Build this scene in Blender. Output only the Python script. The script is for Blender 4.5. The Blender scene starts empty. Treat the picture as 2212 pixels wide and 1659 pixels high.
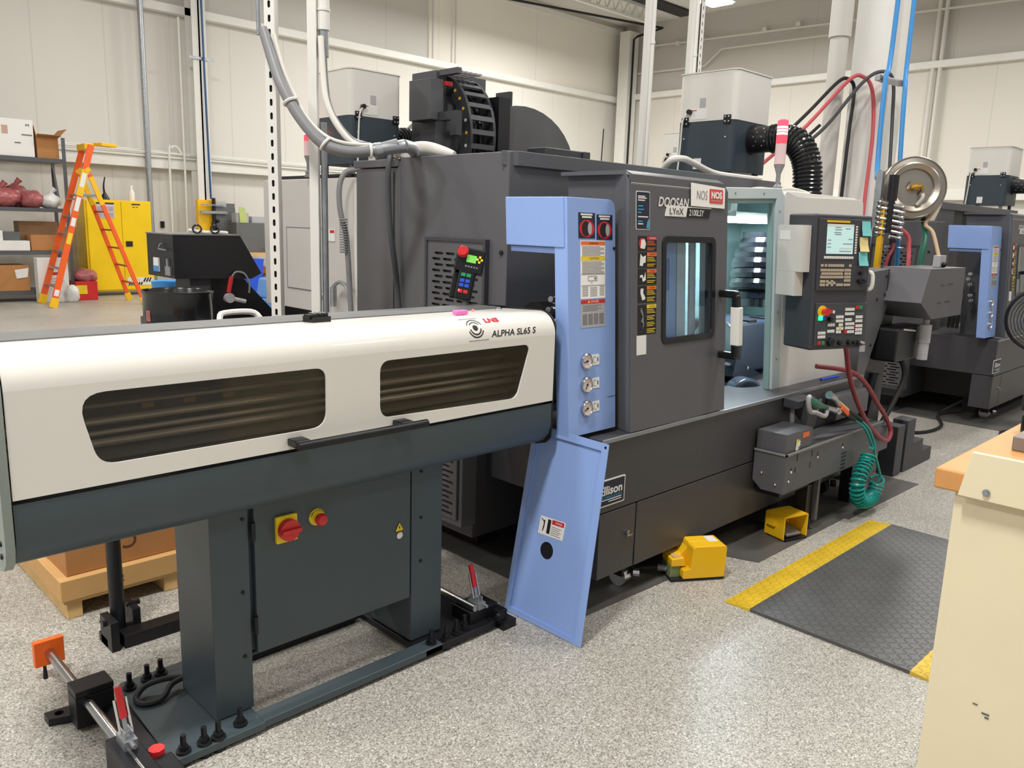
import bpy, bmesh, math, random
from mathutils import Vector, Matrix
from mathutils.geometry import tessellate_polygon
random.seed(11)
SC = bpy.context.scene
COL = SC.collection
V = Vector
PI = math.pi
OFF = {}

# ------------------------------------------------------------------ materials
def lin(c):
    out = []
    for v in c:
        v = v / 255.0
        out.append(v / 12.92 if v <= 0.04045 else ((v + 0.055) / 1.055) ** 2.4)
    return (*out, 1.0)

MATS = {}
def mat(name, rgb, rough=0.5, metal=0.0, var=0.06, scale=6.0, bump=0.0, bscale=60.0, coat=0.0, emit=0.0, ecol=None, trans=0.0, alpha=1.0, spec=0.5):
    if name in MATS:
        return MATS[name]
    m = bpy.data.materials.new(name)
    m.use_nodes = True
    nt = m.node_tree
    b = nt.nodes['Principled BSDF']
    tc = nt.nodes.new('ShaderNodeTexCoord')
    nz = nt.nodes.new('ShaderNodeTexNoise')
    nz.inputs['Scale'].default_value = scale
    nz.inputs['Detail'].default_value = 4
    nt.links.new(tc.outputs['Object'], nz.inputs['Vector'])
    mr = nt.nodes.new('ShaderNodeMapRange')
    mr.inputs['From Min'].default_value = 0.25
    mr.inputs['From Max'].default_value = 0.75
    mr.inputs['To Min'].default_value = 1 - var
    mr.inputs['To Max'].default_value = 1 + var
    nt.links.new(nz.outputs['Fac'], mr.inputs['Value'])
    mx = nt.nodes.new('ShaderNodeMix')
    mx.data_type = 'RGBA'
    mx.blend_type = 'MULTIPLY'
    mx.inputs['Factor'].default_value = 1.0
    mx.inputs[6].default_value = lin(rgb)
    nt.links.new(mr.outputs['Result'], mx.inputs[7])
    nt.links.new(mx.outputs[2], b.inputs['Base Color'])
    b.inputs['Roughness'].default_value = rough
    b.inputs['Metallic'].default_value = metal
    b.inputs['Coat Weight'].default_value = coat
    b.inputs['Specular IOR Level'].default_value = spec
    b.inputs['Transmission Weight'].default_value = trans
    b.inputs['Alpha'].default_value = alpha
    if emit:
        b.inputs['Emission Color'].default_value = lin(ecol or rgb)
        b.inputs['Emission Strength'].default_value = emit
    if bump:
        n2 = nt.nodes.new('ShaderNodeTexNoise')
        n2.inputs['Scale'].default_value = bscale
        n2.inputs['Detail'].default_value = 3
        nt.links.new(tc.outputs['Object'], n2.inputs['Vector'])
        bp = nt.nodes.new('ShaderNodeBump')
        bp.inputs['Strength'].default_value = bump
        bp.inputs['Distance'].default_value = 0.002
        nt.links.new(n2.outputs['Fac'], bp.inputs['Height'])
        nt.links.new(bp.outputs['Normal'], b.inputs['Normal'])
    MATS[name] = m
    return m

def glass(name, rgb, alpha=0.35, rough=0.05, thin=True):
    """Tinted sheet: mixes see-through with a glossy skin (fresnel)."""
    m = bpy.data.materials.new(name)
    m.use_nodes = True
    nt = m.node_tree
    nt.nodes.clear()
    out = nt.nodes.new('ShaderNodeOutputMaterial')
    tr = nt.nodes.new('ShaderNodeBsdfTransparent')
    nz = nt.nodes.new('ShaderNodeTexNoise')
    nz.inputs['Scale'].default_value = 3.0
    cr = nt.nodes.new('ShaderNodeMix')
    cr.data_type = 'RGBA'
    a = lin(rgb)
    cr.inputs[6].default_value = a
    cr.inputs[7].default_value = tuple(min(1, x * 1.15) for x in a[:3]) + (1,)
    nt.links.new(nz.outputs['Fac'], cr.inputs['Factor'])
    nt.links.new(cr.outputs[2], tr.inputs['Color'])
    gl = nt.nodes.new('ShaderNodeBsdfGlossy')
    gl.inputs['Roughness'].default_value = rough
    lw = nt.nodes.new('ShaderNodeLayerWeight'); lw.inputs['Blend'].default_value = 0.5
    pw = nt.nodes.new('ShaderNodeMath'); pw.operation = 'POWER'; pw.inputs[1].default_value = 4.0
    nt.links.new(lw.outputs['Facing'], pw.inputs[0])
    fr = nt.nodes.new('ShaderNodeMath'); fr.operation = 'MULTIPLY_ADD'; fr.inputs[1].default_value = 0.9; fr.inputs[2].default_value = 0.035
    nt.links.new(pw.outputs[0], fr.inputs[0])
    mx = nt.nodes.new('ShaderNodeMixShader')
    nt.links.new(fr.outputs[0], mx.inputs['Fac'])
    nt.links.new(tr.outputs['BSDF'], mx.inputs[1])
    nt.links.new(gl.outputs['BSDF'], mx.inputs[2])
    nt.links.new(mx.outputs['Shader'], out.inputs['Surface'])
    MATS[name] = m
    return m

# ------------------------------------------------------------------ mesh builder
def frame_of(d):
    d = V(d).normalized()
    a = V((0, 0, 1)) if abs(d.z) < 0.9 else V((1, 0, 0))
    u = d.cross(a).normalized()
    return d, u, d.cross(u).normalized()

def smooth_path(pts, n=6):
    pts = [V(p) for p in pts]
    out = []
    for i in range(len(pts) - 1):
        p0 = pts[max(i - 1, 0)]; p1 = pts[i]; p2 = pts[i + 1]; p3 = pts[min(i + 2, len(pts) - 1)]
        for k in range(n):
            t = k / n
            out.append(0.5 * ((2 * p1) + (p2 - p0) * t + (2 * p0 - 5 * p1 + 4 * p2 - p3) * t * t + (3 * p1 - p0 - 3 * p2 + p3) * t ** 3))
    out.append(pts[-1])
    return out

def rrect(x0, x1, z0, z1, r, n=5):
    pts = []
    for cx, cz, a0 in ((x1 - r, z1 - r, 0), (x0 + r, z1 - r, 90), (x0 + r, z0 + r, 180), (x1 - r, z0 + r, 270)):
        for k in range(n + 1):
            a = math.radians(a0 + 90 * k / n)
            pts.append((cx + r * math.cos(a), cz + r * math.sin(a)))
    return pts

def rpoly(pts, r, n=5):
    """round the corners of a 2D polygon"""
    out = []
    N = len(pts)
    rr = r if isinstance(r, (list, tuple)) else [r] * N
    for i in range(N):
        p = V((*pts[i], 0)); a = V((*pts[i - 1], 0)); b = V((*pts[(i + 1) % N], 0))
        da = (a - p).normalized(); db = (b - p).normalized()
        ang = da.angle(db)
        if rr[i] <= 0:
            out.append(tuple(pts[i])); continue
        t = min(rr[i] / math.tan(ang / 2), (a - p).length * 0.49, (b - p).length * 0.49)
        s = p + da * t; e = p + db * t
        for k in range(n + 1):
            q = k / n
            v = s * (1 - q) ** 2 + p * 2 * q * (1 - q) + e * q * q
            out.append((v.x, v.y))
    return out

class MB:
    def __init__(s):
        s.v = []; s.f = []
    def add(s, vs, fs):
        b = len(s.v)
        s.v += [V(p) for p in vs]
        s.f += [tuple(b + i for i in f) for f in fs]
        return s
    def box(s, x0, x1, y0, y1, z0, z1):
        return s.add([(x0, y0, z0), (x1, y0, z0), (x1, y1, z0), (x0, y1, z0), (x0, y0, z1), (x1, y0, z1), (x1, y1, z1), (x0, y1, z1)],
                     [(0, 3, 2, 1), (4, 5, 6, 7), (0, 1, 5, 4), (1, 2, 6, 5), (2, 3, 7, 6), (3, 0, 4, 7)])
    def _m(s, ax, p, h):
        if ax == 'x': return (h, p[0], p[1])
        if ax == 'y': return (p[0], h, p[1])
        return (p[0], p[1], h)
    def prism(s, pts, ax, a, b):
        n = len(pts)
        vs = [s._m(ax, p, a) for p in pts] + [s._m(ax, p, b) for p in pts]
        fs = [tuple(range(n)), tuple(range(2 * n - 1, n - 1, -1))] + [(i, i + n, (i + 1) % n + n, (i + 1) % n) for i in range(n)]
        return s.add(vs, fs)
    def plate(s, outer, holes, ax, a, b):
        """flat plate with holes cut through it"""
        loops = [outer] + holes
        flat = [p for l in loops for p in l]
        tris = tessellate_polygon([[V((p[0], p[1], 0)) for p in l] for l in loops])
        n = len(flat)
        vs = [s._m(ax, p, a) for p in flat] + [s._m(ax, p, b) for p in flat]
        fs = [tuple(t) for t in tris] + [tuple(n + i for i in reversed(t)) for t in tris]
        o = 0
        for l in loops:
            k = len(l)
            for i in range(k):
                j = (i + 1) % k
                fs.append((o + i, o + j, o + j + n, o + i + n))
            o += k
        return s.add(vs, fs)
    def slotted(s, a0, a1, z0, z1, pitch, sw, sl, ax, h0, h1):
        """long strip with a row of round ended slots, one plate per pitch"""
        n = int((z1 - z0) / pitch); c = (a0 + a1) / 2
        for k in range(n):
            b0 = z0 + k * pitch; b1 = b0 + pitch; m = (b0 + b1) / 2
            s.plate([(a0, b0), (a1, b0), (a1, b1), (a0, b1)], [rrect(c - sw / 2, c + sw / 2, m - sl / 2, m + sl / 2, min(sw, sl) * 0.48, 3)], ax, h0, h1)
        return s
    def cyl(s, p0, p1, r, n=16, r1=None):
        r1 = r if r1 is None else r1
        p0 = V(p0); p1 = V(p1)
        d, u, w = frame_of(p1 - p0)
        vs = []
        for p, q in ((p0, r), (p1, r1)):
            for i in range(n):
                a = 2 * PI * i / n
                vs.append(p + u * math.cos(a) * q + w * math.sin(a) * q)
        fs = [(i, (i + 1) % n, (i + 1) % n + n, i + n) for i in range(n)]
        fs += [tuple(range(n - 1, -1, -1)), tuple(range(n, 2 * n))]
        return s.add(vs, fs)
    def rev(s, prof, c, axis=(0, 0, 1), n=24, cap=True):
        """surface of revolution; prof = [(radius, height)]"""
        d, u, w = frame_of(axis)
        c = V(c); vs = []; m = len(prof)
        for r, h in prof:
            for i in range(n):
                a = 2 * PI * i / n
                vs.append(c + d * h + (u * math.cos(a) + w * math.sin(a)) * r)
        fs = []
        for k in range(m - 1):
            for i in range(n):
                j = (i + 1) % n
                fs.append((k * n + i, k * n + j, (k + 1) * n + j, (k + 1) * n + i))
        if cap:
            fs.append(tuple(range(n - 1, -1, -1)))
            fs.append(tuple((m - 1) * n + i for i in range(n)))
        return s.add(vs, fs)
    def tube(s, pts, r, n=8, sm=0, rs=None):
        pts = smooth_path(pts, sm) if sm else [V(p) for p in pts]
        N = len(pts); vs = []; u = None
        for i, p in enumerate(pts):
            d = (pts[min(i + 1, N - 1)] - pts[max(i - 1, 0)])
            if d.length < 1e-9: d = V((0, 0, 1))
            d.normalize()
            if u is None: _, u, w = frame_of(d)
            else:
                u = (u - d * u.dot(d))
                if u.length < 1e-6: _, u, w = frame_of(d)
                u.normalize()
            w = d.cross(u)
            q = r if rs is None else rs(i / max(1, N - 1))
            for k in range(n):
                a = 2 * PI * k / n
                vs.append(p + (u * math.cos(a) + w * math.sin(a)) * q)
        fs = []
        for i in range(N - 1):
            for k in range(n):
                j = (k + 1) % n
                fs.append((i * n + k, i * n + j, (i + 1) * n + j, (i + 1) * n + k))
        fs += [tuple(range(n - 1, -1, -1)), tuple((N - 1) * n + k for k in range(n))]
        return s.add(vs, fs)
    def ball(s, c, r, n=12, m=8):
        r = (r, r, r) if not isinstance(r, (tuple, list)) else r
        c = V(c); vs = [c + V((0, 0, r[2]))]
        for j in range(1, m):
            t = PI * j / m
            for i in range(n):
                a = 2 * PI * i / n
                vs.append(c + V((r[0] * math.sin(t) * math.cos(a), r[1] * math.sin(t) * math.sin(a), r[2] * math.cos(t))))
        vs.append(c - V((0, 0, r[2])))
        fs = [(0, 1 + i, 1 + (i + 1) % n) for i in range(n)]
        for j in range(m - 2):
            for i in range(n):
                a = 1 + j * n + i; b = 1 + j * n + (i + 1) % n
                fs.append((a, a + n, b + n, b))
        L = len(vs) - 1; o = 1 + (m - 2) * n
        fs += [(o + i, L, o + (i + 1) % n) for i in range(n)]
        return s.add(vs, fs)
    def torus(s, c, axis, Rr, r, n=24, m=8, a0=0, a1=2 * PI):
        d, u, w = frame_of(axis)
        c = V(c)
        if abs(a1 - a0) >= 2 * PI - 1e-6:
            vs = []; fs = []
            for i in range(n):
                a = 2 * PI * i / n
                e = u * math.cos(a) + w * math.sin(a)
                for k in range(m):
                    b = 2 * PI * k / m
                    vs.append(c + e * (Rr + r * math.cos(b)) + d * r * math.sin(b))
            for i in range(n):
                for k in range(m):
                    i2 = (i + 1) % n; k2 = (k + 1) % m
                    fs.append((i * m + k, i2 * m + k, i2 * m + k2, i * m + k2))
            return s.add(vs, fs)
        pts = [c + (u * math.cos(a0 + (a1 - a0) * i / n) + w * math.sin(a0 + (a1 - a0) * i / n)) * Rr for i in range(n + 1)]
        return s.tube(pts, r, m)
    def obox(s, c, ux, uy, uz, a, b, h):
        """oriented box, half sizes a,b,h about c"""
        c = V(c); ux = V(ux).normalized(); uy = V(uy).normalized(); uz = V(uz).normalized()
        vs = [c + ux * a * i + uy * b * j + uz * h * k for k in (-1, 1) for i, j in ((-1, -1), (1, -1), (1, 1), (-1, 1))]
        return s.add(vs, [(0, 3, 2, 1), (4, 5, 6, 7), (0, 1, 5, 4), (1, 2, 6, 5), (2, 3, 7, 6), (3, 0, 4, 7)])
    def bar(s, p0, p1, w, h, up=(0, 0, 1)):
        p0 = V(p0); p1 = V(p1); d = (p1 - p0)
        L = d.length; d.normalize()
        up = V(up); x = d.cross(up)
        if x.length < 1e-5: x = d.cross(V((1, 0, 0)))
        x.normalize(); z = x.cross(d)
        return s.obox((p0 + p1) / 2, d, x, z, L / 2, w / 2, h / 2)
    def lean(s, k, z0):
        for p in s.v: p.y += k * (p.z - z0)
        return s
    def xf(s, M):
        s.v = [M @ p for p in s.v]
        return s

def _mesh(name, mb, m, off, smooth=35):
    me = bpy.data.meshes.new(name)
    me.from_pydata([tuple(p - off) for p in mb.v], [], mb.f)
    bm = bmesh.new(); bm.from_mesh(me)
    bmesh.ops.recalc_face_normals(bm, faces=bm.faces)
    bm.to_mesh(me); bm.free()
    me.materials.append(m)
    me.shade_smooth()
    me.set_sharp_from_angle(angle=math.radians(smooth))
    return me

def _bev(ob, w, seg=3):
    if w:
        b = ob.modifiers.new('bevel', 'BEVEL')
        b.width = w; b.segments = seg; b.limit_method = 'ANGLE'; b.angle_limit = math.radians(38)
        b.harden_normals = True

def thing(name, label, cat, loc=(0, 0, 0), rot=0.0, group=None, local=False):
    o = bpy.data.objects.new(name, None)
    o.empty_display_size = 0.1
    COL.objects.link(o)
    o.location = loc
    o.rotation_euler = (0, 0, rot)
    o['label'] = label; o['category'] = cat
    if group: o['group'] = group
    OFF[o] = V((0, 0, 0)) if local else V(loc)
    return o

def part(par, name, mb, m, label=None, bev=0, smooth=35, stuff=False):
    off = OFF[par]
    ob = bpy.data.objects.new(name, _mesh(name, mb, m, off, smooth))
    COL.objects.link(ob)
    ob.parent = par
    OFF[ob] = off
    if label: ob['label'] = label
    if stuff: ob['kind'] = 'stuff'
    _bev(ob, bev)
    return ob

def solo(name, label, cat, mb, m, group=None, bev=0, smooth=35, kind=None):
    xs = [p.x for p in mb.v]; ys = [p.y for p in mb.v]; zs = [p.z for p in mb.v]
    c = V(((min(xs) + max(xs)) / 2, (min(ys) + max(ys)) / 2, min(zs)))
    ob = bpy.data.objects.new(name, _mesh(name, mb, m, c, smooth))
    COL.objects.link(ob)
    ob.location = c
    if label: ob['label'] = label
    if cat: ob['category'] = cat
    if group: ob['group'] = group
    if kind: ob['kind'] = kind
    OFF[ob] = c
    _bev(ob, bev)
    return ob

def struct(name, mb, m, label=None, bev=0):
    return solo(name, label, None, mb, m, kind='structure', bev=bev)

def dup(root, loc, label, rot=None, group=None, skip=()):
    def cp(o, par):
        c = o.copy(); COL.objects.link(c)
        if par: c.parent = par
        for ch in list(o.children):
            if ch.name.split('.')[0] in skip: continue
            cp(ch, c)
        return c
    r = cp(root, None)
    r.location = loc
    if rot is not None: r.rotation_euler = (0, 0, rot)
    r['label'] = label
    if group: r['group'] = group
    return r

_DG = None
def text(par, s, o, ux, uz, m, w=None, h=None, name='lettering', shear=0.0, bold=0.0, depth=0.0006, center=True, label=None):
    """real lettering lying on a face: o = centre (or left bottom), ux = reading direction, uz = up direction"""
    cu = bpy.data.curves.new('t', 'FONT')
    cu.body = s; cu.size = 1.0; cu.shear = shear; cu.offset = bold; cu.extrude = 0.0; cu.resolution_u = 3
    to = bpy.data.objects.new('t', cu)
    COL.objects.link(to)
    dg = bpy.context.evaluated_depsgraph_get()
    me = bpy.data.meshes.new_from_object(to.evaluated_get(dg))
    bpy.data.objects.remove(to); bpy.data.curves.remove(cu)
    xs = [v.co.x for v in me.vertices]; ys = [v.co.y for v in me.vertices]
    x0, x1, y0, y1 = min(xs), max(xs), min(ys), max(ys)
    sx = (w / (x1 - x0)) if w else (h / (y1 - y0))
    sy = (h / (y1 - y0)) if h else sx
    ux = V(ux).normalized(); uz = V(uz).normalized(); n = ux.cross(uz)
    cx = (x0 + x1) / 2 if center else x0
    cy = (y0 + y1) / 2 if center else y0
    off = OFF[par]
    for v in me.vertices:
        v.co = V(o) - off + ux * (v.co.x - cx) * sx + uz * (v.co.y - cy) * sy + n * depth
    me.name = name
    me.materials.clear(); me.materials.append(m)
    ob = bpy.data.objects.new(name, me)
    COL.objects.link(ob); ob.parent = par
    OFF[ob] = off
    if label: ob['label'] = label
    return ob

# shared materials
M = dict(
    wall=mat('wall_panel_white', (226, 220, 209), 0.55, var=0.03, scale=1.5),
    wallup=mat('wall_upper_lining', (214, 210, 203), 0.7, var=0.02, scale=1.0),
    steelw=mat('white_painted_steel', (228, 226, 220), 0.4, var=0.03),
    cover=mat('cover_cream_white', (228, 224, 216), 0.32, var=0.012, coat=0.2),
    teal=mat('slate_green_paint', (65, 77, 82), 0.42, var=0.03),
    dark=mat('lathe_graphite_paint', (90, 90, 94), 0.45, var=0.03, bump=0.05, bscale=400),
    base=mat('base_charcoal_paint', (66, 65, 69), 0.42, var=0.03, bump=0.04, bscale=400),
    dark2=mat('graphite_dark_paint', (62, 62, 68), 0.5, var=0.03),  # darker graphite of the console, panels and brackets
    black=mat('black_paint', (24, 24, 28), 0.42, var=0.08),
    blackp=mat('black_plastic', (20, 20, 22), 0.3, var=0.05),
    rubber=mat('black_rubber', (26, 26, 28), 0.65, var=0.1),
    blue=mat('blue_paint', (142, 170, 226), 0.38, var=0.02),
    white=mat('machine_white_paint', (222, 219, 213), 0.38, var=0.015),
    frame=mat('pale_grey_blue_frame', (196, 208, 210), 0.4, var=0.02),
    inside=mat('enclosure_teal_steel', (150, 176, 174), 0.4, metal=0.05, var=0.06),
    steel=mat('bright_steel', (190, 190, 192), 0.25, metal=1.0, var=0.06, scale=20),
    galv=mat('galvanised_steel', (170, 174, 178), 0.4, metal=0.8, var=0.15, scale=25),
    chrome=mat('chrome', (225, 225, 228), 0.12, metal=1.0, var=0.03),
    brass=mat('brass', (200, 160, 70), 0.3, metal=1.0, var=0.08),
    blacksteel=mat('black_oxide_steel', (38, 38, 42), 0.4, metal=0.5, var=0.15, scale=30),
    greyp=mat('grey_plastic', (120, 120, 122), 0.5),
    hose_g=mat('grey_conduit', (128, 128, 130), 0.45, var=0.03),
    hose_w=mat('white_hose', (216, 212, 204), 0.5, var=0.03),
    yellow=mat('yellow_paint', (242, 190, 28), 0.35, var=0.04),
    cabyel=mat('cabinet_yellow', (246, 205, 10), 0.35, var=0.03),
    orange=mat('orange_fibreglass', (240, 96, 34), 0.4, var=0.05),
    oplastic=mat('orange_plastic', (246, 104, 26), 0.4, var=0.04),
    red=mat('red_plastic', (208, 42, 44), 0.35, var=0.04),
    redhose=mat('dark_red_hose', (150, 62, 70), 0.45, var=0.05),
    pinkhose=mat('light_red_hose', (206, 92, 98), 0.45, var=0.05),
    bluehose=mat('blue_hose', (62, 142, 208), 0.4, var=0.04),
    tealhose=mat('teal_coil_hose', (22, 150, 142), 0.3, var=0.06),
    green=mat('green_plastic', (30, 150, 90), 0.35),
    greenhose=mat('green_hose', (24, 96, 76), 0.45),
    sticker=mat('white_sticker', (232, 230, 226), 0.5, var=0.01),
    paper=mat('white_paper', (244, 242, 238), 0.6, var=0.01),
    ink=mat('black_ink', (22, 22, 24), 0.5),
    grey_ink=mat('grey_ink', (120, 120, 122), 0.5),
    silver_sticker=mat('silver_sticker', (176, 174, 178), 0.45, var=0.03),
    redink=mat('red_ink', (200, 34, 46), 0.5),
    orangeink=mat('orange_ink', (238, 112, 40), 0.5),
    yellowink=mat('yellow_ink', (240, 208, 30), 0.5),
    navy=mat('navy_ink', (26, 32, 54), 0.5),
    cyan=mat('cyan_ink', (60, 160, 200), 0.5),
    card=mat('brown_cardboard', (178, 124, 72), 0.75, var=0.06, scale=10),
    card2=mat('pale_cardboard', (202, 158, 100), 0.75, var=0.05, scale=10),
    wood=mat('pale_pallet_wood', (214, 176, 116), 0.7, var=0.12, scale=14),
    bench=mat('bench_wood', (206, 148, 86), 0.5, var=0.08, scale=12),
    beige=mat('beige_paint', (230, 217, 184), 0.5, var=0.02),
    shelfgrey=mat('shelf_dark_grey', (84, 86, 90), 0.5),
    cabgrey=mat('cabinet_grey', (98, 100, 100), 0.5),
    vmc=mat('machine_warm_grey', (201, 196, 192), 0.45, var=0.015),
    mist_w=mat('collector_white', (224, 221, 214), 0.4, var=0.015),
    mist_d=mat('collector_slate', (52, 64, 72), 0.4, var=0.03),
    plastic_red=mat('clear_red_bag', (170, 96, 96), 0.3, var=0.35, scale=22, bump=0.6, bscale=30),
    plastic_white=mat('clear_white_bag', (222, 220, 216), 0.35, var=0.12, scale=22, bump=0.6, bscale=30),
    bluebin=mat('blue_bin_plastic', (36, 84, 210), 0.4),
    pink=mat('pink_eraser', (246, 120, 196), 0.5),
    belt=mat('conveyor_dark', (52, 53, 57), 0.45, var=0.05),
)
M['glasswin'] = glass('smoked_window', (228, 224, 217), rough=0.06)
M['doorglass'] = glass('door_window_pane', (232, 238, 246), rough=0.04)
M['clear'] = glass('clear_plastic', (235, 240, 242), rough=0.1)
M['lamp'] = mat('lamp_white', (255, 250, 240), 0.5, emit=16.0)
M['mlamp'] = mat('machine_lamp', (225, 245, 255), 0.4, emit=14.0)
M['screen'] = mat('screen_pale', (176, 208, 206), 0.3, emit=0.55)
M['lcd'] = mat('lcd_green', (110, 190, 80), 0.3, emit=0.5)
M['redglow'] = mat('beacon_red_lit', (255, 70, 90), 0.3, emit=1.6)
M['redhot'] = mat('beacon_band_lit', (255, 170, 160), 0.3, emit=5.0)
M['beacon'] = mat('beacon_clear_lens', (226, 196, 196), 0.2, var=0.03)
M['led_red'] = mat('led_red_lit', (255, 60, 70), 0.3, emit=6.0)
M['led_green'] = mat('led_green_lit', (40, 255, 150), 0.3, emit=2.5)
# ------------------------------------------------------------------ camera
cam = bpy.data.cameras.new('camera')
cam.sensor_fit = 'HORIZONTAL'; cam.sensor_width = 36.0; cam.lens = 1757.3 / 2212 * 36.0
cam.clip_start = 0.02; cam.clip_end = 200
co = bpy.data.objects.new('camera', cam); COL.objects.link(co)
fw = V((0.69167888, 0.69616418, -0.1921868)); rt = V((0.71326412, -0.70022818, 0.03057418)); up = V((0.11328996, 0.15822746, 0.98088198))
m4 = Matrix(((rt.x, up.x, -fw.x, 0), (rt.y, up.y, -fw.y, 0), (rt.z, up.z, -fw.z, 1.4), (0, 0, 0, 1)))
co.matrix_world = m4
SC.camera = co
SC.view_settings.view_transform = 'Standard'
SC.view_settings.look = 'None'
SC.view_settings.exposure = 0.0
SC.view_settings.gamma = 1.0
SC.view_settings.use_curve_mapping = False

w = bpy.data.worlds.new('hall_air'); SC.world = w; w.use_nodes = True
bgn = w.node_tree.nodes['Background']
bgn.inputs['Color'].default_value = (1.0, 0.995, 0.98, 1)
bgn.inputs['Strength'].default_value = 0.36

# ------------------------------------------------------------------ floor, walls, ceiling
def floor_mat():
    m = bpy.data.materials.new('speckled_epoxy_floor'); m.use_nodes = True
    nt = m.node_tree; b = nt.nodes['Principled BSDF']
    N = nt.nodes.new; L = nt.links.new
    tc = N('ShaderNodeTexCoord')
    vo = N('ShaderNodeTexVoronoi'); vo.inputs['Scale'].default_value = 260
    L(tc.outputs['Object'], vo.inputs['Vector'])
    rp = N('ShaderNodeValToRGB'); rp.color_ramp.interpolation = 'LINEAR'
    e = rp.color_ramp.elements
    e[0].position = 0.0; e[0].color = lin((118, 114, 107))
    e[1].position = 1.0; e[1].color = lin((226, 223, 214))
    for p, c in ((0.16, (140, 136, 128)), (0.3, (165, 160, 150)), (0.62, (178, 173, 164)), (0.8, (190, 186, 177)), (0.93, (206, 203, 195))):
        q = e.new(p); q.color = lin(c)
    sx = N('ShaderNodeSeparateColor'); L(vo.outputs['Color'], sx.inputs['Color'])
    L(sx.outputs['Red'], rp.inputs['Fac'])
    n1 = N('ShaderNodeTexNoise'); n1.inputs['Scale'].default_value = 1.3; n1.inputs['Detail'].default_value = 6
    L(tc.outputs['Object'], n1.inputs['Vector'])
    mr = N('ShaderNodeMapRange'); mr.inputs['From Min'].default_value = 0.3; mr.inputs['From Max'].default_value = 0.7
    mr.inputs['To Min'].default_value = 0.86; mr.inputs['To Max'].default_value = 1.04
    L(n1.outputs['Fac'], mr.inputs['Value'])
    mx = N('ShaderNodeMix'); mx.data_type = 'RGBA'; mx.blend_type = 'MULTIPLY'; mx.inputs['Factor'].default_value = 1
    L(rp.outputs['Color'], mx.inputs[6]); L(mr.outputs['Result'], mx.inputs[7])
    L(mx.outputs[2], b.inputs['Base Color'])
    n2 = N('ShaderNodeTexNoise'); n2.inputs['Scale'].default_value = 2.0; n2.inputs['Detail'].default_value = 5
    L(tc.outputs['Object'], n2.inputs['Vector'])
    r2 = N('ShaderNodeMapRange'); r2.inputs['To Min'].default_value = 0.28; r2.inputs['To Max'].default_value = 0.5
    L(n2.outputs['Fac'], r2.inputs['Value']); L(r2.outputs['Result'], b.inputs['Roughness'])
    bp = N('ShaderNodeBump'); bp.inputs['Strength'].default_value = 0.25; bp.inputs['Distance'].default_value = 0.002
    L(sx.outputs['Green'], bp.inputs['Height']); L(bp.outputs['Normal'], b.inputs['Normal'])
    b.inputs['Specular IOR Level'].default_value = 0.4
    return m

def wall_mat(name, rgb, axis, step):
    """painted panel wall with thin vertical joints every `step` metres"""
    m = bpy.data.materials.new(name); m.use_nodes = True
    nt = m.node_tree; b = nt.nodes['Principled BSDF']; N = nt.nodes.new; L = nt.links.new
    tc = N('ShaderNodeTexCoord'); sp = N('ShaderNodeSeparateXYZ'); L(tc.outputs['Object'], sp.inputs['Vector'])
    md = N('ShaderNodeMath'); md.operation = 'PINGPONG'; md.inputs[1].default_value = step / 2
    L(sp.outputs[axis], md.inputs[0])
    lt = N('ShaderNodeMath'); lt.operation = 'LESS_THAN'; lt.inputs[1].default_value = 0.012
    L(md.outputs[0], lt.inputs[0])
    nz = N('ShaderNodeTexNoise'); nz.inputs['Scale'].default_value = 0.8; nz.inputs['Detail'].default_value = 3
    L(tc.outputs['Object'], nz.inputs['Vector'])
    c0 = N('ShaderNodeMix'); c0.data_type = 'RGBA'; a = lin(rgb)
    c0.inputs[6].default_value = tuple(x * 0.96 for x in a[:3]) + (1,); c0.inputs[7].default_value = a
    L(nz.outputs['Fac'], c0.inputs['Factor'])
    c1 = N('ShaderNodeMix'); c1.data_type = 'RGBA'; L(lt.outputs[0], c1.inputs['Factor'])
    L(c0.outputs[2], c1.inputs[6]); c1.inputs[7].default_value = tuple(x * 0.87 for x in a[:3]) + (1,)
    L(c1.outputs[2], b.inputs['Base Color']); b.inputs['Roughness'].default_value = 0.6
    return m

struct('floor', MB().box(-9, 24, -9, 20, -0.1, 0), floor_mat(), 'speckled grey epoxy floor of the workshop')
YW, XW, ZC = 15.8, 19.83, 7.1
wl = wall_mat('left_wall_panels', (220, 216, 208), 'X', 1.15)
wlu = wall_mat('left_wall_upper_grey', (206, 203, 197), 'X', 3.2)
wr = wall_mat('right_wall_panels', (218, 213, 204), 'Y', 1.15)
wru = wall_mat('right_wall_upper_grey', (196, 192, 185), 'Y', 3.2)
struct('wall_left', MB().box(-9, XW, YW, YW + 0.2, 0, 5.05), wl, 'white panelled workshop wall at the left')
struct('wall_left_upper', MB().box(-9, 12.6, YW, YW + 0.2, 5.05, ZC), wlu, 'greyer upper part of the left wall above its upper rail')  # greyer colour than the wall below the rail
struct('wall_left_corner', MB().box(12.6, XW, YW, YW + 0.2, 5.05, ZC), wall_mat('left_wall_upper_pale', (236, 231, 220), 'X', 3.3), 'paler upper part of the left wall near the corner, above its upper rail')  # paler colour than the upper wall to its left
struct('wall_right', MB().box(XW, XW + 0.2, -9, YW + 0.2, 0, 5.1), wr, 'white panelled workshop wall at the right')
struct('wall_right_upper', MB().box(XW, XW + 0.2, -9, YW + 0.2, 5.1, ZC), wru, 'greyish upper part of the right wall above its rail')  # greyer colour than the right wall below its rail
struct('ceiling', MB().box(-9, XW + 0.2, -9, YW + 0.2, ZC, ZC + 0.1), mat('ceiling_deck', (222, 220, 214), 0.7, var=0.02, scale=0.7))
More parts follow.
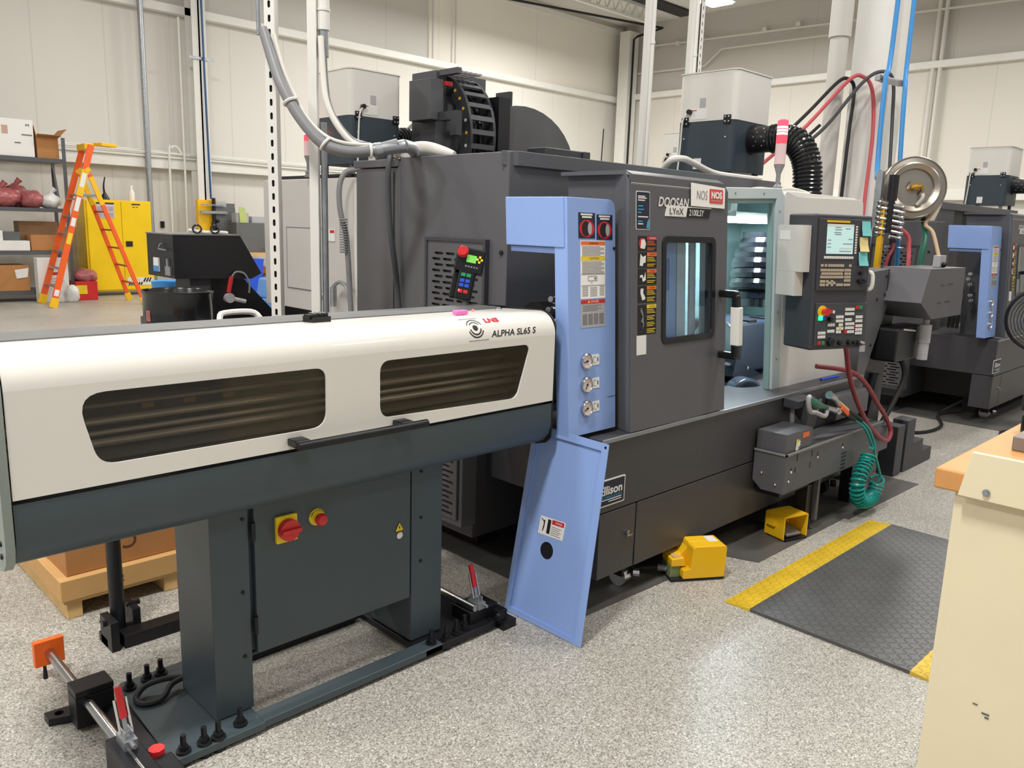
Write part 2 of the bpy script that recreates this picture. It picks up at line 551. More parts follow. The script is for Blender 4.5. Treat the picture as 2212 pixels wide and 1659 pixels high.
# horizontal rails on the walls
struct('trim_1', MB().prism([(YW - 0.18, 4.97), (YW, 4.97), (YW, 5.12), (YW - 0.18, 5.12)], 'x', -9, XW), M['steelw'], 'upper steel rail along the left wall', bev=0.01)
struct('trim_2', MB().prism([(YW - 0.2, 2.22), (YW, 2.22), (YW, 2.46), (YW - 0.2, 2.46)], 'x', -9, XW), M['steelw'], 'lower steel rail along the left wall', bev=0.01)
struct('trim_3', MB().prism([(XW - 0.18, 5.04), (XW, 5.04), (XW, 5.19), (XW - 0.18, 5.19)], 'y', -9, YW), M['steelw'], 'upper steel rail along the right wall', bev=0.01)
struct('trim_4', MB().prism([(XW - 0.2, 2.22), (XW, 2.22), (XW, 2.46), (XW - 0.2, 2.46)], 'y', -9, YW), M['steelw'], 'lower steel rail along the right wall', bev=0.01)
struct('trim_5', MB().box(-9, XW, YW - 0.1, YW, ZC - 0.25, ZC - 0.12), M['steelw'], 'eave strip where the left wall meets the ceiling')
# wall columns
def hcol(mb, x, y, w, d, z1, t=0.03, z0=0.0):
    mb.box(x - w / 2, x + w / 2, y - d / 2, y - d / 2 + t, z0, z1)
    mb.box(x - w / 2, x + w / 2, y + d / 2 - t, y + d / 2, z0, z1)
    mb.box(x - t / 2, x + t / 2, y - d / 2, y + d / 2, z0, z1)
    return mb
struct('column_1', hcol(MB(), 6.92, YW - 0.3, 0.26, 0.3, ZC), M['steelw'], 'white steel column on the left wall with a yellow guard')
struct('column_2', MB().box(19.3, 19.5, 15.15, 15.5, 0, ZC - 0.25).box(19.5, 19.72, 15.15, 15.2, 0, ZC - 0.25), M['steelw'], 'white steel column in the corner of the hall')
mb = MB()
mb.box(6.75, 6.78, 2.74, 3.04, 0, ZC).box(7.05, 7.08, 2.74, 3.04, 0, ZC).box(6.78, 7.05, 2.80, 2.98, 0, ZC)
struct('column_3', mb, M['steelw'], 'big white steel column behind the lathe, blue hoses in front of it')
mb = MB()
for y in (6.9, 7.05): mb.cyl((XW - 0.12, y, 0), (XW - 0.12, y, ZC), 0.045, 10)
struct('trim_6', mb, M['wallup'], 'pair of white pipes running up the right wall')
struct('trim_7', MB().cyl((6.70, 3.14, 0), (6.70, 3.14, 2.95), 0.07, 16).cyl((6.70, 3.14, 2.95), (6.70, 3.14, ZC), 0.085, 16), M['wallup'], 'white downpipe beside the big column')
struct('trim_8', MB().box(6.72, 7.1, 15.25, 15.36, 0.4, 1.68), M['yellow'], 'yellow guard at the foot of the left wall column')
# wall services
solo('conduit_pipe', 'thick grey pipe running up the left wall behind the yellow cabinet', 'pipe',
     MB().cyl((5.96, YW - 0.26, 0.0), (5.96, YW - 0.26, ZC), 0.05, 12), M['galv'])
mb = MB()
for k, (zz, yy) in enumerate(((2.49, 15.55), (2.52, 15.62), (2.42, 15.57))):
    mb.tube([(2.2, yy, zz + 0.02), (6.7, yy, zz), (8.5, yy, zz - 0.02), (19, yy, zz)], 0.018, 6)
mb.tube([(6.35, 15.55, 0.1), (6.35, 15.55, 2.4), (6.4, 15.55, 2.6), (6.5, 15.55, 2.62), (6.58, 15.55, 2.5)], 0.02, 6, 4)
mb.tube([(6.62, 15.52, 0.1), (6.62, 15.52, 4.9)], 0.02, 6)
solo('wall_conduits', 'thin white electrical conduits along the lower rail of the left wall', 'conduit', mb, M['steelw'])
solo('air_line', 'thin dark blue air pipe down the column on the left wall', 'pipe',
     MB().tube([(6.95, 15.3, ZC), (6.97, 15.3, 4.0), (7.0, 15.3, 1.7)], 0.02, 8, 3), mat('dark_blue_pipe', (40, 80, 130), 0.4))
t = thing('air_manifold', 'black air manifold with brackets on the yellow column guard', 'manifold', (7.0, 15.2, 0.9))
mb = MB().cyl((7.0, 15.19, 0.95), (7.0, 15.19, 1.72), 0.035, 10)
for k in range(6): mb.ball((7.0 + (0.05 if k % 2 else -0.05), 15.15, 1.0 + 0.06 * k), 0.035, 8, 6)
part(t, 'manifold_body', mb, M['black'])
part(t, 'strut_bracket', MB().box(6.72, 7.24, 15.13, 15.18, 1.43, 1.48).box(6.75, 7.2, 15.13, 15.18, 1.58, 1.6), M['galv'])
solo('strut_clamp', 'small steel clamp holding the air pipe high on the left column', 'clamp', MB().box(6.7, 7.18, 15.325, 15.35, 4.19, 4.24), M['galv'])
# pipe at the corner
solo('sprinkler_pipe', 'black pipe running from the corner column along the roof', 'pipe',
     MB().tube([(19.4, 15.08, 0.3), (19.4, 15.08, 6.62), (19.45, 15.0, 6.7), (19.9 - 0.25, 14.3, 6.86), (14.9, 15.6, 6.88)], 0.03, 8), M['blacksteel'])
mb = MB()
for p, q in (((19.7, 14.9, 6.45), (19.7, 5, 6.2)), ((19.7, 15.1, 5.75), (19.7, 12.9, 5.72)), ((19.7, 12.9, 5.72), (19.7, 12.4, 6.1)), ((19.7, 12.4, 6.1), (19.7, 9, 6.05))):
    mb.cyl(p, q, 0.025, 8)
for y in (14.6, 13.8, 13.0, 11.2, 10.3): mb.box(19.66, 19.78, y - 0.05, y + 0.05, 6.36, 6.46)
solo('upper_conduits', 'faint conduits with junction boxes high on the right wall', 'conduit', mb, M['wallup'])
mb = MB()
mb.cyl((12.66, 15.7, 5.15), (12.66, 15.7, ZC), 0.02, 8).cyl((13.35, 15.7, 4.4), (13.35, 15.7, ZC), 0.02, 8)
solo('drop_conduits', 'two thin white conduits dropping down the middle of the left wall', 'conduit', mb, M['wallup'])
# roof joist
t = thing('roof_joist', 'white steel roof joist with dark openings near the hall corner', 'joist', (17.3, 13.5, 6.8))
mb = MB()
mb.box(14.5, 18.6, 13.75, 13.83, 6.98, 7.06).box(14.5, 18.6, 13.75, 13.83, 6.66, 6.72)
for k in range(12): mb.bar((14.6 + 0.33 * k, 13.79, 6.7), (14.77 + 0.33 * k, 13.79, 7.0), 0.03, 0.03).bar((14.77 + 0.33 * k, 13.79, 7.0), (14.93 + 0.33 * k, 13.79, 6.7), 0.03, 0.03)
part(t, 'joist_web', mb, M['steelw'])
part(t, 'deck_strip', MB().box(14.5, 19.6, 13.2, 13.7, 7.04, 7.08), M['black'])

# ------------------------------------------------------------------ ceiling lights
def area(loc, sx, sy, e, col=(1, 0.985, 0.955)):
    l = bpy.data.lights.new('hall_lamp', 'AREA')
    l.shape = 'RECTANGLE'; l.size = sx; l.size_y = sy; l.energy = e; l.color = col
    o = bpy.data.objects.new('hall_lamp', l); COL.objects.link(o); o.location = loc
    return o
def hlight(x, y, z, lab, e):
    t = thing('ceiling_light', lab, 'ceiling light', (x, y, z), group='high bay lights')
    part(t, 'housing', MB().prism(rrect(x - 0.65, x + 0.65, y - 0.3, y + 0.3, 0.06), 'z', z + 0.03, z + 0.12), M['steelw'], bev=0.01)
    part(t, 'diffuser', MB().prism(rrect(x - 0.6, x + 0.6, y - 0.26, y + 0.26, 0.05), 'z', z, z + 0.03), M['lamp'], label='glowing white diffuser')
    for dx in (-0.5, 0.5): part(t, 'hanger', MB().cyl((x + dx, y, z + 0.12), (x + dx, y, ZC), 0.006, 6), M['galv'])
    area((x, y, z - 0.02), 1.15, 0.5, e)
LE = 185
hlight(15.3, 10.06, 6.05, 'glowing white high bay light at the top of the photo above the white collector', LE)
for (x, y, q) in ((10.2, 12.4, .7), (14.6, 12.6, 1.5), (10.2, 7.2, 1), (15.3, 4.2, 1), (10.2, 2.0, .9), (5.0, 12.0, .5), (4.6, 6.4, 1), (4.6, 0.4, .8), (0.2, 9.0, .7), (-0.8, 1.0, 1.7), (-5.0, 3.0, 1.3), (-5.0, 8.0, 1.2), (0.4, -3.6, .25), (6.5, -4.0, .35), (13, -3.5, .5)):
    area((x, y, 6.05), 1.15, 0.5, LE * q)
# ------------------------------------------------------------------ bar feeder
t = FEED = thing('bar_feeder', 'cream and slate bar feeder with two smoked windows standing in front of the lathe', 'bar feeder', (1.2, 2.08, 0))
X0, X1 = 0.40, 2.045
YC, ZCc, RC = 1.932, 1.037, 0.075
def arc_pt(s, d=0.0):
    a = s / RC
    return (YC - (RC + d) * math.cos(a), ZCc + (RC + d) * math.sin(a))
def arcs(r, n=10, a0=0, a1=90): return [(YC - r * math.cos(math.radians(a0 + (a1 - a0) * k / n)), ZCc + r * math.sin(math.radians(a0 + (a1 - a0) * k / n))) for k in range(n + 1)]
w1 = rpoly([(0.532, 1.016), (1.147, 1.013), (1.147, 0.851), (0.572, 0.851)], [0.05, 0.035, 0.045, 0.05], 6)
w2 = rpoly([(1.321, 1.013), (1.928, 1.013), (1.868, 0.836), (1.321, 0.848)], [0.035, 0.025, 0.04, 0.04], 6)
mb = MB().plate([(X0, 0.806), (X1, 0.806), (X1, 1.037), (X0, 1.037)], [w1, w2], 'y', 1.857, 1.862)
prof = arcs(RC) + [(2.112, 1.103), (2.112, 1.098)] + list(reversed(arcs(RC - 0.005)))
mb.prism(prof, 'x', X0, X1)
cov = part(t, 'hinged_cover', mb, M['cover'], label='cream white hinged cover', smooth=50)
for wq in (w1, w2):
    part(cov, 'smoked_window', MB().prism(wq, 'y', 1.8625, 1.8655), M['glasswin'], label='dark smoked window')
# lettering and emblem wrapped round the cover shoulder
def wrap_text(par, s, x0, wd, s0, hs, m, shear=0.2, bold=0.02):
    ob = text(par, s, (0, 0, 0), (1, 0, 0), (0, 1, 0), m, w=wd, h=hs, center=False, shear=shear, bold=bold, depth=0)
    off = OFF[par]
    cs = [v.co + off for v in ob.data.vertices]
    mx, my = min(c.x for c in cs), min(c.y for c in cs)
    for v, c in zip(ob.data.vertices, cs):
        p = arc_pt(s0 + (c.y - my), 0.0009)
        v.co = V((x0 + c.x - mx, p[0], p[1])) - off
    return ob
wrap_text(cov, 'ALPHA SL65 S', 1.748, 0.205, 0.012, 0.021, M['ink'], 0.3, 0.015)
wrap_text(cov, 'LNS', 1.742, 0.062, 0.062, 0.02, M['redink'], 0.0, 0.05)
def arc_strip(mb, pts, wdt):
    """thin line along (x, s) points on the shoulder"""
    for (xa, sa), (xb, sb) in zip(pts, pts[1:]):
        d = V((xb - xa, sb - sa)); L = d.length
        if L < 1e-6: continue
        n = V((-d.y, d.x)) / L * wdt / 2
        q = [(xa - n.x, sa - n.y), (xb - n.x, sb - n.y), (xb + n.x, sb + n.y), (xa + n.x, sa + n.y)]
        mb.add([(x, *arc_pt(s_, 0.0008)) for x, s_ in q], [(0, 1, 2, 3)])
mb = MB()
arc_strip(mb, [(1.655, 0.006), (1.735, 0.006), (1.718, 0.086), (1.645, 0.086), (1.655, 0.006)], 0.0015)
def ringpts(r, a0, a1, n=18): return [(1.69 + r * math.cos(math.radians(a0 + (a1 - a0) * k / n)), 0.047 + r * math.sin(math.radians(a0 + (a1 - a0) * k / n))) for k in range(n + 1)]
for r_, a0, a1, wd in ((0.031, 200, 340, 0.004), (0.031, 20, 160, 0.003), (0.022, 190, 350, 0.0045), (0.021, 30, 150, 0.003), (0.007, 0, 360, 0.007), (0.003, 0, 360, 0.005)):
    arc_strip(mb, ringpts(r_, a0, a1), wd)
part(cov, 'ring_emblem', mb, M['ink'], label='black target ring emblem')
# trough
def trough(r): return [(1.86 + r, 0.796), (1.86 + r, 0.715), (1.868 + r, 0.685), (1.888 + r * .7, 0.66 + r * .7), (1.915, 0.647 + r), (1.945, 0.643 + r), (2.25 - r, 0.643 + r), (2.25 - r, 1.085)]
prof = trough(0) + list(reversed(trough(0.006)))
part(t, 'trough_body', MB().prism(prof, 'x', X0, X1), M['teal'], smooth=30)
part(t, 'rear_top_strip', MB().prism([(2.108, 1.096), (2.108, 1.107), (2.25, 1.107), (2.25, 1.06), (2.24, 1.06), (2.24, 1.096)], 'x', X0 - 0.01, X1 - 0.02), mat('strip_grey', (112, 112, 112), 0.45, var=0.12, scale=9), label='dark grey strip along the rear top edge')
endp = [(1.852, 0.70), (1.862, 0.67), (1.885, 0.648), (1.93, 0.636), (2.255, 0.636), (2.255, 1.105), (2.11, 1.112)] + list(reversed(arcs(RC + 0.004)))
part(t, 'end_plate', MB().prism(endp, 'x', X0 - 0.022, X0 - 0.004), mat('end_plate_grey', (142, 150, 144), 0.45), label='pale grey end plate')
part(t, 'end_plate', MB().prism([(1.86 if y < 1.86 else y, z) for y, z in endp], 'x', X1 + 0.002, X1 + 0.008), M['black'], label='black end plate')
mb = MB()
for z_ in (0.70, 0.672): mb.cyl((X0 - 0.026, 1.885, z_ + 0.01), (X0 - 0.02, 1.885, z_ + 0.01), 0.006, 10)
part(t, 'end_screws', mb, M['blacksteel'])
# inside of the trough
part(t, 'back_panel', MB().box(X0, X1, 2.20, 2.21, 0.65, 1.09), M['shelfgrey'])
mb = MB().box(X0, X1, 1.95, 2.20, 0.835, 0.845).box(X0, X1, 2.13, 2.2, 0.89, 0.94).box(X0, X1, 1.9, 1.93, 0.66, 0.83)
part(t, 'guide_channel', mb, M['greyp'])
mb = MB()
for y_, z_, r_ in ((2.0, 0.917, 0.010), (2.0, 0.888, 0.007), (1.99, 0.866, 0.010), (2.08, 0.935, 0.007)):
    mb.cyl((X0 + .02, y_, z_), (X1 - .03, y_, z_), r_, 12)
part(t, 'guide_rod', mb, mat('rod_satin_steel', (204, 202, 198), 0.3, metal=0.45), label='polished steel guide rods')
for x_ in (0.765, 0.875, 0.985): part(t, 'reflector_pad', MB().box(x_, x_ + 0.032, 2.125, 2.129, 0.905, 0.922), mat('orange_pad', (246, 196, 116), 0.5), label='small orange pad on the back panel')
part(t, 'front_chute', MB().prism([(1.875, 0.81), (1.93, 0.83), (1.93, 0.835), (1.87, 0.815)], 'x', 0.75, 1.9), M['shelfgrey'])
# handle
hd = part(t, 'pull_handle', MB().cyl((1.03, 1.805, 0.826), (1.45, 1.805, 0.826), 0.0115, 16), M['blacksteel'], label='long black round pull handle')
for x_ in (1.05, 1.385): part(hd, 'handle_bracket', MB().box(x_ - 0.022, x_ + 0.022, 1.81, 1.857, 0.818, 0.838), M['blackp'], bev=0.004)
mb = MB().box(1.225, 1.285, 2.05, 2.105, 1.105, 1.122).box(1.22, 1.24, 2.06, 2.09, 1.115, 1.128)
for k in range(3): mb.cyl((1.245 + 0.016 * k, 2.06, 1.126), (1.245 + 0.016 * k, 2.1, 1.126), 0.006, 8)
part(t, 'cover_hinge', mb, M['blackp'], label='small black hinge on the top edge')
part(t, 'indicator_button', MB().rev([(0.012, 0), (0.012, 0.006), (0.007, 0.012)], (1.94, 2.03, 1.108), n=14), M['chrome'])
part(t, 'status_led', MB().ball((1.84, 2.05, 1.110), 0.005, 8, 6), M['led_red'], label='small red status light')
part(t, 'rear_handle', MB().tube([(1.05, 2.27, 1.06), (1.06, 2.29, 1.105), (1.08, 2.3, 1.118), (1.16, 2.3, 1.118), (1.185, 2.29, 1.1), (1.19, 2.27, 1.06)], 0.009, 8, 3), M['steelw'], label='white tube handle at the rear')
# pedestal legs, cabinet
def leg(x0, x1):
    mb = MB().prism([(x0, 1.975), (x1, 1.975), (x1, 2.2), (x0, 2.2)], 'z', 0.036, 0.66)
    return mb
lg = part(t, 'leg', leg(0.862, 0.972), M['teal'], bev=0.003)
mb = MB()
for x_, z_ in ((0.95, 0.20), (0.95, 0.39), (0.955, 0.6)): mb.cyl((x_, 1.975, z_), (x_, 1.971, z_), 0.005, 8)
part(lg, 'leg_screws', mb, M['blacksteel'])
lg = part(t, 'leg', leg(1.527, 1.655), M['teal'], bev=0.003)
mb = MB()
for z_ in (0.31, 0.46, 0.615): mb.cyl((1.565, 1.975, z_), (1.565, 1.971, z_), 0.005, 8)
part(lg, 'leg_screws', mb, M['blacksteel'])
part(t, 'electric_cabinet', MB().box(0.974, 1.525, 1.992, 2.2, 0.2, 0.643), M['teal'], bev=0.003)
dr = part(t, 'cabinet_door', MB().box(0.986, 1.519, 1.970, 1.988, 0.197, 0.628), M['teal'], bev=0.003)
for z_ in (0.56, 0.285): part(dr, 'hinge', MB().cyl((0.981, 1.966, z_ - 0.026), (0.981, 1.966, z_ + 0.026), 0.006, 10), M['blacksteel'])
sw = part(t, 'main_switch', MB().prism(rrect(1.046, 1.111, 0.508, 0.586, 0.004), 'y', 1.958, 1.970), M['yellowink'], label='yellow isolator plate with red rotary knob', bev=0.002)
part(sw, 'rotary_knob', MB().cyl((1.079, 1.958, 0.547), (1.079, 1.938, 0.547), 0.031, 26).box(1.049, 1.109, 1.928, 1.94, 0.541, 0.553), M['red'], label='red rotary knob', bev=0.002)
es = part(t, 'emergency_stop', MB().rev([(0.025, 0), (0.025, 0.004), (0.021, 0.006)], (1.178, 1.970, 0.556), (0, -1, 0), 26), M['yellowink'], label='yellow emergency ring with red mushroom button')
part(es, 'stop_button', MB().rev([(0.009, 0.004), (0.010, 0.016), (0.0175, 0.018), (0.0185, 0.026), (0.014, 0.034), (0.003, 0.037)], (1.18, 1.970, 0.553), (0, -1, 0), 22), M['red'], label='red stop button')
for k, ch in enumerate('EMERGENCY'):
    a = math.radians(160 - 140 * k / 8)
    text(es, ch, (1.178 + 0.0215 * math.cos(a), 1.9635, 0.556 + 0.0215 * math.sin(a)), (math.sin(a), 0, -math.cos(a)), (math.cos(a), 0, math.sin(a)), M['ink'], h=0.0052, bold=0.02)
ws = part(t, 'voltage_sign', MB().prism(rpoly([(1.456, 0.437), (1.492, 0.437), (1.474, 0.470)], 0.002), 'y', 1.9685, 1.970), M['ink'], label='yellow triangle with a lightning bolt')
part(ws, 'sign_face', MB().prism(rpoly([(1.4585, 0.4385), (1.4895, 0.4385), (1.474, 0.4665)], 0.002), 'y', 1.968, 1.9686), M['yellowink'])
part(ws, 'lightning_bolt', MB().prism([(1.4755, 0.460), (1.4705, 0.449), (1.4738, 0.450), (1.4725, 0.4415), (1.4775, 0.452), (1.4742, 0.451)], 'y', 1.9674, 1.9681), M['ink'])
part(t, 'door_lock', MB().rev([(0.0115, 0), (0.0115, 0.004), (0.004, 0.005)], (1.474, 1.970, 0.424), (0, -1, 0), 18), M['chrome'], label='round chrome door lock')
# base
part(t, 'base_rail', MB().box(0.96, 1.60, 1.895, 1.952, 0.012, 0.036), M['teal'], bev=0.003)
part(t, 'base_rail', MB().box(0.96, 1.60, 2.285, 2.34, 0.012, 0.036), M['teal'], bev=0.003)
part(t, 'base_plate', MB().prism(rpoly([(0.703, 1.89), (0.965, 1.89), (0.965, 2.35), (0.725, 2.35)], [0.01, 0.01, 0.01, 0.03]), 'z', 0.012, 0.034), M['teal'], bev=0.002)
part(t, 'base_plate', MB().prism(rpoly([(1.52, 1.895), (1.845, 1.895), (1.845, 2.35), (1.52, 2.35)], 0.01), 'z', 0.012, 0.034), M['blacksteel'], bev=0.002)
part(t, 'oil_tray', MB().box(1.0, 1.5, 2.26, 2.30, 0.002, 0.02), M['blacksteel'])
def level_bolt(x, y, h=0.045, dark=True):
    b = MB().cyl((x, y, 0.0), (x, y, 0.038), 0.017, 18).cyl((x, y, 0.034), (x, y, 0.041), 0.019, 18).cyl((x, y, 0.041), (x, y, 0.054), 0.0125, 6)
    b.cyl((x, y, 0.05), (x, y, 0.038 + h), 0.0075, 12)
    return part(t, 'levelling_bolt', b, M['blacksteel'], smooth=30)
for x_, y_ in ((0.748, 2.3), (0.803, 2.312), (0.845, 2.318), (0.743, 1.912), (0.797, 1.91), (0.835, 1.908), (0.905, 1.925), (1.571, 1.922), (1.629, 1.914), (1.679, 1.922), (1.722, 1.928)):
    level_bolt(x_, y_)
part(t, 'power_cable', MB().tube([(0.87, 2.215, 0.06), (0.82, 2.225, 0.07), (0.77, 2.24, 0.06), (0.735, 2.215, 0.045), (0.745, 2.18, 0.042), (0.79, 2.17, 0.045), (0.83, 2.2, 0.06), (0.87, 2.205, 0.065)], 0.0085, 8, 5), M['rubber'], label='black cable loop')
# pendant control
PA = V((0.70, -0.70, 0)); 
pr = rt * 0.977 - up * 0.21; pu = (up * 0.985 + rt * 0.17); pu = (pu - pr * pu.dot(pr)).normalized(); pn = pr.cross(pu)
pc = V((1.975, 2.235, 1.225))
def PP(a, b, d=0.0): return pc + pr * a + pu * b + pn * d
def pbox(mb, a0, a1, b0, b1, d0, d1):
    return mb.obox(PP((a0 + a1) / 2, (b0 + b1) / 2, (d0 + d1) / 2), pr, pu, pn, (a1 - a0) / 2, (b1 - b0) / 2, (d1 - d0) / 2)
pd = part(t, 'hand_pendant', pbox(pbox(pbox(MB(), -0.052, 0.052, 0.0, 0.088, -0.05, 0.012), -0.03, 0.03, -0.10, 0.01, -0.05, 0.012), -0.052, -0.03, -0.1, 0.0, -0.05, -0.02), M['blackp'], label='black hand pendant with coloured buttons', bev=0.006)
part(pd, 'stop_button', MB().cyl(PP(-0.03, 0.068, 0.012), PP(-0.03, 0.068, 0.017), 0.021, 18).cyl(PP(-0.03, 0.07, 0.017), PP(-0.03, 0.07, 0.034), 0.015, 18, 0.018), M['red'], label='red stop button', bev=0.002)
part(pd, 'display', pbox(MB(), -0.012, 0.023, 0.035, 0.062, 0.012, 0.0135), M['lcd'], label='green lit display')
mb = MB()
for a, b in ((0.035, 0.06), (0.035, 0.042), (0.027, 0.051), (0.043, 0.051)): pbox(mb, a - 0.004, a + 0.004, b - 0.004, b + 0.004, 0.012, 0.0145)
part(pd, 'arrow_keys', mb, M['yellowink'])
mb = MB()
for k in range(5): pbox(mb, -0.012 + 0.01 * k, -0.006 + 0.01 * k, 0.017, 0.023, 0.012, 0.0135)
part(pd, 'function_keys', mb, M['greyp'])
for cm, bs in ((M['green'], [(-0.012, -0.012), (0.008, -0.012)]), (M['bluebin'], [(-0.012, -0.033), (0.008, -0.033), (-0.012, -0.05), (0.008, -0.05)]), (M['red'], [(-0.012, -0.072), (0.008, -0.072)])):
    for a, b in bs: part(pd, 'membrane_key', pbox(MB(), a - 0.008, a + 0.008, b - 0.006, b + 0.006, 0.012, 0.014), cm)
part(pd, 'key_light', MB().ball(PP(-0.016, -0.07, 0.0145), 0.0035, 8, 6), M['led_red'])
part(t, 'pendant_bracket', MB().prism([(1.93, 2.19), (2.05, 2.14), (2.06, 2.16), (1.95, 2.25)], 'z', 1.10, 1.106).cyl((1.96, 2.23, 1.08), (1.97, 2.235, 1.17), 0.012, 8), M['shelfgrey'])
solo('pink_eraser', 'pink eraser block lying on top of the cream feeder cover', 'eraser',
     MB().prism(rrect(1.685, 1.735, 1.955, 1.978, 0.004), 'z', 1.1125, 1.126), M['pink'], bev=0.003)

# ------------------------------------------------------------------ slide rails with clamps on the floor
def toggle_clamp(par, c, d, back):
    """steel toggle clamp: c base point, d = (x,y) lean of the upright lever"""
    c = V(c); dv = V((d[0], d[1], 1)).normalized(); sx = V((1, 0, 0)); 
    tc = part(par, 'toggle_clamp', MB().obox(c + V((0, 0, 0.012)), (1, 0, 0), (0, 1, 0), (0, 0, 1), 0.016, 0.03, 0.012)
              .obox(c + V((-0.009, 0, 0.03)), (1, 0, 0), (0, 1, 0), (0, 0, 1), 0.002, 0.02, 0.012).obox(c + V((0.009, 0, 0.03)), (1, 0, 0), (0, 1, 0), (0, 0, 1), 0.002, 0.02, 0.012)
              .cyl(c + V((-0.014, 0, 0.034)), c + V((0.014, 0, 0.034)), 0.004, 8).cyl(c + V((0, -0.03, 0.02)), c + V((0, -0.055, 0.02)), 0.006, 8), M['galv'], label='zinc plated toggle clamp')
    b = c + V((0, 0, 0.035))
    q = [b + sx * -0.014, b + sx * -0.014 + dv * 0.085, b + sx * 0.014 + dv * 0.085, b + sx * 0.014]
    part(tc, 'wire_loop', MB().tube(q, 0.0032, 8), M['chrome'])
    part(tc, 'lever_grip', MB().bar(b + dv * 0.035, b + dv * 0.115, 0.016, 0.010, (0, 1, 0)), M['red'], label='red lever grip', bev=0.002)
    part(tc, 'lever', MB().bar(b, b + dv * 0.045, 0.01, 0.004, (0, 1, 0)), M['galv'])
    return tc
t = thing('slide_rail', 'steel slide rail with orange end stop on the floor at the lower left', 'slide rail', (0.62, 2.1, 0))
part(t, 'shaft', MB().cyl((0.613, 1.70, 0.085), (0.613, 2.575, 0.085), 0.0135, 20), M['steel'], label='bright steel shaft')
part(t, 'end_stop', MB().box(0.573, 0.655, 2.57, 2.592, 0.045, 0.125), M['oplastic'], label='orange end stop', bev=0.002)
part(t, 'stop_foot', MB().cyl((0.6, 2.58, 0), (0.6, 2.58, 0.05), 0.007, 8, 0.004), M['blacksteel'])
part(t, 'bearing_block', MB().box(0.583, 0.682, 2.225, 2.292, 0.01, 0.10).box(0.583, 0.682, 2.222, 2.295, 0.103, 0.122), M['blacksteel'], bev=0.002)
part(t, 'foot_tab', MB().plate([(0.535, 2.31), (0.60, 2.285), (0.60, 2.345), (0.535, 2.352)], [[(0.566 + 0.012 * math.cos(k * PI / 6), 2.325 + 0.012 * math.sin(k * PI / 6)) for k in range(12)]], 'z', 0.0, 0.022), M['blacksteel'])
part(t, 'guide_plate', MB().box(0.642, 0.70, 1.80, 2.235, 0.01, 0.05), M['blacksteel'], bev=0.002)
part(t, 'clamp_block', MB().box(0.583, 0.645, 1.80, 2.0, 0.0, 0.098).box(0.645, 0.70, 1.79, 1.88, 0.05, 0.075), M['blacksteel'], bev=0.003)
part(t, 'locking_knob', MB().cyl((0.672, 1.90, 0.05), (0.672, 1.90, 0.085), 0.02, 8), M['red'], label='red knob')
toggle_clamp(t, (0.618, 1.945, 0.098), (-0.05, 0.25), 0)
t = thing('slide_rail', 'steel slide rail with toggle clamp beside the leaning blue panel', 'slide rail', (1.8, 2.05, 0))
part(t, 'shaft', MB().cyl((1.774, 1.93, 0.09), (1.774, 2.55, 0.09), 0.012, 18), M['steel'])
part(t, 'clamp_block', MB().box(1.75, 1.88, 1.93, 2.03, 0.0, 0.08).box(1.86, 1.9, 1.9, 2.0, 0.0, 0.06), M['blacksteel'], bev=0.003)
part(t, 'base_plate', MB().box(1.855, 1.915, 1.87, 1.925, 0.0, 0.03).cyl((1.86, 1.90, 0.04), (1.86, 1.885, 0.04), 0.02, 14), M['blacksteel'])
toggle_clamp(t, (1.80, 1.955, 0.08), (0.02, 0.35), 0)
# stand behind the feeder
t = thing('support_stand', 'black steel post on a floor beam behind the feeder', 'stand', (0.86, 2.68, 0))
part(t, 'post', MB().cyl((0.852, 2.69, 0.02), (0.852, 2.69, 0.64), 0.023, 20), M['black'], label='round black post')
part(t, 'floor_beam', MB().box(0.84, 1.55, 2.60, 2.66, 0.0, 0.045), M['blacksteel'], bev=0.002)
part(t, 'foot_clamp', MB().box(0.80, 0.825, 2.6, 2.7, 0, 0.1).box(0.89, 0.915, 2.66, 2.76, 0, 0.1).box(0.80, 0.915, 2.64, 2.72, 0, 0.03).cyl((0.79, 2.65, 0.085), (0.83, 2.65, 0.085), 0.011, 8).cyl((0.89, 2.71, 0.1), (0.93, 2.71, 0.1), 0.01, 8), M['blacksteel'])
# pallet and carton
t = thing('wooden_pallet', 'pale wooden pallet under the brown carton behind the feeder', 'pallet', (1.3, 3.4, 0))
for x_ in (0.765, 1.10, 1.6):
    part(t, 'stringer', MB().box(x_, x_ + 0.05, 2.93, 3.95, 0.0, 0.058), M['wood'], bev=0.003)
for k in range(6): part(t, 'deck_board', MB().box(0.755, 1.85, 2.925 + 0.17 * k, 3.055 + 0.17 * k, 0.0585, 0.072), M['wood'], bev=0.002)
t = thing('cardboard_carton', 'big brown carton in a shallow tray on the pallet behind the feeder', 'carton', (1.3, 3.4, 0.0725))
part(t, 'tray', MB().box(0.745, 1.80, 2.915, 3.9, 0.0725, 0.150), M['card2'], label='paler cardboard tray', bev=0.004)
bx = part(t, 'carton_body', MB().box(0.775, 1.77, 2.945, 3.87, 0.1505, 0.60), M['card'], bev=0.004)
part(bx, 'corner_tape', MB().box(0.772, 0.776, 3.16, 3.26, 0.155, 0.57), M['sticker'], label='white tape strip')
text(bx, '3', (0.99, 2.9445, 0.255), (1, 0, 0), (0, 0, 1), mat('brown_marker', (92, 58, 34), 0.7), h=0.1, bold=-0.02)
text(t, '8 2', (0.93, 2.9145, 0.11), (1, 0, 0), (0, 0, 1), MATS['brown_marker'], h=0.028)
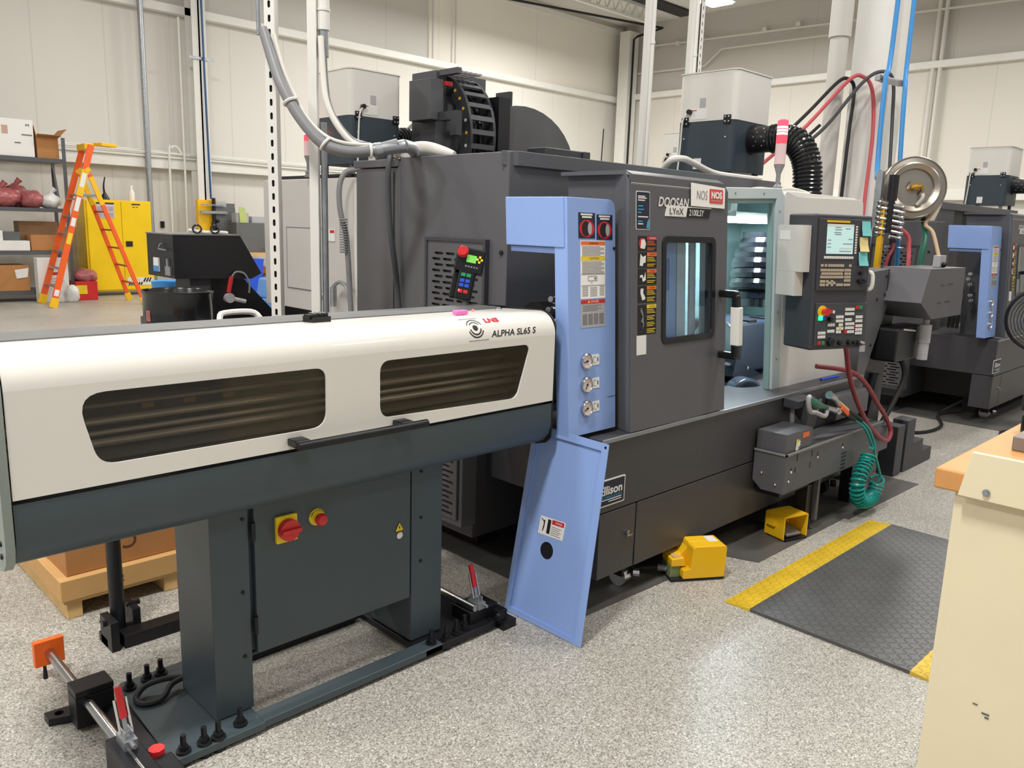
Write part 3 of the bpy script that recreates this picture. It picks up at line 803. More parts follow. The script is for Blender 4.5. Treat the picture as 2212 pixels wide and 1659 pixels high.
# ------------------------------------------------------------------ lathe
K, Z0 = 0.07, 0.655
t = LATHE = thing('turning_lathe', 'graphite lathe with bright blue side column and half open sliding door behind the bar feeder', 'lathe', (3.3, 2.4, 0))
BLU = None
def bmap(x, z): return (0.978 * x, 0.978 * z + 0.031)
def lpart(name, mb, m, par=None, label=None, bev=0, lean=True, raw=False, **k):
    if not raw and (name == 'blue_column_cover' or (par is not None and par is BLU)):
        for p in mb.v: p.x, p.z = bmap(p.x, p.z)
    if lean: mb.lean(K, Z0)
    return part(par or t, name, mb, m, label=label, bev=bev, **k)
YD, YB, YF = 1.75, 1.815, 1.86
# base
part(t, 'base_frame', MB().box(2.21, 4.42, 1.752, 3.2, 0.38, 0.655).box(2.14, 2.6, 2.36, 3.2, 0.12, 0.655).box(2.6, 4.42, 1.9, 3.2, 0.12, 0.4), M['base'], bev=0.004)
part(t, 'base_top_edge', MB().box(2.205, 4.42, 1.744, 1.754, 0.645, 0.658), mat('edge_highlight_grey', (132, 132, 134), 0.4), label='folded edge along the base with a painted highlight')  # light grey strip paints the rim highlight of the base
ld = part(t, 'lower_door', MB().box(2.21, 2.427, 1.752, 1.90, 0.122, 0.376), M['base'], bev=0.003)
part(ld, 'door_latch', MB().box(2.36, 2.392, 1.735, 1.752, 0.262, 0.268).cyl((2.376, 1.752, 0.275), (2.376, 1.742, 0.275), 0.008, 10), M['steel'], label='small steel latch')
part(t, 'lower_panel', MB().box(2.435, 4.40, 1.752, 1.80, 0.12, 0.376), M['base'], bev=0.003)
vb = part(t, 'vent_box', MB().box(2.06, 2.14, 2.34, 2.80, 0.19, 0.62), M['dark'], bev=0.004)
def slots(y0, y1, z0, z1, rows, cols):
    hs = []
    for r_ in range(rows):
        z = z0 + (z1 - z0) * (r_ + 0.5) / rows
        sh = (r_ % 2) * 0.25
        for c_ in range(-1, cols + 1):
            a = y0 + (y1 - y0) * (c_ + sh) / cols; b = a + (y1 - y0) / cols * 0.78
            a = max(a, y0); b = min(b, y1)
            if b - a < 0.02: continue
            hs.append(rrect(a, b, z - 0.0055, z + 0.0055, 0.0054, 3))
    return hs
part(vb, 'vent_louvre', MB().plate([(2.36, 0.22), (2.78, 0.22), (2.78, 0.5), (2.36, 0.5)], slots(2.38, 2.76, 0.23, 0.49, 12, 4), 'x', 2.048, 2.056), M['dark'])
part(vb, 'vent_backing', MB().box(2.0565, 2.0595, 2.36, 2.78, 0.22, 0.5), mat('vent_dark_red', (44, 26, 28), 0.6), label='dark reddish filter behind the louvres')
part(t, 'wrench_hook', MB().box(2.035, 2.046, 2.50, 2.54, 0.415, 0.45).box(2.015, 2.045, 2.50, 2.545, 0.408, 0.414), M['galv'], label='small magnetic hook')
sp = thing('spanner', 'small steel hook spanner hanging on the dark vent louvre below the feeder', 'spanner', (2.04, 2.52, 0.21))
part(sp, 'spanner_handle', MB().cyl((2.04, 2.52, 0.205), (2.04, 2.52, 0.265), 0.006, 10), M['sticker'], label='white handle')
part(sp, 'spanner_jaw', MB().torus((2.04, 2.51, 0.285), (1, 0, 0), 0.02, 0.004, 12, 6, 0.3, 4.0), M['chrome'])
# left enclosure
enc = part(t, 'left_enclosure', MB().box(2.24, 2.62, 2.305, 2.995, 0.655, 1.675).box(2.25, 2.6, 3.03, 3.0, 0.6, 1.66), M['dark'], bev=0.004)
part(enc, 'louvre_panel', MB().plate([(2.42, 0.95), (2.775, 0.95), (2.775, 1.325), (2.42, 1.325)], slots(2.45, 2.745, 0.97, 1.285, 13, 4), 'x', 2.222, 2.232), M['dark'])
part(enc, 'louvre_frame', MB().plate([(2.405, 0.94), (2.79, 0.94), (2.79, 1.338), (2.405, 1.338)], [[(2.42, 0.95), (2.775, 0.95), (2.775, 1.325), (2.42, 1.325)]], 'x', 2.216, 2.24), M['dark2'])
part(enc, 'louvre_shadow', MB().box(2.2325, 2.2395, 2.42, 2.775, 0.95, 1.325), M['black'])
part(enc, 'bolt_head', MB().cyl((2.24, 2.335, 1.64), (2.233, 2.335, 1.64), 0.009, 12), M['black'])
part(enc, 'bolt_head', MB().cyl((2.24, 2.335, 1.29), (2.233, 2.335, 1.29), 0.009, 12), M['black'])
ec = part(t, 'rear_cabinet', MB().box(2.255, 2.6, 3.03, 3.362, 0.2, 1.635).box(2.245, 2.6, 3.02, 3.37, 1.638, 1.672), M['dark'], bev=0.004)
part(ec, 'cabinet_seam', MB().box(2.25, 2.256, 3.06, 3.33, 0.3, 1.615), M['dark'], bev=0.002)
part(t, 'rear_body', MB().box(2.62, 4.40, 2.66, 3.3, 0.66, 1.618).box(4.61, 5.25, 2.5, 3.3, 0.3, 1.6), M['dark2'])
# roof
part(t, 'roof', MB().prism([(2.222, 2.335), (2.275, 2.292), (4.35, 2.292), (4.45, 2.45), (4.45, 3.36), (2.3, 3.36), (2.3, 3.0), (2.6, 3.0), (2.6, 2.335)], 'z', 1.622, 1.678), M['dark'], bev=0.003)
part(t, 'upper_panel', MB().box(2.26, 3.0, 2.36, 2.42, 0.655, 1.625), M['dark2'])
part(t, 'upper_panel_plate', MB().box(2.29, 2.42, 2.352, 2.36, 1.2, 1.585), M['dark'], bev=0.002)
# sliding door
win = rrect(2.566, 2.90, 0.985, 1.362, 0.02)
mb = MB().plate(rpoly([(2.36, 0.662), (3.007, 0.662), (3.007, 1.555), (2.975, 1.588), (2.36, 1.588)], [0.002, 0.002, 0.01, 0.02, 0.002]), [win], 'y', YD, YD + 0.02)
mb.box(2.987, 3.007, YD + 0.02, 1.84, 0.662, 1.55)
mb.prism([(YD, 1.588), (YD + 0.03, 1.602), (2.09, 1.602), (2.09, 1.588)], 'x', 2.37, 2.975)
door = lpart('sliding_door', mb, M['dark'], bev=0.006)
lpart('door_side', MB().prism([(2.3585, YD + 0.003), (2.413, YD + 0.10), (2.413, 2.08), (2.40, 2.08), (2.40, YD + 0.104), (2.366, YD + 0.03)], 'z', 0.662, 1.588), M['dark'], par=door)
lpart('door_top_chamfer', MB().prism([(YD - 0.001, 1.558), (YD + 0.0, 1.553), (YD + 0.005, 1.58), (YD + 0.022, 1.594)], 'x', 2.36, 2.985), mat('fold_highlight', (142, 141, 138), 0.35), par=door, label='rolled top edge of the door with its highlight painted in')  # lighter colour paints the fold highlight onto the chamfer
lpart('window_frame', MB().plate(rrect(2.55, 2.917, 0.97, 1.377, 0.03), [rrect(2.575, 2.892, 0.995, 1.352, 0.015)], 'y', YD - 0.004, YD + 0.004), M['blackp'], par=door, label='black rubber window frame', bev=0.002)
lpart('window_pane', MB().box(2.572, 2.895, YD + 0.006, YD + 0.012, 0.99, 1.357), M['doorglass'], par=door, label='clear door window')
lpart('reflection_panel', MB().box(2.45, 2.715, YD + 0.05, YD + 0.06, 0.90, 1.42), mat('reflection_pale_blue', (150, 176, 216), 0.4), par=door, label='pale blue panel standing in for the reflection in the window')  # added panels imitate the reflection in the door window by colour
lpart('reflection_panel', MB().box(2.73, 2.79, YD + 0.055, YD + 0.065, 0.90, 1.42).box(2.83, 2.87, YD + 0.06, YD + 0.07, 0.9, 1.42), M['frame'], par=door)  # white uprights of the imitated window reflection
lpart('reflection_patch', MB().box(2.61, 2.665, YD + 0.045, YD + 0.05, 1.17, 1.29), mat('reflection_mid_blue', (96, 128, 176), 0.4), par=door)  # mid blue patch of the imitated window reflection
# door handle
mb = MB().box(2.945, 2.975, YD - 0.085, YD, 1.135, 1.165).box(2.945, 2.975, YD - 0.085, YD, 0.885, 0.915).box(2.945, 2.975, YD - 0.09, YD - 0.06, 0.9, 1.15)
hd = lpart('door_handle', mb, M['blackp'], label='black door handle with a white grip', bev=0.008)
lpart('handle_grip', MB().box(2.943, 2.977, YD - 0.098, YD - 0.058, 0.945, 1.10), M['steelw'], par=hd, label='white grip', bev=0.004)
# lettering on the door
def ldec(par, name, x0, x1, z0, z1, m, y0, d=0.0012, r=0.0, label=None):
    mb = MB()
    if r: mb.prism(rrect(x0, x1, z0, z1, r), 'y', y0 - d, y0 - 0.0001)
    else: mb.box(x0, x1, y0 - d, y0 - 0.0001, z0, z1)
    return lpart(name, mb, m, par=par, label=label)
UZ = V((0, K, 1)).normalized()
def ltext(par, s, x, z, m, y0, d=0.002, **k):
    if par is BLU:
        x, z = bmap(x, z)
    return text(par, s, (x, y0 + K * (z - Z0) - d, z), (1, 0, 0), UZ, m, **k)
ltext(door, 'DOOSAN', 2.622, 1.500, M['sticker'], YD, w=0.20, h=0.036, shear=0.25, bold=0.02)
bd = lpart('model_badge', MB().prism([(2.566, 1.449), (2.702, 1.449), (2.712, 1.488), (2.578, 1.488)], 'y', YD - 0.003, YD), M['sticker'], par=door, label='white badge half with black lettering', bev=0)
lpart('model_badge', MB().prism([(2.702, 1.449), (2.862, 1.449), (2.876, 1.484), (2.712, 1.484)], 'y', YD - 0.003, YD), M['ink'], par=door, label='black badge half with white lettering')
lpart('badge_line', MB().prism([(2.712, 1.484), (2.878, 1.484), (2.88, 1.488), (2.712, 1.488)], 'y', YD - 0.003, YD), M['sticker'], par=door)
ltext(door, 'LYnX', 2.638, 1.468, M['ink'], YD, 0.004, w=0.09, h=0.024)
ltext(door, '2100LSY', 2.772, 1.466, M['sticker'], YD, 0.004, w=0.105, h=0.024, shear=0.2, bold=0.01)
# stickers on the door
st = ldec(door, 'service_sticker', 2.389, 2.472, 1.396, 1.532, M['sticker'], YD, 0.001, 0.006, label='dark blue sticker with a white border')
ldec(door, 'sticker_face', 2.392, 2.469, 1.399, 1.529, M['navy'], YD, 0.0018, 0.005)
for k, (zz, ww, mm) in enumerate(((1.512, .04, 'sticker'), (1.506, .05, 'sticker'), (1.498, .04, 'sticker'), (1.478, .03, 'cyan'), (1.466, .035, 'cyan'), (1.455, .02, 'cyan'), (1.44, .06, 'sticker'), (1.424, .025, 'cyan'), (1.415, .03, 'sticker'))):
    ldec(door, 'sticker_line', 2.40, 2.40 + ww, zz, zz + 0.004, M[mm], YD, 0.0024)
lpart('sticker_swirl', MB().prism([(2.45, 1.402), (2.466, 1.402), (2.466, 1.436), (2.456, 1.425)], 'y', YD - 0.0024, YD - 0.0018), M['cyan'], par=door)
zs = [(1.374, 1.320, 'redink', 'red'), (1.316, 1.260, 'orangeink', 'orange'), (1.256, 1.199, 'orangeink', 'orange'), (1.195, 1.134, 'orangeink', 'orange'), (1.127, 1.018, 'yellowink', 'yellow')]
shapes = [
    [(0.008, .2), (.03, .15), (.036, .5), (.028, .8), (.012, .75)],
    [(.004, .15), (.02, .12), (.022, .3), (.034, .35), (.036, .8), (.02, .7), (.008, .9)],
    [(.006, .45), (.016, .5), (.02, .2), (.036, .3), (.034, .8), (.026, .4), (.018, .65), (.006, .6)],
    [(.018, .15), (.032, .2), (.034, .3), (.022, .6), (.024, .85), (.01, .85), (.008, .6)],
    [(.004, .08), (.018, .2), (.024, .35), (.012, .45), (.02, .6), (.008, .8), (.014, .92), (.024, .7), (.028, .3)]]
for (za, zb, mk, nm), shp in zip(zs, shapes):
    s_ = ldec(door, 'warning_sticker', 2.402, 2.515, zb, za, M['ink'], YD, 0.001, label='black warning sticker with a %s header' % nm)
    hh = 0.014
    ldec(door, 'sticker_header', 2.456, 2.514, za - hh, za - 0.001, M[mk], YD, 0.0018)
    ltext(door, 'DANGER' if nm == 'red' else ('CAUTION' if nm == 'yellow' else 'WARNING'), 2.488, za - hh / 2, M['sticker'] if nm == 'red' else M['ink'], YD, 0.0024, w=0.036, h=0.006)
    H = za - zb
    if nm == 'red':
        lpart('warning_pictogram', MB().cyl((2.427, YD - 0.0018, (za + zb) / 2), (2.427, YD - 0.001, (za + zb) / 2), 0.02, 20), M['redink'], par=door)
    lpart('warning_pictogram', MB().prism([(2.406 + a * 1.15, zb + b * H) for a, b in shp], 'y', YD - 0.0026, YD - 0.0019), M['sticker'] if nm != 'yellow' else M['greyp'], par=door)
    n = int((H - hh) / 0.0062)
    mb = MB()
    for k in range(n):
        if k % 4 == 3: continue
        mb.box(2.457, 2.457 + 0.052 * (0.75 + 0.25 * ((k * 7) % 5) / 4), YD - 0.0018, YD - 0.001, za - hh - 0.006 * (k + 1), za - hh - 0.006 * (k + 1) + 0.0022)
    lpart('sticker_text', mb, M['yellowink'] if nm != 'red' else M['orangeink'], par=door)
ldec(door, 'blank_sticker', 2.396, 2.454, 0.944, 1.015, M['sticker'], YD, 0.001, label='small white sticker below the warnings')
# blue column
op = rpoly([(2.142, 0.655), (2.408, 0.655), (2.408, 1.50), (2.142, 1.50)], [0.003, 0.003, 0.04, 0.003])
mb = MB().prism(op, 'y', YB, YB + 0.06)
bl = BLU = lpart('blue_column_cover', mb, M['blue'], label='bright blue sheet steel column', bev=0.02)
lpart('blue_side_band', MB().box(2.09, 2.13, YB + 0.012, 2.11, 1.328, 1.498), M['blue'], par=bl, raw=True, label='blue side band over the feeder opening', bev=0.004)
lpart('blue_side_lip', MB().box(2.105, 2.13, YB + 0.012, 2.10, 1.306, 1.326), M['blue'], par=bl, raw=True, bev=0.002)
lpart('column_seam', MB().box(2.405, 2.4095, YB + 0.001, YB + 0.05, 1.338, 1.342).box(2.36, 2.409, YB - 0.0005, YB + 0.03, 0.776, 0.778), M['navy'], par=bl)
lpart('cover_screw', MB().cyl((2.398, YB + 0.004, 1.325), (2.398, YB - 0.003, 1.325), 0.006, 10), M['ink'], par=bl)
for (xa, xb, za, zb) in ((2.20, 2.29, 1.36, 1.449), (2.30, 2.389, 1.356, 1.445)):
    s_ = ldec(bl, 'tyre_sticker', xa, xb, za, zb, M['navy'], YB, 0.001, label='navy sticker with a red ring and two white lines')
    cx, cz = (xa + xb) / 2, za + 0.034
    el = lambda rx, rz, n=22: [(cx + rx * math.cos(2 * PI * k / n), cz + rz * math.sin(2 * PI * k / n)) for k in range(n)]
    lpart('sticker_ring', MB().prism(el(.040, .031), 'y', YB - 0.0018, YB - 0.001), M['redink'], par=bl)
    lpart('sticker_disc', MB().prism([(x - .006, z) for x, z in el(.022, .026)], 'y', YB - 0.0026, YB - 0.0019), M['ink'], par=bl)
    lpart('sticker_hub', MB().prism([(x + .014, z) for x, z in el(.011, .021)], 'y', YB - 0.0034, YB - 0.0027), M['silver_sticker'], par=bl)
    lpart('sticker_line', MB().box(cx - .033, cx + .03, YB - 0.0018, YB - 0.001, zb - 0.009, zb - 0.003).box(cx - .026, cx + .026, YB - 0.0018, YB - 0.001, zb - 0.018, zb - 0.012), M['sticker'], par=bl)
notice = ldec(bl, 'notice_sheet', 2.21, 2.347, 1.147, 1.352, M['paper'], YB, 0.001, label='white notice sheet with orange and yellow headers')
ldec(bl, 'notice_header', 2.212, 2.345, 1.337, 1.350, M['orangeink'], YB, 0.0018, label='orange header')
ldec(bl, 'notice_header', 2.212, 2.345, 1.283, 1.297, M['yellowink'], YB, 0.0018, label='yellow header')
ltext(bl, 'WARNING', 2.28, 1.3435, M['ink'], YB, 0.0024, w=0.05, h=0.007)
ltext(bl, 'CAUTION', 2.283, 1.290, M['ink'], YB, 0.0024, w=0.05, h=0.007)
mb = MB()
for k in range(8): mb.box(2.218, 2.218 + (0.122 if k % 3 else 0.1), YB - 0.0018, YB - 0.001, 1.331 - 0.005 * k, 1.3325 - 0.005 * k)
for k in range(9): mb.box(2.218, 2.218 + (0.122 if k % 3 else 0.108), YB - 0.0018, YB - 0.001, 1.277 - 0.005 * k, 1.2785 - 0.005 * k)
mb.box(2.212, 2.345, YB - 0.0018, YB - 0.001, 1.2335, 1.235).box(2.212, 2.345, YB - 0.0018, YB - 0.001, 1.1935, 1.195)
for a, b, c_, d_ in ((2.25, 2.3, 1.21, 1.2115), (2.25, 2.3, 1.226, 1.2275), (2.25, 2.2515, 1.21, 1.2275), (2.2985, 2.3, 1.21, 1.2275), (2.265, 2.275, 1.203, 1.2045), (2.285, 2.295, 1.215, 1.222)):
    mb.box(a, b, YB - 0.0018, YB - 0.001, c_, d_)
for k in range(6): mb.box(2.218, 2.25, YB - 0.0018, YB - 0.001, 1.188 - 0.006 * k, 1.1895 - 0.006 * k).box(2.262, 2.30, YB - 0.0018, YB - 0.001, 1.186 - 0.006 * k, 1.1875 - 0.006 * k).box(2.315, 2.34, YB - 0.0018, YB - 0.001, 1.188 - 0.006 * k, 1.1895 - 0.006 * k)
lpart('notice_print', mb, M['grey_ink'], par=bl)
ldec(bl, 'notice_sheet', 2.21, 2.345, 1.044, 1.143, M['silver_sticker'], YB, 0.001, label='silver notice plate with a red header')
ldec(bl, 'notice_header', 2.211, 2.344, 1.130, 1.1425, M['redink'], YB, 0.0018, label='red header')
ltext(bl, 'DANGER', 2.285, 1.1365, M['sticker'], YB, 0.0024, w=0.045, h=0.007)
lpart('header_triangle', MB().prism([(2.247, 1.132), (2.259, 1.132), (2.253, 1.141)], 'y', YB - 0.0026, YB - 0.0018), M['yellowink'], par=bl)
mb = MB()
for k in range(4): mb.box(2.22, 2.325 - 0.02 * (k % 2), YB - 0.0018, YB - 0.001, 1.122 - 0.006 * k, 1.1235 - 0.006 * k)
for k in range(8):
    for c_ in range(4): mb.box(2.219 + 0.031 * c_, 2.219 + 0.031 * c_ + 0.025, YB - 0.0018, YB - 0.001, 1.09 - 0.005 * k, 1.0925 - 0.005 * k)
lpart('notice_print', mb, M['grey_ink'], par=bl)
for zc in (0.924, 0.838, 0.7515):
    g = lpart('pressure_gauge', MB().rev([(0.029, 0), (0.029, 0.01), (0.026, 0.013), (0.0245, 0.008)], (2.235, YB, zc), (0, -1, 0), 28, cap=False), M['steel'], par=bl, label='round pressure gauge with a pale dial')
    lpart('gauge_dial', MB().cyl((2.235, YB + 0.001, zc), (2.235, YB - 0.008, zc), 0.0248, 26), mat('dial_pinkish', (224, 208, 204), 0.5), par=bl)
    a = {0.924: 190, 0.838: 240, 0.7515: 205}[zc]
    dx, dz = math.cos(math.radians(a)), math.sin(math.radians(a))
    lpart('gauge_needle', MB().bar((2.235 - dx * .006, YB - .0095, zc - dz * .006), (2.235 + dx * .019, YB - .0095, zc + dz * .019), 0.0028, 0.001, (0, 1, 0)).cyl((2.235, YB - .0085, zc), (2.235, YB - .011, zc), 0.004, 10), M['ink'], par=bl)
    ldec(bl, 'gauge_label', 2.269, 2.311, zc - 0.019, zc + 0.019, M['sticker'], YB, 0.0015, label='small white square label')
    mb = MB()
    for a0, a1, b0, b1 in ((2.278, 2.293, zc + .01, zc + .0115), (2.278, 2.2795, zc - .011, zc + .0115), (2.278, 2.293, zc - .011, zc - .0095), (2.298, 2.305, zc - .006, zc + .008)):
        mb.box(a0, a1, YB - 0.0022, YB - 0.0015, b0, b1)
    lpart('label_print', mb, M['greyp'], par=bl)
# spindle end seen through the feeder opening
mb = MB().rev([(0.09, 0), (0.09, 0.06), (0.06, 0.06), (0.06, 0.14), (0.045, 0.15)], (2.33, 2.17, 1.02), (-1, 0, 0), 24)
part(t, 'spindle_cylinder', mb, M['blacksteel'])
mb = MB()
for p, q in (((2.17, 2.0, 1.14), (2.30, 2.02, 1.12)), ((2.17, 2.01, 1.10), (2.30, 2.03, 1.085)), ((2.15, 1.99, 1.06), (2.30, 2.0, 1.045)), ((2.155, 1.98, 0.98), (2.3, 1.99, 0.96)), ((2.155, 1.97, 0.94), (2.3, 1.98, 0.93))):
    mb.cyl(p, q, 0.011, 10).cyl(V(p) + (V(q) - V(p)) * .25, V(p) + (V(q) - V(p)) * .35, 0.016, 6)
part(t, 'hydraulic_fittings', mb, M['steel'], label='steel hydraulic fittings in the opening')
mb = MB()
for k in range(3): mb.tube([(2.16, 2.02 + .03 * k, 0.98), (2.12, 2.02 + .03 * k, 0.9), (2.2, 2.05 + .03 * k, 0.72)], 0.012, 8, 5)
part(t, 'hydraulic_hose', mb, M['rubber'])
# work opening
mb = MB().plate([(3.02, 0.60), (3.70, 0.60), (3.70, 1.575), (3.665, 1.607), (3.02, 1.580)], [[(3.045, 0.615), (3.622, 0.615), (3.622, 1.556), (3.045, 1.530)]], 'y', YF, YF + 0.03)
fr = lpart('opening_frame', mb, M['frame'], label='pale grey frame round the work opening', bev=0.004)
mb = MB().plate([(3.045, 0.615), (3.622, 0.615), (3.622, 1.556), (3.045, 1.530)], [[(3.045, 0.615), (3.61, 0.615), (3.61, 1.536), (3.045, 1.512)]], 'y', YF + 0.012, YF + 0.04)
lpart('opening_seal', mb, M['inside'], par=fr, label='grey inner lip of the opening')
mb = MB()
for x_, z_ in ((3.1, 1.56), (3.25, 1.565), (3.5, 1.575), (3.655, 1.50), (3.66, 1.25), (3.66, 1.03), (3.66, 0.8)): mb.cyl((x_, YF, z_), (x_, YF - 0.003, z_), 0.004, 8)
lpart('frame_screws', mb, M['greyp'], par=fr)
mb = MB().prism(rpoly([(3.702, 0.60), (4.60, 0.60), (4.60, 1.592), (3.84, 1.575), (3.702, 1.60)], [0.003, 0.003, 0.03, 0.05, 0.03]), 'y', YF, YF + 0.035)
mb.prism([(YF + 0.035, 1.58), (YF + 0.035, 1.60), (2.6, 1.60), (2.6, 1.58)], 'x', 3.72, 4.58).box(4.565, 4.598, YF + 0.035, 2.6, 0.66, 1.58)
lpart('white_housing', mb, M['white'], label='off white housing right of the opening', bev=0.02)
# enclosure interior
mb = MB().box(2.95, 4.55, 2.62, 2.65, 0.4, 1.60).box(2.95, 4.55, 1.99, 2.65, 1.565, 1.578).box(4.53, 4.56, 1.97, 2.65, 0.66, 1.575).box(2.93, 2.95, 1.97, 2.65, 0.4, 1.595)
part(t, 'interior_lining', mb, M['inside'], label='pale teal steel lining of the work space')
part(t, 'interior_slope', MB().prism([(1.91, 0.42), (2.62, 0.70), (2.62, 0.42)], 'x', 2.95, 4.53), M['inside'])
part(t, 'interior_shield', MB().prism([(3.02, 1.6), (3.55, 1.6), (3.16, 1.22), (3.36, 1.05), (3.12, 0.86), (3.02, 0.86)], 'y', 2.36, 2.40), mat('dark_teal_shield', (60, 78, 90), 0.35), label='dark angular way cover')
lampp = part(t, 'work_lamp', MB().box(3.74, 4.06, 2.2, 2.3, 1.475, 1.50).box(3.72, 3.78, 2.22, 2.28, 1.5, 1.6).box(3.66, 3.86, 2.2, 2.3, 1.575, 1.6), M['steelw'], label='white lamp hanging in the work space', bev=0.003)
part(lampp, 'lamp_glow', MB().box(3.745, 4.055, 2.195, 2.30, 1.445, 1.476), M['mlamp'], label='glowing lamp face')
mb = MB()
for k in range(6):
    z_ = 1.33 - 0.055 * k; r_ = 0.12 + (0.035 if k in (2, 3, 4) else 0.0) + (0.02 if k == 1 else 0)
    mb.torus((4.20, 2.26, z_), (0.12, 0.05, 1), r_, 0.036, 22, 8)
mb.cyl((4.20, 2.26, 1.0), (4.20, 2.26, 1.40), 0.14, 18)
part(t, 'way_bellows', mb, mat('bellows_gloss_black', (16, 17, 20), 0.12, coat=0.6), label='glossy black ribbed bellows')
mb = MB().prism(rpoly([(3.72, 0.68), (4.24, 0.68), (4.24, 0.945), (3.72, 0.945)], [0.05, 0.06, 0.09, 0.03]), 'y', 2.10, 2.42)
tb = part(t, 'turret_block', mb, mat('blue_black_casting', (46, 56, 72), 0.3), label='dark blue turret block', bev=0.02)
part(tb, 'turret_chuck', MB().rev([(0.13, 0), (0.13, 0.04), (0.10, 0.05), (0.05, 0.05)], (3.73, 2.24, 0.82), (-1, -0.15, 0), 28), M['steel'])
part(tb, 'tool_block', MB().box(3.80, 3.88, 2.11, 2.2, 0.93, 0.955).box(4.0, 4.1, 2.12, 2.22, 0.93, 0.955), M['blacksteel'], bev=0.003)
part(tb, 'coolant_nozzle', MB().cyl((3.52, 2.08, 0.76), (3.78, 2.10, 0.71), 0.012, 12).ball((3.78, 2.10, 0.71), 0.022, 10, 8), M['steel'])
mb = MB().prism(rpoly([(3.52, 0.62), (3.66, 0.66), (3.95, 0.62), (4.0, 0.45), (3.52, 0.45)], 0.02), 'y', 2.02, 2.16)
mb.rev([(0.105, 0), (0.105, 0.07), (0.09, 0.085)], (3.62, 2.04, 0.59), (-0.35, -1, 0), 28)
mb.bar((3.60, 2.12, 0.735), (3.92, 2.16, 0.62), 0.12, 0.10)
tl = part(t, 'tool_carrier', mb, MATS['blue_black_casting'], bev=0.006)
mb = MB()
for k in range(8):
    a = 2 * PI * k / 8
    c_ = V((3.59, 1.96, 0.59)) + V((0.94, -0.33, 0)) * 0.055 * math.cos(a) + V((0, 0, 1)) * 0.055 * math.sin(a)
    mb.cyl(c_, c_ + V((-0.35, -1, 0)).normalized() * 0.006, 0.008, 8)
part(tl, 'carrier_bolts', mb, M['galv'])
lm = bpy.data.lights.new('work_space_lamp', 'AREA'); lm.shape = 'RECTANGLE'; lm.size = 0.34; lm.size_y = 0.09; lm.energy = 19; lm.color = (0.80, 0.93, 1.0)
lo = bpy.data.objects.new('work_space_lamp', lm); COL.objects.link(lo); lo.location = (3.9, 2.247, 1.44)
# document box
# plate on the base
pl = part(t, 'maker_plate', MB().prism(rrect(2.12 + .04, 2.345, 0.405, 0.507, 0.005), 'y', 1.749, 1.7515), M['sticker'], label='navy name plate with a white border')
part(pl, 'plate_face', MB().prism(rrect(2.165, 2.340, 0.410, 0.502, 0.004), 'y', 1.7482, 1.7492), M['navy'])
text(pl, 'Ellison', (2.262, 1.748, 0.466), (1, 0, 0), (0, 0, 1), M['sticker'], w=0.13, h=0.034, bold=0.025)
text(pl, 'TECHNOLOGIES', (2.262, 1.748, 0.440), (1, 0, 0), (0, 0, 1), M['cyan'], w=0.13, h=0.010)
part(pl, 'plate_lines', MB().box(2.19, 2.325, 1.7474, 1.7484, 0.429, 0.4315).box(2.25, 2.325, 1.7474, 1.7484, 0.421, 0.4235), M['sticker'])
# casters
for i, (cx, cy) in enumerate(((2.47, 1.84), (4.25, 1.84))):
    c_ = part(t, 'caster', MB().box(cx - 0.06, cx + 0.06, cy - 0.05, cy + 0.06, 0.095, 0.12).box(cx - .03, cx + .03, cy - .03, cy + .03, 0.05, 0.1), M['blacksteel'])
    part(c_, 'caster_wheel', MB().cyl((cx - 0.02, cy, 0.042), (cx + 0.02, cy, 0.042), 0.04, 18).cyl((cx + .03, cy - .04, 0.06), (cx + .045, cy - .06, 0.06), 0.02, 10), M['chrome'] if i == 0 else M['rubber'])
for k in range(5): part(t, 'levelling_foot', MB().box(2.6 + .4 * k, 2.68 + .4 * k, 1.9, 2.05, 0.0031, 0.12), M['black'])
part(t, 'levelling_foot', MB().box(2.3, 2.42, 2.5, 2.9, 0.0031, 0.12), M['black'])

# operator console (turned towards the operator)
ca = math.radians(20)
CX = V((math.cos(ca), -math.sin(ca), 0)); CN = V((-math.sin(ca), -math.cos(ca), 0)); C0 = V((3.412, 1.62, 0))
def CP(a, z, d=0.0): return C0 + CX * (a + 0.035 * (1.485 - z) / 0.59) + V((0, 0, z)) + CN * d
def cbox(mb, a0, a1, z0, z1, d0, d1):
    vs = [CP(a, z, d) for z in (z0, z1) for a, d in ((a0, d0), (a1, d0), (a1, d1), (a0, d1))]
    return mb.add(vs, [(0, 3, 2, 1), (4, 5, 6, 7), (0, 1, 5, 4), (1, 2, 6, 5), (2, 3, 7, 6), (3, 0, 4, 7)])
con = part(t, 'operator_console', cbox(MB(), 0.0, 0.333, 0.893, 1.487, -0.17, 0.0), M['dark2'], label='dark control console with screen and keys', bev=0.012)
part(con, 'console_arm', MB().box(3.73, 3.80, 1.68, 1.9, 0.95, 1.4), M['dark2'])
bx = part(t, 'document_box', cbox(cbox(MB(), -0.05, -0.002, 1.2365, 1.437, -0.175, -0.025), -0.05, -0.002, 1.13, 1.236, -0.175, -0.06), M['white'], label='white document box')
part(bx, 'box_note', cbox(MB(), -0.0518, -0.0502, 1.372, 1.412, -0.16, -0.10), M['paper'], label='white paper note')
part(con, 'screen_bezel', cbox(MB(), 0.012, 0.318, 1.158, 1.468, 0.0, 0.008), M['dark2'], bev=0.003)
part(con, 'screen', cbox(MB(), 0.055, 0.210, 1.318, 1.445, 0.008, 0.0095), M['screen'], label='pale lit screen')
mb = MB()
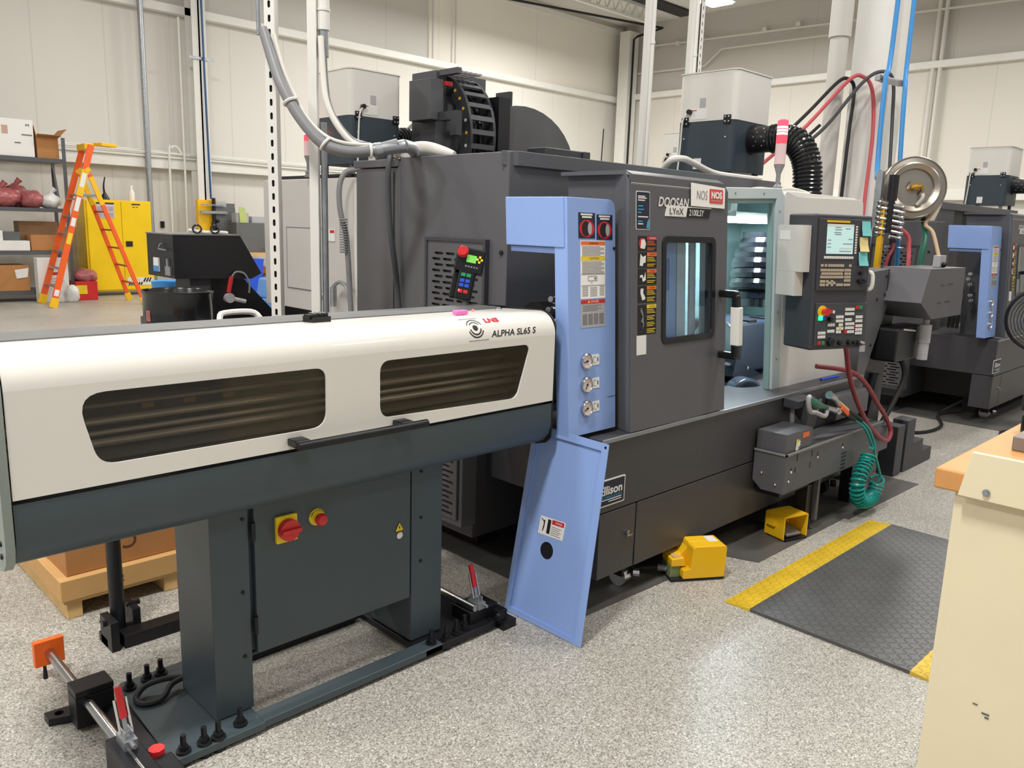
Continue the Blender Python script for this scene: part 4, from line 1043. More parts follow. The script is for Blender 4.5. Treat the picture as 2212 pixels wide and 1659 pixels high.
for a0, a1, z_ in ((.10, .135, 1.43), (.10, .14, 1.42), (.095, .135, 1.408), (.10, .138, 1.40), (.16, .19, 1.425), (.06, .08, 1.375), (.06, .08, 1.36), (.06, .08, 1.345), (.18, .205, 1.38), (.13, .2, 1.328), (.15, .205, 1.36)):
    cbox(mb, a0, a1, z_, z_ + 0.003, 0.0095, 0.0102)
part(con, 'screen_text', mb, M['grey_ink'])
for q in ((0.055, 0.21, 1.437, 1.444), (0.13, 0.205, 1.340, 1.345)): part(con, 'screen_bar', cbox(MB(), *q, 0.0095, 0.0102), M['sticker'])
part(con, 'name_strip', cbox(MB(), 0.052, 0.185, 1.452, 1.461, 0.008, 0.0095), M['yellow'], label='yellow strip above the screen')
mb = MB()
for k in range(12): cbox(mb, 0.045 + 0.0145 * k, 0.045 + 0.0145 * k + 0.011, 1.297, 1.308, 0.008, 0.011)
for k in range(11): cbox(mb, 0.222, 0.231, 1.320 + 0.0112 * k, 1.328 + 0.0112 * k, 0.008, 0.011)
part(con, 'soft_keys', mb, M['sticker'], label='white soft keys round the screen')
kt = mat('key_tan', (188, 172, 150), 0.5)
mb = MB()
def keyrow(mb, a0, a1, z0, z1, n):
    w_ = (a1 - a0) / n
    for k in range(n): cbox(mb, a0 + w_ * k, a0 + w_ * k + w_ * 0.86, z0, z1, 0.008, 0.0112)
for (a0, a1, z_, n) in ((.03, .046, 1.262, 1), (.052, .066, 1.262, 1), (.072, .165, 1.262, 7), (.195, .209, 1.262, 1), (.03, .165, 1.242, 10), (.17, .208, 1.242, 3), (.035, .16, 1.227, 9), (.17, .208, 1.227, 3), (.03, .165, 1.212, 10), (.17, .208, 1.212, 3), (.17, .208, 1.197, 3), (.03, .06, 1.193, 2), (.065, .08, 1.193, 1), (.092, .108, 1.193, 1), (.03, .06, 1.178, 2), (.065, .08, 1.178, 1), (.092, .108, 1.178, 1), (.075, .12, 1.186, 3), (.125, .165, 1.178, 3), (.17, .208, 1.178, 3)):
    keyrow(mb, a0, a1, z_, z_ + 0.0115, n)
part(con, 'keyboard', mb, kt, label='tan keyboard keys')
mb = MB()
for a, z_ in ((.262, 1.235), (.255, 1.20), (.27, 1.195), (.285, 1.2)): mb.cyl(CP(a, z_, 0.008), CP(a, z_, 0.022), 0.008, 12)
part(con, 'selector_knobs', mb, M['blackp'])
part(con, 'grab_handle', MB().tube([CP(.335, 1.24, -0.02), CP(.35, 1.23, 0.0), CP(.35, 1.17, 0.0), CP(.335, 1.16, -0.02)], 0.009, 8, 4), M['steelw'], label='white side handle')
part(con, 'lower_bezel', cbox(MB(), 0.02, 0.325, 0.912, 1.103, 0.0, 0.006), mat('panel_slate', (66, 70, 74), 0.45), bev=0.002)
part(con, 'emergency_stop', MB().cyl(CP(.055, 1.067, .006), CP(.055, 1.067, .009), 0.0255, 22), M['yellowink'], label='yellow emergency ring')
part(con, 'stop_button', MB().cyl(CP(.062, 1.066, .009), CP(.062, 1.066, .032), 0.014, 18, 0.018), M['red'], label='red mushroom stop button', bev=0.002)
wk = MB()
for (a0, a1, z_, n) in ((.085, .128, 1.058, 3), (.19, .245, 1.068, 5), (.19, .245, 1.048, 5), (.137, .182, 1.035, 4), (.137, .182, 1.017, 4), (.192, .232, 1.022, 3), (.195, .25, 1.003, 4), (.195, .25, .985, 4), (.09, .132, 1.0, 3), (.09, .132, .972, 3), (.035, .08, .965, 3), (.035, .08, .948, 3), (.155, .18, 1.0, 2), (.142, .185, .983, 3), (.142, .172, .968, 2), (.208, .25, .967, 3), (.256, .298, 1.033, 3), (.256, .298, 1.015, 3), (.258, .3, .993, 3), (.258, .3, .976, 3), (.258, .3, .96, 3)):
    keyrow(wk, a0, a1, z_, z_ + 0.0125, n)
part(con, 'panel_keys', wk, M['sticker'], label='white square panel keys')
for nm, cm, rs in (('red_key', 'red', [(.1, .113, 1.058), (.252, .269, 1.075), (.19, .203, .967), (.038, .053, .92), (.245, .252, .99)]), ('green_key', 'green', [(.272, .29, 1.075), (.06, .075, .92)]), ('blue_key', 'bluebin', [(.062, .076, 1.03)]), ('yellow_key', 'yellowink', [(.158, .166, .984)])):
    for a0, a1, z_ in rs: part(con, 'coloured_key', cbox(MB(), a0, a1, z_, z_ + 0.015, 0.006, 0.0115), M[cm])
part(con, 'start_light', cbox(MB(), .036, .055, 1.028, 1.047, .006, .012), M['led_green'], label='lit green start key')
for a, z_, r_ in ((.10, 1.032, .011), (.11, .93, .02), (.165, .925, .012), (.222, .925, .012), (.25, .923, .008), (.275, .922, .01)):
    part(con, 'rotary_dial', MB().cyl(CP(a, z_, .006), CP(a, z_, .022), r_, 18, r_ * .85), M['blackp'], bev=0.002)
part(con, 'key_tag', MB().cyl(CP(.295, .922, .01), CP(.295, .922, .03), .006, 8).obox(CP(.297, .895, .02), CX, V((0, 0, 1)), CN, .014, .014, .003), M['silver_sticker'], label='pale key tag')

# lathe extras that are things of their own
def lsolo(name, label, cat, x0, x1, z0, z1, m, y0, **k): return solo(name, label, cat, MB().box(x0, x1, y0 - 0.0012, y0 - 0.0002, z0, z1).lean(K, Z0), m, **k)
pz = thing('paper_sign', 'white paper sign with a red logo taped to the upper right of the lathe door', 'sign', (2.85, 1.805, 1.49))
lpart('sheet', MB().prism([(2.730, 1.492), (2.972, 1.489), (2.974, 1.570), (2.729, 1.579)], 'y', YD - 0.0062, YD - 0.0052), M['paper'], par=pz)
ltext(pz, 'NOS', 2.805, 1.535, M['grey_ink'], YD, 0.007, w=0.075, h=0.034, shear=0.12, bold=-0.012)
lpart('red_logo', MB().prism(rrect(2.858, 2.956, 1.507, 1.562, 0.006), 'y', YD - 0.0078, YD - 0.0064), mat('logo_red', (216, 84, 72), 0.5), par=pz, label='red logo panel')
ltext(pz, 'NOS', 2.907, 1.539, M['paper'], YD, 0.0085, w=0.078, h=0.028, bold=0.05)
lpart('logo_line', MB().box(2.872, 2.942, YD - 0.0086, YD - 0.0079, 1.515, 1.518), M['silver_sticker'], par=pz)
for k, (a0, a1, z0_, z1_, cm, lab) in enumerate(((.255, .305, 1.398, 1.462, (120, 205, 205), 'turquoise sticky note at the top right of the console screen'), (.247, .295, 1.330, 1.392, (240, 222, 150), 'yellow sticky note on the console between two turquoise ones'), (.247, .297, 1.268, 1.328, (120, 205, 205), 'lower turquoise sticky note on the console above the knobs'))):
    mb = MB().add([CP(a0, z0_, .018), CP(a1, z0_, .024), CP(a1, z1_, .0105), CP(a0, z1_, .0095), CP(a0, (z0_ + z1_) / 2, .0115), CP(a1, (z0_ + z1_) / 2, .014)], [(0, 1, 5, 4), (4, 5, 2, 3)])
    mb.v += [p + CN * 0.0006 for p in mb.v]; n_ = 6
    mb.f += [(6 + 4, 6 + 5, 6 + 1, 6), (6 + 3, 6 + 2, 6 + 5, 6 + 4), (0, 1, 7, 6), (1, 5, 11, 7), (5, 2, 8, 11), (2, 3, 9, 8), (3, 4, 10, 9), (4, 0, 6, 10)]
    solo('sticky_note', lab, 'note', mb, mat('note_%d_%d' % (cm[0], cm[2]), cm, 0.6), group='sticky notes on the console')
# ------------------------------------------------------------------ second lathe (far right)
SKIP = ('operator_console', 'document_box', 'white_housing', 'opening_frame', 'work_lamp', 'turret_block', 'tool_carrier', 'way_bellows', 'interior_lining', 'interior_slope', 'interior_shield',
        'service_sticker', 'sticker_face', 'sticker_line', 'sticker_swirl', 'tyre_sticker', 'sticker_ring', 'sticker_disc', 'sticker_hub', 'wrench_hook')
L2 = dup(LATHE, (3.3 + 4.68, 2.4, 0), 'second graphite lathe with a blue column at the right edge, behind the hose reel', skip=SKIP)

# ------------------------------------------------------------------ leaning blue panel
t = thing('sheet_panel', 'loose bright blue sheet panel with a round hole leaning against the lathe', 'panel', (1.97, 1.8, 0))
LX = 0.13 / 0.685
def bp_pt(y, s, d=0.0):
    """y along the width, s up the slope, d out of the face (towards -x)"""
    n = V((-0.685, 0, 0.13)).normalized(); u_ = V((0.13, 0, 0.685)).normalized()
    return V((1.97, y, 0.002)) + u_ * s + n * d
SLX = math.hypot(0.13, 0.685)
def bp_plate(mb, outer, holes, d0, d1):
    m2 = MB().plate(outer, holes, 'x', 0, 1)
    for p in m2.v: mb.v.append(bp_pt(p.y, p.z, d1 if p.x > .5 else d0))
    b = len(mb.v) - len(m2.v)
    mb.f += [tuple(b + i for i in f) for f in m2.f]
    return mb
hole = [(1.838 + 0.031 * math.cos(2 * PI * k / 28), 0.268 + 0.031 * math.sin(2 * PI * k / 28)) for k in range(28)]
outer = [(1.985, 0.0), (1.612, 0.0), (1.64, 0.695), (1.99, 0.700)]
inner = [(1.960, 0.020), (1.645, 0.016), (1.667, 0.668), (1.962, 0.672)]
pan = part(t, 'panel_sheet', bp_plate(bp_plate(MB(), outer, [rpoly(inner, 0.004)], 0.0, 0.0025), rpoly(inner, 0.004), [hole], -0.008, -0.0055), M['blue'], bev=0)
mb = MB()
ro = rpoly(inner, 0.004)
for i in range(len(ro)):
    a, b = ro[i], ro[(i + 1) % len(ro)]
    mb.add([bp_pt(*a, 0.0025), bp_pt(*b, 0.0025), bp_pt(*b, -0.008), bp_pt(*a, -0.008)], [(0, 1, 2, 3)])
part(pan, 'pressed_step', mb, M['blue'])
part(t, 'corner_hole', MB().cyl(bp_pt(1.652, .682, .001), bp_pt(1.652, .682, .0032), 0.005, 10), M['ink'])
part(t, 'hole_backing', bp_plate(MB(), [(1.80, .225), (1.88, .225), (1.88, .31), (1.80, .31)], [], -0.012, -0.0095), M['black'])
sk = part(t, 'danger_sticker', bp_plate(MB(), rpoly([(1.892, .318), (1.774, .322), (1.772, .387), (1.890, .383)], .004), [], -0.0055, -0.0048), M['sticker'], label='white danger sticker with a red header')
part(sk, 'sticker_header', bp_plate(MB(), [(1.833, .366), (1.777, .368), (1.777, .384), (1.833, .382)], [], -0.0048, -0.0042), M['redink'])
nb = V((-0.685, 0, 0.13)).normalized(); ub = V((0.13, 0, 0.685)).normalized()
text(sk, 'DANGER', bp_pt(1.800, .3755, -0.0038), (0, -1, 0), ub, M['sticker'], w=0.032, h=0.007)
mb = MB()
for k in range(5): bp_plate(mb, [(1.833, .356 - .007 * k), (1.785 + .008 * (k % 2), .356 - .007 * k), (1.785 + .008 * (k % 2), .358 - .007 * k), (1.833, .358 - .007 * k)], [], -0.0048, -0.0043)
part(sk, 'sticker_text', mb, M['grey_ink'])
mb = bp_plate(MB(), [(1.853, .328), (1.838, .328), (1.838, .378), (1.853, .380)], [], -0.0048, -0.0043)
bp_plate(mb, [(1.872, .372), (1.866, .372), (1.866, .350), (1.870, .332), (1.874, .332), (1.871, .352)], [], -0.0048, -0.0043)
bp_plate(mb, [(1.885, .374), (1.868, .362), (1.868, .366), (1.884, .377)], [], -0.0048, -0.0043)
part(sk, 'sticker_pictogram', mb, M['ink'])

# ------------------------------------------------------------------ floor items right
solo('drip_sheet', 'dark grey drip sheet lying on the floor under the near lathe', 'floor sheet',
     MB().prism([(2.165, 1.752), (3.05, 1.72), (3.1, 1.578), (3.95, 1.572), (3.95, 1.55), (4.86, 1.535), (4.86, 1.80), (5.3, 1.8), (5.3, 3.3), (2.165, 3.3)], 'z', 0.0005, 0.003), mat('drip_sheet_grey', (84, 82, 79), 0.55, var=0.2, scale=5))
solo('drip_sheet', 'dark grey drip sheet lying on the floor under the second lathe at the right edge', 'floor sheet',
     MB().prism([(6.75, 1.55), (9.0, 1.55), (9.0, 3.3), (6.75, 3.3)], 'z', 0.0005, 0.003), MATS['drip_sheet_grey'])

def diamond_mat(name, rgb, rough):
    m = bpy.data.materials.new(name); m.use_nodes = True
    nt = m.node_tree; b = nt.nodes['Principled BSDF']; N = nt.nodes.new; L = nt.links.new
    tc = N('ShaderNodeTexCoord')
    def vm(op, a, bb=None):
        n = N('ShaderNodeVectorMath'); n.operation = op
        if hasattr(a, 'is_linked'): L(a, n.inputs[0])
        else: n.inputs[0].default_value = a
        if bb is not None:
            if hasattr(bb, 'is_linked'): L(bb, n.inputs[1])
            else: n.inputs[1].default_value = bb
        return n.outputs[1] if op in ('DOT_PRODUCT', 'LENGTH') else n.outputs[0]
    def mt(op, a, bb=0.0):
        n = N('ShaderNodeMath'); n.operation = op
        for i, v in enumerate((a, bb)):
            if hasattr(v, 'is_linked'): L(v, n.inputs[i])
            else: n.inputs[i].default_value = v
        return n.outputs[0]
    sc = vm('MULTIPLY', tc.outputs['Object'], (38, 38, 0))
    fl = vm('FLOOR', sc)
    sp = N('ShaderNodeSeparateXYZ'); L(fl, sp.inputs[0])
    par = mt('PINGPONG', mt('ADD', sp.outputs[0], sp.outputs[1]), 1.0)
    fr = vm('SUBTRACT', vm('FRACTION', sc), (0.5, 0.5, 0.5))
    s2 = N('ShaderNodeSeparateXYZ'); L(fr, s2.inputs[0])
    p_ = mt('ADD', s2.outputs[0], s2.outputs[1]); q_ = mt('SUBTRACT', s2.outputs[0], s2.outputs[1])
    def ell(a, bb): return mt('ADD', mt('POWER', mt('DIVIDE', a, 0.72), 2), mt('POWER', mt('DIVIDE', bb, 0.2), 2))
    e = N('ShaderNodeMix'); L(par, e.inputs['Factor']); L(ell(p_, q_), e.inputs[2]); L(ell(q_, p_), e.inputs[3])
    h = N('ShaderNodeMapRange'); h.inputs['From Min'].default_value = 1.2; h.inputs['From Max'].default_value = 0.5
    L(e.outputs[0], h.inputs['Value'])
    bp = N('ShaderNodeBump'); bp.inputs['Strength'].default_value = 0.9; bp.inputs['Distance'].default_value = 0.004
    L(h.outputs[0], bp.inputs['Height']); L(bp.outputs['Normal'], b.inputs['Normal'])
    nz = N('ShaderNodeTexNoise'); nz.inputs['Scale'].default_value = 7; nz.inputs['Detail'].default_value = 6; L(tc.outputs['Object'], nz.inputs['Vector'])
    c = N('ShaderNodeMix'); c.data_type = 'RGBA'; a = lin(rgb)
    c.inputs[6].default_value = tuple(x * 0.62 for x in a[:3]) + (1,); c.inputs[7].default_value = tuple(min(1, x * 1.25) for x in a[:3]) + (1,)
    L(nz.outputs['Fac'], c.inputs['Factor']); L(c.outputs[2], b.inputs['Base Color'])
    b.inputs['Roughness'].default_value = rough
    return m
t = thing('floor_mat', 'black diamond plate floor mat with yellow borders in front of the lathe', 'floor mat', (3.34, 1.1, 0))
part(t, 'tread', MB().box(2.655, 4.02, 0.79, 1.368, 0.0005, 0.0125), diamond_mat('mat_black_rubber', (84, 84, 84), 0.4), label='black diamond plate tread')
ym = diamond_mat('mat_yellow_rubber', (226, 188, 46), 0.45)
part(t, 'yellow_border', MB().prism([(1.368, 0.0125), (1.368, 0.0005), (1.478, 0.0005), (1.475, 0.003)], 'x', 2.655, 4.02), ym, label='yellow border strip')
part(t, 'yellow_border', MB().prism([(0.79, 0.0125), (0.79, 0.0005), (0.68, 0.0005), (0.683, 0.003)], 'x', 2.655, 4.02), ym, label='yellow border strip')

# foot pedals
t = thing('foot_pedal', 'yellow foot pedal with closed back to the camera, near the lathe base', 'foot pedal', (2.707, 1.666, 0.003), rot=-math.radians(32.5), local=True)
part(t, 'pedal_hood', MB().prism(rpoly([(-0.032, 0.010), (-0.032, 0.048), (0.0, 0.052), (0.006, 0.145), (0.154, 0.145), (0.150, 0.010)], [0.006, 0.012, 0.004, 0.016, 0.014, 0.004]), 'y', 0.0, 0.06)
     .prism(rpoly([(-0.05, 0.06), (-0.05, 0.092), (-0.02, 0.095), (0.005, 0.125), (0.012, 0.145), (0.152, 0.145), (0.15, 0.01), (-0.03, 0.01), (-0.03, 0.06)], 0.01), 'y', 0.06, 0.118), M['yellow'], bev=0.006)
part(t, 'pedal_lip', MB().prism(rpoly([(-0.075, 0.056), (-0.075, 0.088), (-0.02, 0.092), (-0.01, 0.056)], 0.006), 'y', 0.022, 0.118), M['yellow'], bev=0.005)
part(t, 'pedal_base', MB().box(-0.075, -0.033, 0.03, 0.115, 0.004, 0.056), mat('olive_green_casting', (122, 134, 92), 0.5), label='olive green base', bev=0.003)
part(t, 'base_sole', MB().box(-0.08, 0.152, 0.005, 0.12, 0.0, 0.009), M['rubber'])
part(t, 'hood_sticker', MB().box(0.095, 0.135, 0.05, 0.105, 0.145, 0.1465), M['sticker'], label='white label on top')
part(t, 'lip_plate', MB().box(-0.062, -0.025, 0.035, 0.085, 0.0905, 0.0925), mat('plate_tan', (206, 170, 120), 0.5))
part(t, 'cable_gland', MB().cyl((-0.075, 0.07, 0.03), (-0.11, 0.08, 0.032), 0.013, 10), M['greyp'])
part(t, 'pedal_cable', MB().tube([(-0.11, 0.08, 0.032), (-0.2, 0.12, 0.02), (-0.22, 0.25, 0.012), (-0.1, 0.4, 0.012), (0.2, 0.5, 0.012)], 0.009, 8, 5), M['rubber'])
t = thing('foot_pedal', 'yellow foot pedal with its open hood facing the camera, beside the mat corner', 'foot pedal', (3.40, 1.622, 0.003), rot=-math.radians(16), local=True)
mb = MB().plate(rrect(0.0, 0.155, 0.004, 0.118, 0.008), [[(0.007, 0.004), (0.148, 0.004), (0.148, 0.111), (0.007, 0.111)]], 'y', 0.0, 0.115)
mb.box(0.003, 0.152, 0.105, 0.118, 0.004, 0.112)
part(t, 'pedal_hood', mb, M['yellow'])
part(t, 'pedal_lip', MB().box(-0.012, 0.002, 0.05, 0.1, 0.06, 0.085), M['yellow'])
part(t, 'treadle', MB().prism([(0.004, 0.018), (0.1, 0.04), (0.1, 0.048), (0.002, 0.026)], 'x', 0.03, 0.12), M['greyp'], label='grey treadle')
part(t, 'base_sole', MB().box(0.008, 0.147, -0.01, 0.104, 0.0, 0.009), M['blacksteel'])
t = thing('foot_pedal', 'small yellow foot pedal in front of the second lathe at the right edge', 'foot pedal', (7.25, 1.42, 0.0))
part(t, 'pedal_hood', MB().prism(rpoly([(7.2, 0.05), (7.2, 0.09), (7.28, 0.1), (7.3, 0.15), (7.42, 0.15), (7.42, 0.0), (7.28, 0.0), (7.28, 0.05)], 0.01), 'y', 1.35, 1.5), M['yellow'], bev=0.005)
part(t, 'pedal_base', MB().box(7.2, 7.278, 1.37, 1.48, 0.0, 0.049), MATS['olive_green_casting'])
solo('floor_cable', 'black cable lying on the floor between the two lathes', 'cable', MB().tube([(5.9, 2.6, 0.012), (6.0, 2.2, 0.012), (6.15, 1.98, 0.012), (6.5, 1.95, 0.012), (6.9, 2.1, 0.02), (7.1, 2.0, 0.12)], 0.012, 8, 5), M['rubber'])
solo('metal_chip', 'dark metal chip lying alone on the floor beyond the step bracket', 'chip', MB().tube([(5.62, 1.54, 0.004), (5.66, 1.51, 0.01), (5.70, 1.49, 0.004)], 0.008, 6, 3), M['black'])
solo('metal_chip', 'dark metal chip lying alone on the floor left of the black post', 'chip', MB().tube([(0.84, 2.84, 0.003), (0.855, 2.83, 0.005), (0.87, 2.83, 0.003)], 0.005, 6, 3), M['black'])

# ------------------------------------------------------------------ coolant tank in front of the lathe base
t = thing('coolant_tank', 'long graphite coolant tank with a motor box, in front of the near lathe base', 'tank', (3.8, 1.67, 0))
part(t, 'tank_body', MB().prism([(1.59, 0.262), (1.59, 0.442), (1.744, 0.442), (1.744, 0.30), (1.70, 0.262)], 'x', 3.29, 4.34), M['dark'], bev=0.002)
part(t, 'tank_rim', MB().box(3.284, 4.345, 1.584, 1.592, 0.438, 0.446).box(3.284, 3.292, 1.584, 1.744, 0.438, 0.446), MATS['edge_highlight_grey'])
part(t, 'tank_lower_step', MB().box(3.32, 4.3, 1.62, 1.744, 0.235, 0.262), M['black'])
mb = MB()
for x_, z_, h_ in ((3.395, .415, .03), (3.385, .36, .025), (3.54, .41, .03), (3.53, .358, .03), (3.60, .395, .018), (3.345, .37, .012), (3.87, .395, .016)): mb.box(x_ - .003, x_ + .003, 1.5885, 1.5905, z_ - h_ / 2, z_ + h_ / 2)
for k in range(5): mb.box(3.87, 3.92, 1.5885, 1.5905, .345 - .019 * k, .352 - .019 * k)
part(t, 'tank_slots', mb, M['ink'])
for p in ((3.345, 1.589, .355), (3.60, 1.589, .38), (3.87, 1.589, .38), (3.33, 1.589, .315), (3.288, 1.70, .34), (3.288, 1.63, .30)): part(t, 'tank_bolt', MB().ball(p, .0065, 8, 6), M['chrome'])
mb = MB().prism(rpoly([(3.30, 0.443), (3.545, 0.443), (3.545, 0.532), (3.30, 0.532)], [0.002, 0.002, 0.002, 0.002]), 'y', 1.60, 1.742)
mbx = part(t, 'motor_box', mb, M['dark'], bev=0.012)
part(mbx, 'orange_sticker', MB().box(3.45, 3.51, 1.5975, 1.5995, 0.495, 0.517), M['orangeink'])
part(mbx, 'hand_sticker', MB().prism([(3.392, .452), (3.42, .458), (3.425, .49), (3.40, .498)], 'y', 1.5975, 1.5995), M['yellowink'], label='yellow hand warning sticker')
part(mbx, 'hand_shape', MB().prism([(3.384, .45), (3.39, .498), (3.398, .47), (3.425, .484), (3.42, .474), (3.43, .47), (3.405, .455), (3.42, .452), (3.395, .444)], 'y', 1.596, 1.5975), M['sticker'])
part(t, 'nozzle_housing', MB().prism([(1.66, 0.50), (1.655, 0.555), (1.67, 0.64), (1.749, 0.645), (1.749, 0.59)], 'x', 3.60, 3.70).prism([(1.68, 0.60), (1.675, 0.638), (1.749, 0.645), (1.749, 0.60)], 'x', 3.53, 3.62), M['dark2'], label='dark slanted nozzle housing', bev=0.004)
part(t, 'support_pipe', MB().cyl((3.56, 1.71, 0.53), (3.565, 1.72, 0.62), 0.011, 10).cyl((3.73, 1.70, 0.44), (3.86, 1.72, 0.60), 0.008, 8), M['greyp'])
part(t, 'rear_cover', MB().prism([(1.69, 0.475), (1.69, 0.57), (1.71, 0.60), (1.749, 0.60), (1.749, 0.475)], 'x', 4.0, 4.38), M['dark'], label='slanted rear cover', bev=0.003)
part(t, 'green_tray', MB().box(4.34, 4.47, 1.63, 1.74, 0.40, 0.41), M['greenhose'], label='green tray edge')
part(t, 'tank_end', MB().box(4.345, 4.48, 1.60, 1.72, 0.27, 0.40), M['dark'])
lg = part(t, 'leg', MB().box(3.60, 3.66, 1.62, 1.68, 0.003, 0.26), M['black'])
part(t, 'leg', MB().box(3.665, 3.69, 1.60, 1.63, 0.05, 0.262), M['shelfgrey'])
part(t, 'leg', MB().box(4.2, 4.26, 1.66, 1.72, 0.003, 0.26), M['black'])
part(t, 'castor_wheel', MB().cyl((4.20, 1.585, 0.04), (4.235, 1.575, 0.04), 0.038, 18), M['rubber'])
part(t, 'castor_wheel', MB().cyl((3.80, 1.71, 0.04), (3.84, 1.70, 0.04), 0.036, 18), M['rubber'])
# air guns
g = thing('air_gun', 'green and grey air gun hanging left of the orange one over the coolant tank', 'air gun', (3.55, 1.6, 0.6))
part(g, 'gun_body', MB().tube([(3.50, 1.60, 0.655), (3.56, 1.6, 0.635), (3.64, 1.59, 0.612)], 0.018, 10, 3, rs=lambda q: 0.012 + 0.012 * math.sin(PI * min(1, q * 1.1 + .15))), mat('gun_dark_green', (52, 104, 86), 0.4), label='dark green body')
part(g, 'gun_lever', MB().tube([(3.47, 1.595, 0.685), (3.458, 1.595, 0.672), (3.485, 1.595, 0.615), (3.53, 1.59, 0.605), (3.62, 1.585, 0.575), (3.64, 1.585, 0.60)], 0.011, 8, 3), M['silver_sticker'], label='pale grey lever')
part(g, 'gun_coupling', MB().cyl((3.64, 1.59, 0.612), (3.74, 1.585, 0.585), 0.013, 12).cyl((3.74, 1.585, 0.585), (3.77, 1.585, 0.576), 0.017, 6), M['steel'])
part(g, 'hose_sleeve', MB().tube([(3.77, 1.583, 0.576), (3.86, 1.575, 0.545), (3.93, 1.57, 0.515)], 0.011, 8, 3), M['rubber'])
g = thing('air_gun', 'steel and orange air gun hanging right of the green one over the coolant tank', 'air gun', (3.75, 1.6, 0.6))
part(g, 'nozzle', MB().cyl((3.68, 1.60, 0.665), (3.73, 1.595, 0.645), 0.02, 12, 0.017).cyl((3.73, 1.595, 0.645), (3.76, 1.59, 0.62), 0.013, 10), M['steel'])
part(g, 'gun_body', MB().cyl((3.76, 1.59, 0.62), (3.85, 1.58, 0.57), 0.013, 10), mat('gun_tan', (206, 168, 120), 0.45))
part(g, 'gun_lever', MB().bar((3.78, 1.58, 0.595), (3.84, 1.57, 0.555), 0.016, 0.02), M['orange'], label='orange lever', bev=0.002)
part(g, 'spring_sleeve', MB().tube([(3.85, 1.58, 0.57), (3.93, 1.57, 0.535), (3.985, 1.56, 0.505)], 0.012, 8, 4), M['rubber'])
# coiled hose
t = thing('coiled_air_hose', 'teal coiled air hose hanging from the air guns down to the floor', 'hose', (4.05, 1.53, 0.08))
path = smooth_path([(4.06, 1.53, 0.33), (4.03, 1.53, 0.285), (3.965, 1.53, 0.225), (3.955, 1.53, 0.165), (4.0, 1.53, 0.10), (4.08, 1.53, 0.075), (4.17, 1.53, 0.085), (4.205, 1.53, 0.14), (4.20, 1.53, 0.165)], 12)
L_ = [0]
for a, b in zip(path, path[1:]): L_.append(L_[-1] + (b - a).length)
turns = 27; pts = []
NN = turns * 14
for i in range(NN + 1):
    q = i / NN
    q2 = 1 - (1 - q) ** 1.0
    s = (0.22 * q ** 0.5 * 0 + q) * L_[-1]
    k = max(j for j in range(len(L_)) if L_[j] <= s + 1e-9); k = min(k, len(path) - 2)
    f_ = (s - L_[k]) / max(1e-6, L_[k + 1] - L_[k])
    p = path[k].lerp(path[k + 1], f_); d = (path[k + 1] - path[k]).normalized()
    u_ = V((0, 1, 0)); w_ = d.cross(u_).normalized()
    a = 2 * PI * turns * q
    pts.append(p + (u_ * math.cos(a) + w_ * math.sin(a)) * 0.033)
part(t, 'coil', MB().tube(pts, 0.0055, 6), M['tealhose'])
part(t, 'lead', MB().tube([(3.93, 1.57, 0.515), (4.02, 1.55, 0.46), (4.09, 1.54, 0.38), (4.11, 1.535, 0.345), (4.06, 1.53, 0.36)], 0.0065, 8, 6), M['tealhose'])
part(t, 'lead', MB().tube([(3.985, 1.56, 0.505), (4.06, 1.545, 0.45), (4.12, 1.535, 0.37), (4.13, 1.53, 0.32), (4.19, 1.525, 0.23), (4.225, 1.525, 0.18), (4.22, 1.53, 0.15)], 0.0065, 8, 6), M['tealhose'])
solo('red_air_hose', 'dark red rubber hose looping below the control console', 'hose',
     MB().tube([(3.79, 1.6, 0.90), (3.82, 1.6, 0.855), (3.88, 1.6, 0.74), (3.98, 1.59, 0.60), (4.13, 1.58, 0.46), (4.29, 1.57, 0.365), (4.39, 1.57, 0.335), (4.45, 1.58, 0.375), (4.40, 1.6, 0.46), (4.30, 1.61, 0.54), (4.17, 1.62, 0.645), (4.06, 1.64, 0.715), (3.97, 1.68, 0.745), (3.86, 1.76, 0.76)], 0.012, 10, 6), M['redhose'])
solo('blue_pen', 'blue pen lying on the ledge of the lathe base under the console', 'pen', MB().cyl((4.02, 1.80, 0.668), (4.20, 1.79, 0.668), 0.007, 10, 0.007).cyl((4.20, 1.79, 0.668), (4.23, 1.788, 0.668), 0.007, 10, 0.002), M['bluebin'])
# chip conveyor at the right end
t = thing('chip_conveyor', 'graphite chip conveyor head rising at the right end of the near lathe', 'conveyor', (4.8, 1.85, 0))
part(t, 'discharge_head', MB().prism([(4.81, 1.231), (5.39, 1.231), (5.414, 0.946), (4.916, 0.946), (4.72, 1.045)], 'y', 1.60, 1.86), M['dark'], bev=0.003)
part(t, 'side_panel', MB().prism([(4.46, 1.205), (4.76, 1.222), (4.796, 1.04), (4.575, 0.652), (4.555, 0.44), (4.46, 0.44)], 'y', 1.80, 2.15), M['dark'], bev=0.003)
part(t, 'conveyor_duct', MB().prism([(4.56, 0.64), (4.72, 1.0), (5.0, 0.95), (4.95, 0.64), (4.95, 0.05), (4.56, 0.05)], 'y', 1.84, 2.15), M['belt'])
part(t, 'panel_bolts', MB().cyl((4.72, 1.80, 1.18), (4.72, 1.795, 1.18), 0.008, 8).cyl((4.72, 1.80, 1.08), (4.72, 1.795, 1.08), 0.008, 8).cyl((4.62, 1.80, 1.055), (4.62, 1.795, 1.055), 0.008, 8).cyl((4.60, 1.80, 0.80), (4.60, 1.795, 0.80), 0.008, 8), M['black'])
part(t, 'panel_seam', MB().box(4.745, 4.749, 1.797, 1.80, 1.05, 1.22), M['black'])
